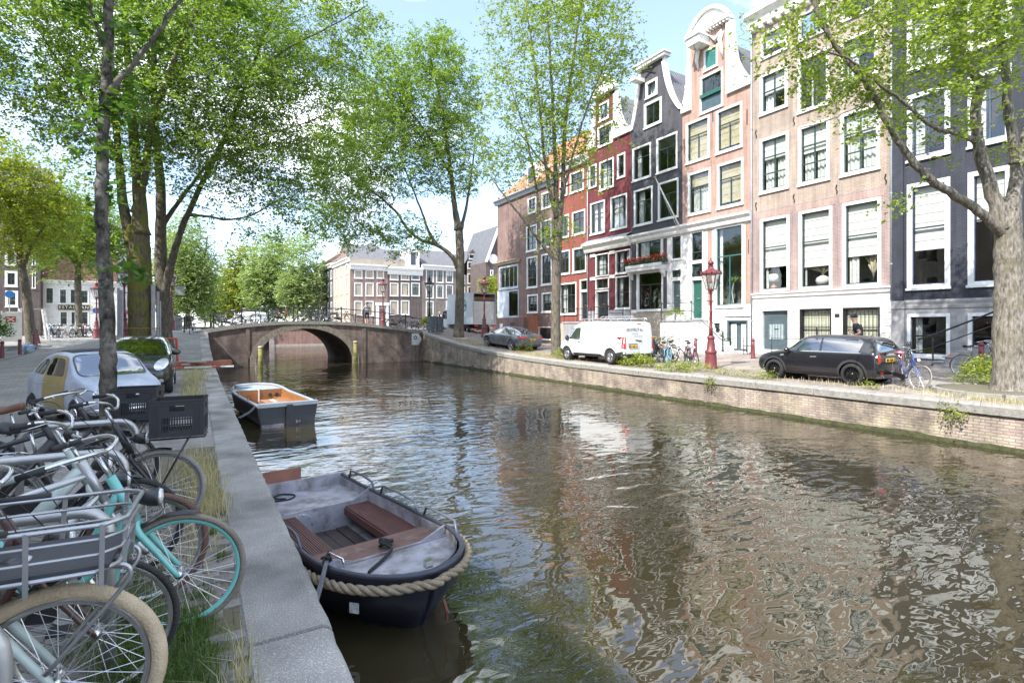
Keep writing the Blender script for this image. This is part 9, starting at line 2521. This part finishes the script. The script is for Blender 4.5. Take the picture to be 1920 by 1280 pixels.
# trestle, sign, ticket machine, boards, bag on the far-left pavement
def fl(px_, Z_):
 p = atD(px_, 620, Z_); return p.x, p.y, ground(p.x, p.y) + (.1 if p.x < -8 else 0)
x, y, z = fl(60, 37); root = empty('trestle', (x, y, z), R(20), 'white painted timber trestle around the bent street tree', 'trestle')
for a in (-.75, .75):
 for b_ in (-.6, .6):
  mb = MB(); mb.bar((a * 1.15, b_, 0), (a * .8, b_ * .6, 2.2), .12, .08); mb.build('leg', WHITE, root)
 mb = MB(); mb.bar((a * .82, -.42, 2.1), (a * .82, .42, 2.1), .1, .08); mb.build('cross_piece', WHITE, root)
mb = MB(); mb.bar((-.75, -.35, 2.15), (.75, -.35, 2.15), .12, .08); mb.build('beam', WHITE, root)
x, y, z = fl(22, 35); root = empty('notice_board', (x, y, z), R(15), 'white panel with a red sign standing on the left pavement', 'sign')
mb = MB(); mb.box(-.5, .5, -.03, .03, .1, 2.0); mb.build('panel', WHITE, root); mb = MB(); mb.box(-.3, .2, -.035, -.03, 1.35, 1.75); mb.build('red_sign', REDP, root); mb = MB(); mb.box(-.52, -.44, -.06, .06, 0, 2.1); mb.build('post', WHITE, root)
mb = MB(); mb.bar((-.22, -.038, 1.42), (.12, -.038, 1.68), .05, .004, up=Vector((0, 1, 0))); mb.bar((-.22, -.039, 1.68), (.12, -.039, 1.42), .05, .004, up=Vector((0, 1, 0))); mb.build('white_cross', WHITE, root)
x, y, z = fl(53, 31); root = empty('rubbish_bag', (x, y, z), 0, 'knotted blue and white rubbish bag on the left pavement', 'rubbish bag')
mb = MB()
def bagf(u, v):
 a = 2 * math.pi * u; b = math.pi * v; r_ = 1 + .10 * math.sin(6 * a + 2 * b) * math.sin(b)
 return (.30 * r_ * math.cos(a) * math.sin(b), .28 * r_ * math.sin(a) * math.sin(b), .26 - .26 * math.cos(b) * (1 + .05 * math.sin(4 * a)))
mb.grid(bagf, 20, 10, closeu=True); mb.build('bag', M('blue_bag', (.16, .30, .55), .4, var=.3, vs=7, c2=(.6, .65, .7), c2s=4, c2t=.5), root, smooth=True); mb = MB(); mb.lathe([(.05, .5), (.08, .56), (.03, .6)], 8); mb.build('knot', MATS['blue_bag'], root)
rn = random.Random(9)
for i in range(11):
 x, y, z = fl(6 + 6 * i + rn.uniform(-3, 3), 33 + rn.uniform(-1, 1.5))
 o = empty('scrap_timber', (x, y, z + .05 + .05 * (i % 4)), rn.uniform(0, 3), 'grey length of scrap timber in the heap on the left pavement', 'timber', 'scrap timber heap')
 mb = MB(); mb.box(-.9, .9, -.05, .05, 0, .05); mb.build('lath', BRDG, o)
x, y, z = fl(4, 30); root = empty('shrub', (x - .6, y, z), 0, 'dense green shrub at the edge of the left pavement', 'shrub'); leafy(root, 'foliage', LEAF_C, (0, 0, 1.1), (1.0, 1.0, 1.3), 420, .12, 77); mb = MB(); mb.tube([(0, 0, 0), (0, 0, 1.2)], .06, 6); mb.build('stem', BARK, root)
x, y, z = fl(18, 41); root = empty('road_sign', (x, y, z), R(20), 'round blue road sign on a grey post by the dark house', 'sign'); mb = MB(); mb.tube([(0, 0, 0), (0, 0, 3.6)], .035, 8); mb.build('post', STEEL, root); mb = MB(); mb.lathe([(.28, -.01), (.28, .01)], 20, mat=Matrix.Translation((0, -.05, 3.3)) @ Matrix.Rotation(R(90), 4, 'X')); mb.build('disc', M('sign_blue', (.03, .2, .55), .4), root)
x, y, z = fl(181, 48); root = empty('road_sign', (x, y, z), R(10), 'small round blue sign beside the restaurant windows', 'sign'); mb = MB(); mb.tube([(0, 0, 0), (0, 0, 2.6)], .03, 8); mb.build('post', STEEL, root); mb = MB(); mb.lathe([(.28, -.01), (.28, .01)], 20, mat=Matrix.Translation((0, -.05, 2.35)) @ Matrix.Rotation(R(90), 4, 'X')); mb.build('disc', MATS['sign_blue'], root)
x, y, z = fl(334, 40.2); root = empty('litter_bin', (x, y, z), 0, 'grey litter bin at the foot of the right left-bank lantern', 'bin'); mb = MB(); mb.lathe([(.26, 0), (.30, .9), (.32, .92), (.32, 1.0), (.2, 1.05)], 12); mb.build('drum', M('bin_grey', (.25, .26, .27), .6), root, auto=True); mb = MB(); mb.lathe([(.2, 1.05), (.22, 1.12), (0, 1.15)], 12); mb.build('lid', TRIMB, root)
root = empty('banner_sign', (atD(328, 545, 39).x, atD(328, 545, 39).y, atD(328, 545, 39).z), 0, 'small grey flag-shaped sign on the lantern right of the elms', 'sign'); mb = MB(); mb.box(0, .6, -.015, .015, -.3, .35); mb.build('panel', M('panel_grey', (.3, .31, .3), .6), root); mb = MB(); mb.tube([(-.2, 0, .36), (.6, 0, .36)], .02, 5); mb.build('bracket', IRON, root)
# near strip: pavers, grass
strip = sheet('paver_bed', -.62, QL - CW - .0, 1.2, 9.0, 8, 40, lambda x, y: ground(x, y) + .004, MATS['strip_soil'])
PAVM = [M('paver_%d' % i, c_, .9, var=.25, vs=12, bump=.6, bs=60) for i, c_ in enumerate(((.20, .19, .17), (.17, .155, .14), (.23, .21, .185), (.19, .16, .145)))]
pm_ = []
for i in range(4):
 mb = MB(); mb.box(-.098, .098, -.047, .047, -.03, .022); me = mb.mesh('paver', PAVM[i]); pm_.append(me)
rn = random.Random(21); cntp = 0
y = 1.5
while y < 6.2:
 xo = -.10 if int(y / .105) % 2 else 0
 x = -.46 + xo
 while x < .22 and cntp < 300:
  if rn.random() > .07:
   o = inst('paver', pm_[rn.randrange(4)], strip, (x, y, ground(x, y) + rn.uniform(-.008, .006)), (rn.uniform(-.04, .04), rn.uniform(-.04, .04), rn.uniform(-.05, .05))); cntp += 1
  x += .203
 y += .1005
def grass(name, label, spots, n, h, mat, seed, wd=.004, lean=.5, group=None):
 rs = np.random.RandomState(seed); tot = sum(s_[4] for s_ in spots); vs = []; fs = []; tn = []
 V = [];
 for (x, y, rx, ry, wg) in spots:
  k = int(n * wg / tot); px_ = rs.normal(x, rx, k); py_ = rs.normal(y, ry, k); a = rs.uniform(0, 6.28, k); L = h * rs.uniform(.4, 1.25, k); le = np.abs(rs.normal(0, lean, k))
  dx, dy = np.cos(a), np.sin(a)
  zz = np.array([ground(p_, r_) for p_, r_ in zip(px_, py_)])
  w_ = wd * rs.uniform(.7, 1.3, k)
  b = np.stack([px_, py_, zz], 1); m_ = b + np.stack([dx * L * le * .3, dy * L * le * .3, L * .6], 1); t = b + np.stack([dx * L * le, dy * L * le, L * (1 - .3 * le)], 1)
  s_ = np.stack([-dy, dx, np.zeros(k)], 1) * w_[:, None]
  V.append(np.stack([b - s_, b + s_, m_ + s_ * .8, t, m_ - s_ * .8], 1).reshape(-1, 3))
 V = np.concatenate(V); m = len(V) // 5
 me = bpy.data.meshes.new(name); me.vertices.add(m * 5); me.loops.add(m * 7); me.polygons.add(m * 2)
 me.vertices.foreach_set('co', V.astype(np.float32).ravel())
 me.loops.foreach_set('vertex_index', (np.arange(m, dtype=np.int32)[:, None] * 5 + np.array([0, 1, 2, 4, 4, 2, 3], dtype=np.int32)).ravel())
 me.polygons.foreach_set('loop_start', (np.arange(m, dtype=np.int32)[:, None] * 7 + np.array([0, 4], dtype=np.int32)).ravel())
 at = me.attributes.new('tint', 'FLOAT', 'POINT'); at.data.foreach_set('value', np.repeat(rs.uniform(0, 1, m), 5).astype(np.float32))
 me.materials.append(mat); me.update(calc_edges=True)
 o = bpy.data.objects.new(name, me); COL.objects.link(o); tag(o, label, 'grass', group, 'stuff')
 return o
GRS = leaf_mat('grass_green', (.05, .10, .02), (.16, .24, .06), .4)
HAY = leaf_mat('dry_grass', (.34, .29, .16), (.58, .52, .34), .35)
grass('grass', 'soft green grass under the near bicycle wheels', [(-.12, 3.05, .10, .16, 5), (-.22, 3.45, .12, .2, 3), (-.15, 2.7, .10, .2, 3), (-.35, 4.0, .12, .3, 2), (.0, 3.6, .05, .1, 1)], 9000, .11, GRS, 5, wd=.0025, lean=.8)
grass('dry_grass', 'dry straw-coloured grass along the coping behind the crate bicycle', [(.10, 6.0, .10, .35, 3), (.06, 6.9, .10, .5, 3), (.0, 7.8, .12, .5, 2), (-.05, 5.1, .12, .4, 1.5)], 1900, .16, HAY, 6, wd=.003)
grass('dry_grass', 'tall dry stalks beside the coping in the near corner', [(.16, 2.62, .05, .10, 3), (.12, 2.4, .05, .1, 2), (.20, 2.95, .03, .1, 1)], 170, .30, HAY, 7, wd=.002, lean=.6)
grass('dry_grass', 'straw-coloured grass growing in the joints of the quay strip', [(-.1, 14.0, .12, 1.2, 2), (-.05, 17.5, .15, 1.5, 3), (-.0, 21, .2, 1.2, 3), (-.1, 24.5, .35, .7, 5)], 3000, .15, HAY, 8, wd=.006)
grass('dry_grass', 'dry grass in the sunny tree strip on the right bank', [(16.4, 23.2, .4, 1.1, 3), (16.3, 25.5, .3, 1, 2), (16.6, 8, .25, 1.5, 1), (16.0, 4.6, .4, .8, 2), (16.2, 33, .4, 1.5, 2)], 3200, .16, HAY, 9, wd=.006)
grass('weed_tufts', 'small green tufts in the cobbles of the near strip', [(.06, 3.3, .03, .04, 1), (.02, 4.0, .03, .05, 1), (.10, 5.2, .03, .05, 1), (.15, 4.6, .02, .03, .6), (-.02, 2.5, .03, .03, .6)], 260, .075, GRS, 10, wd=.006, lean=.9)
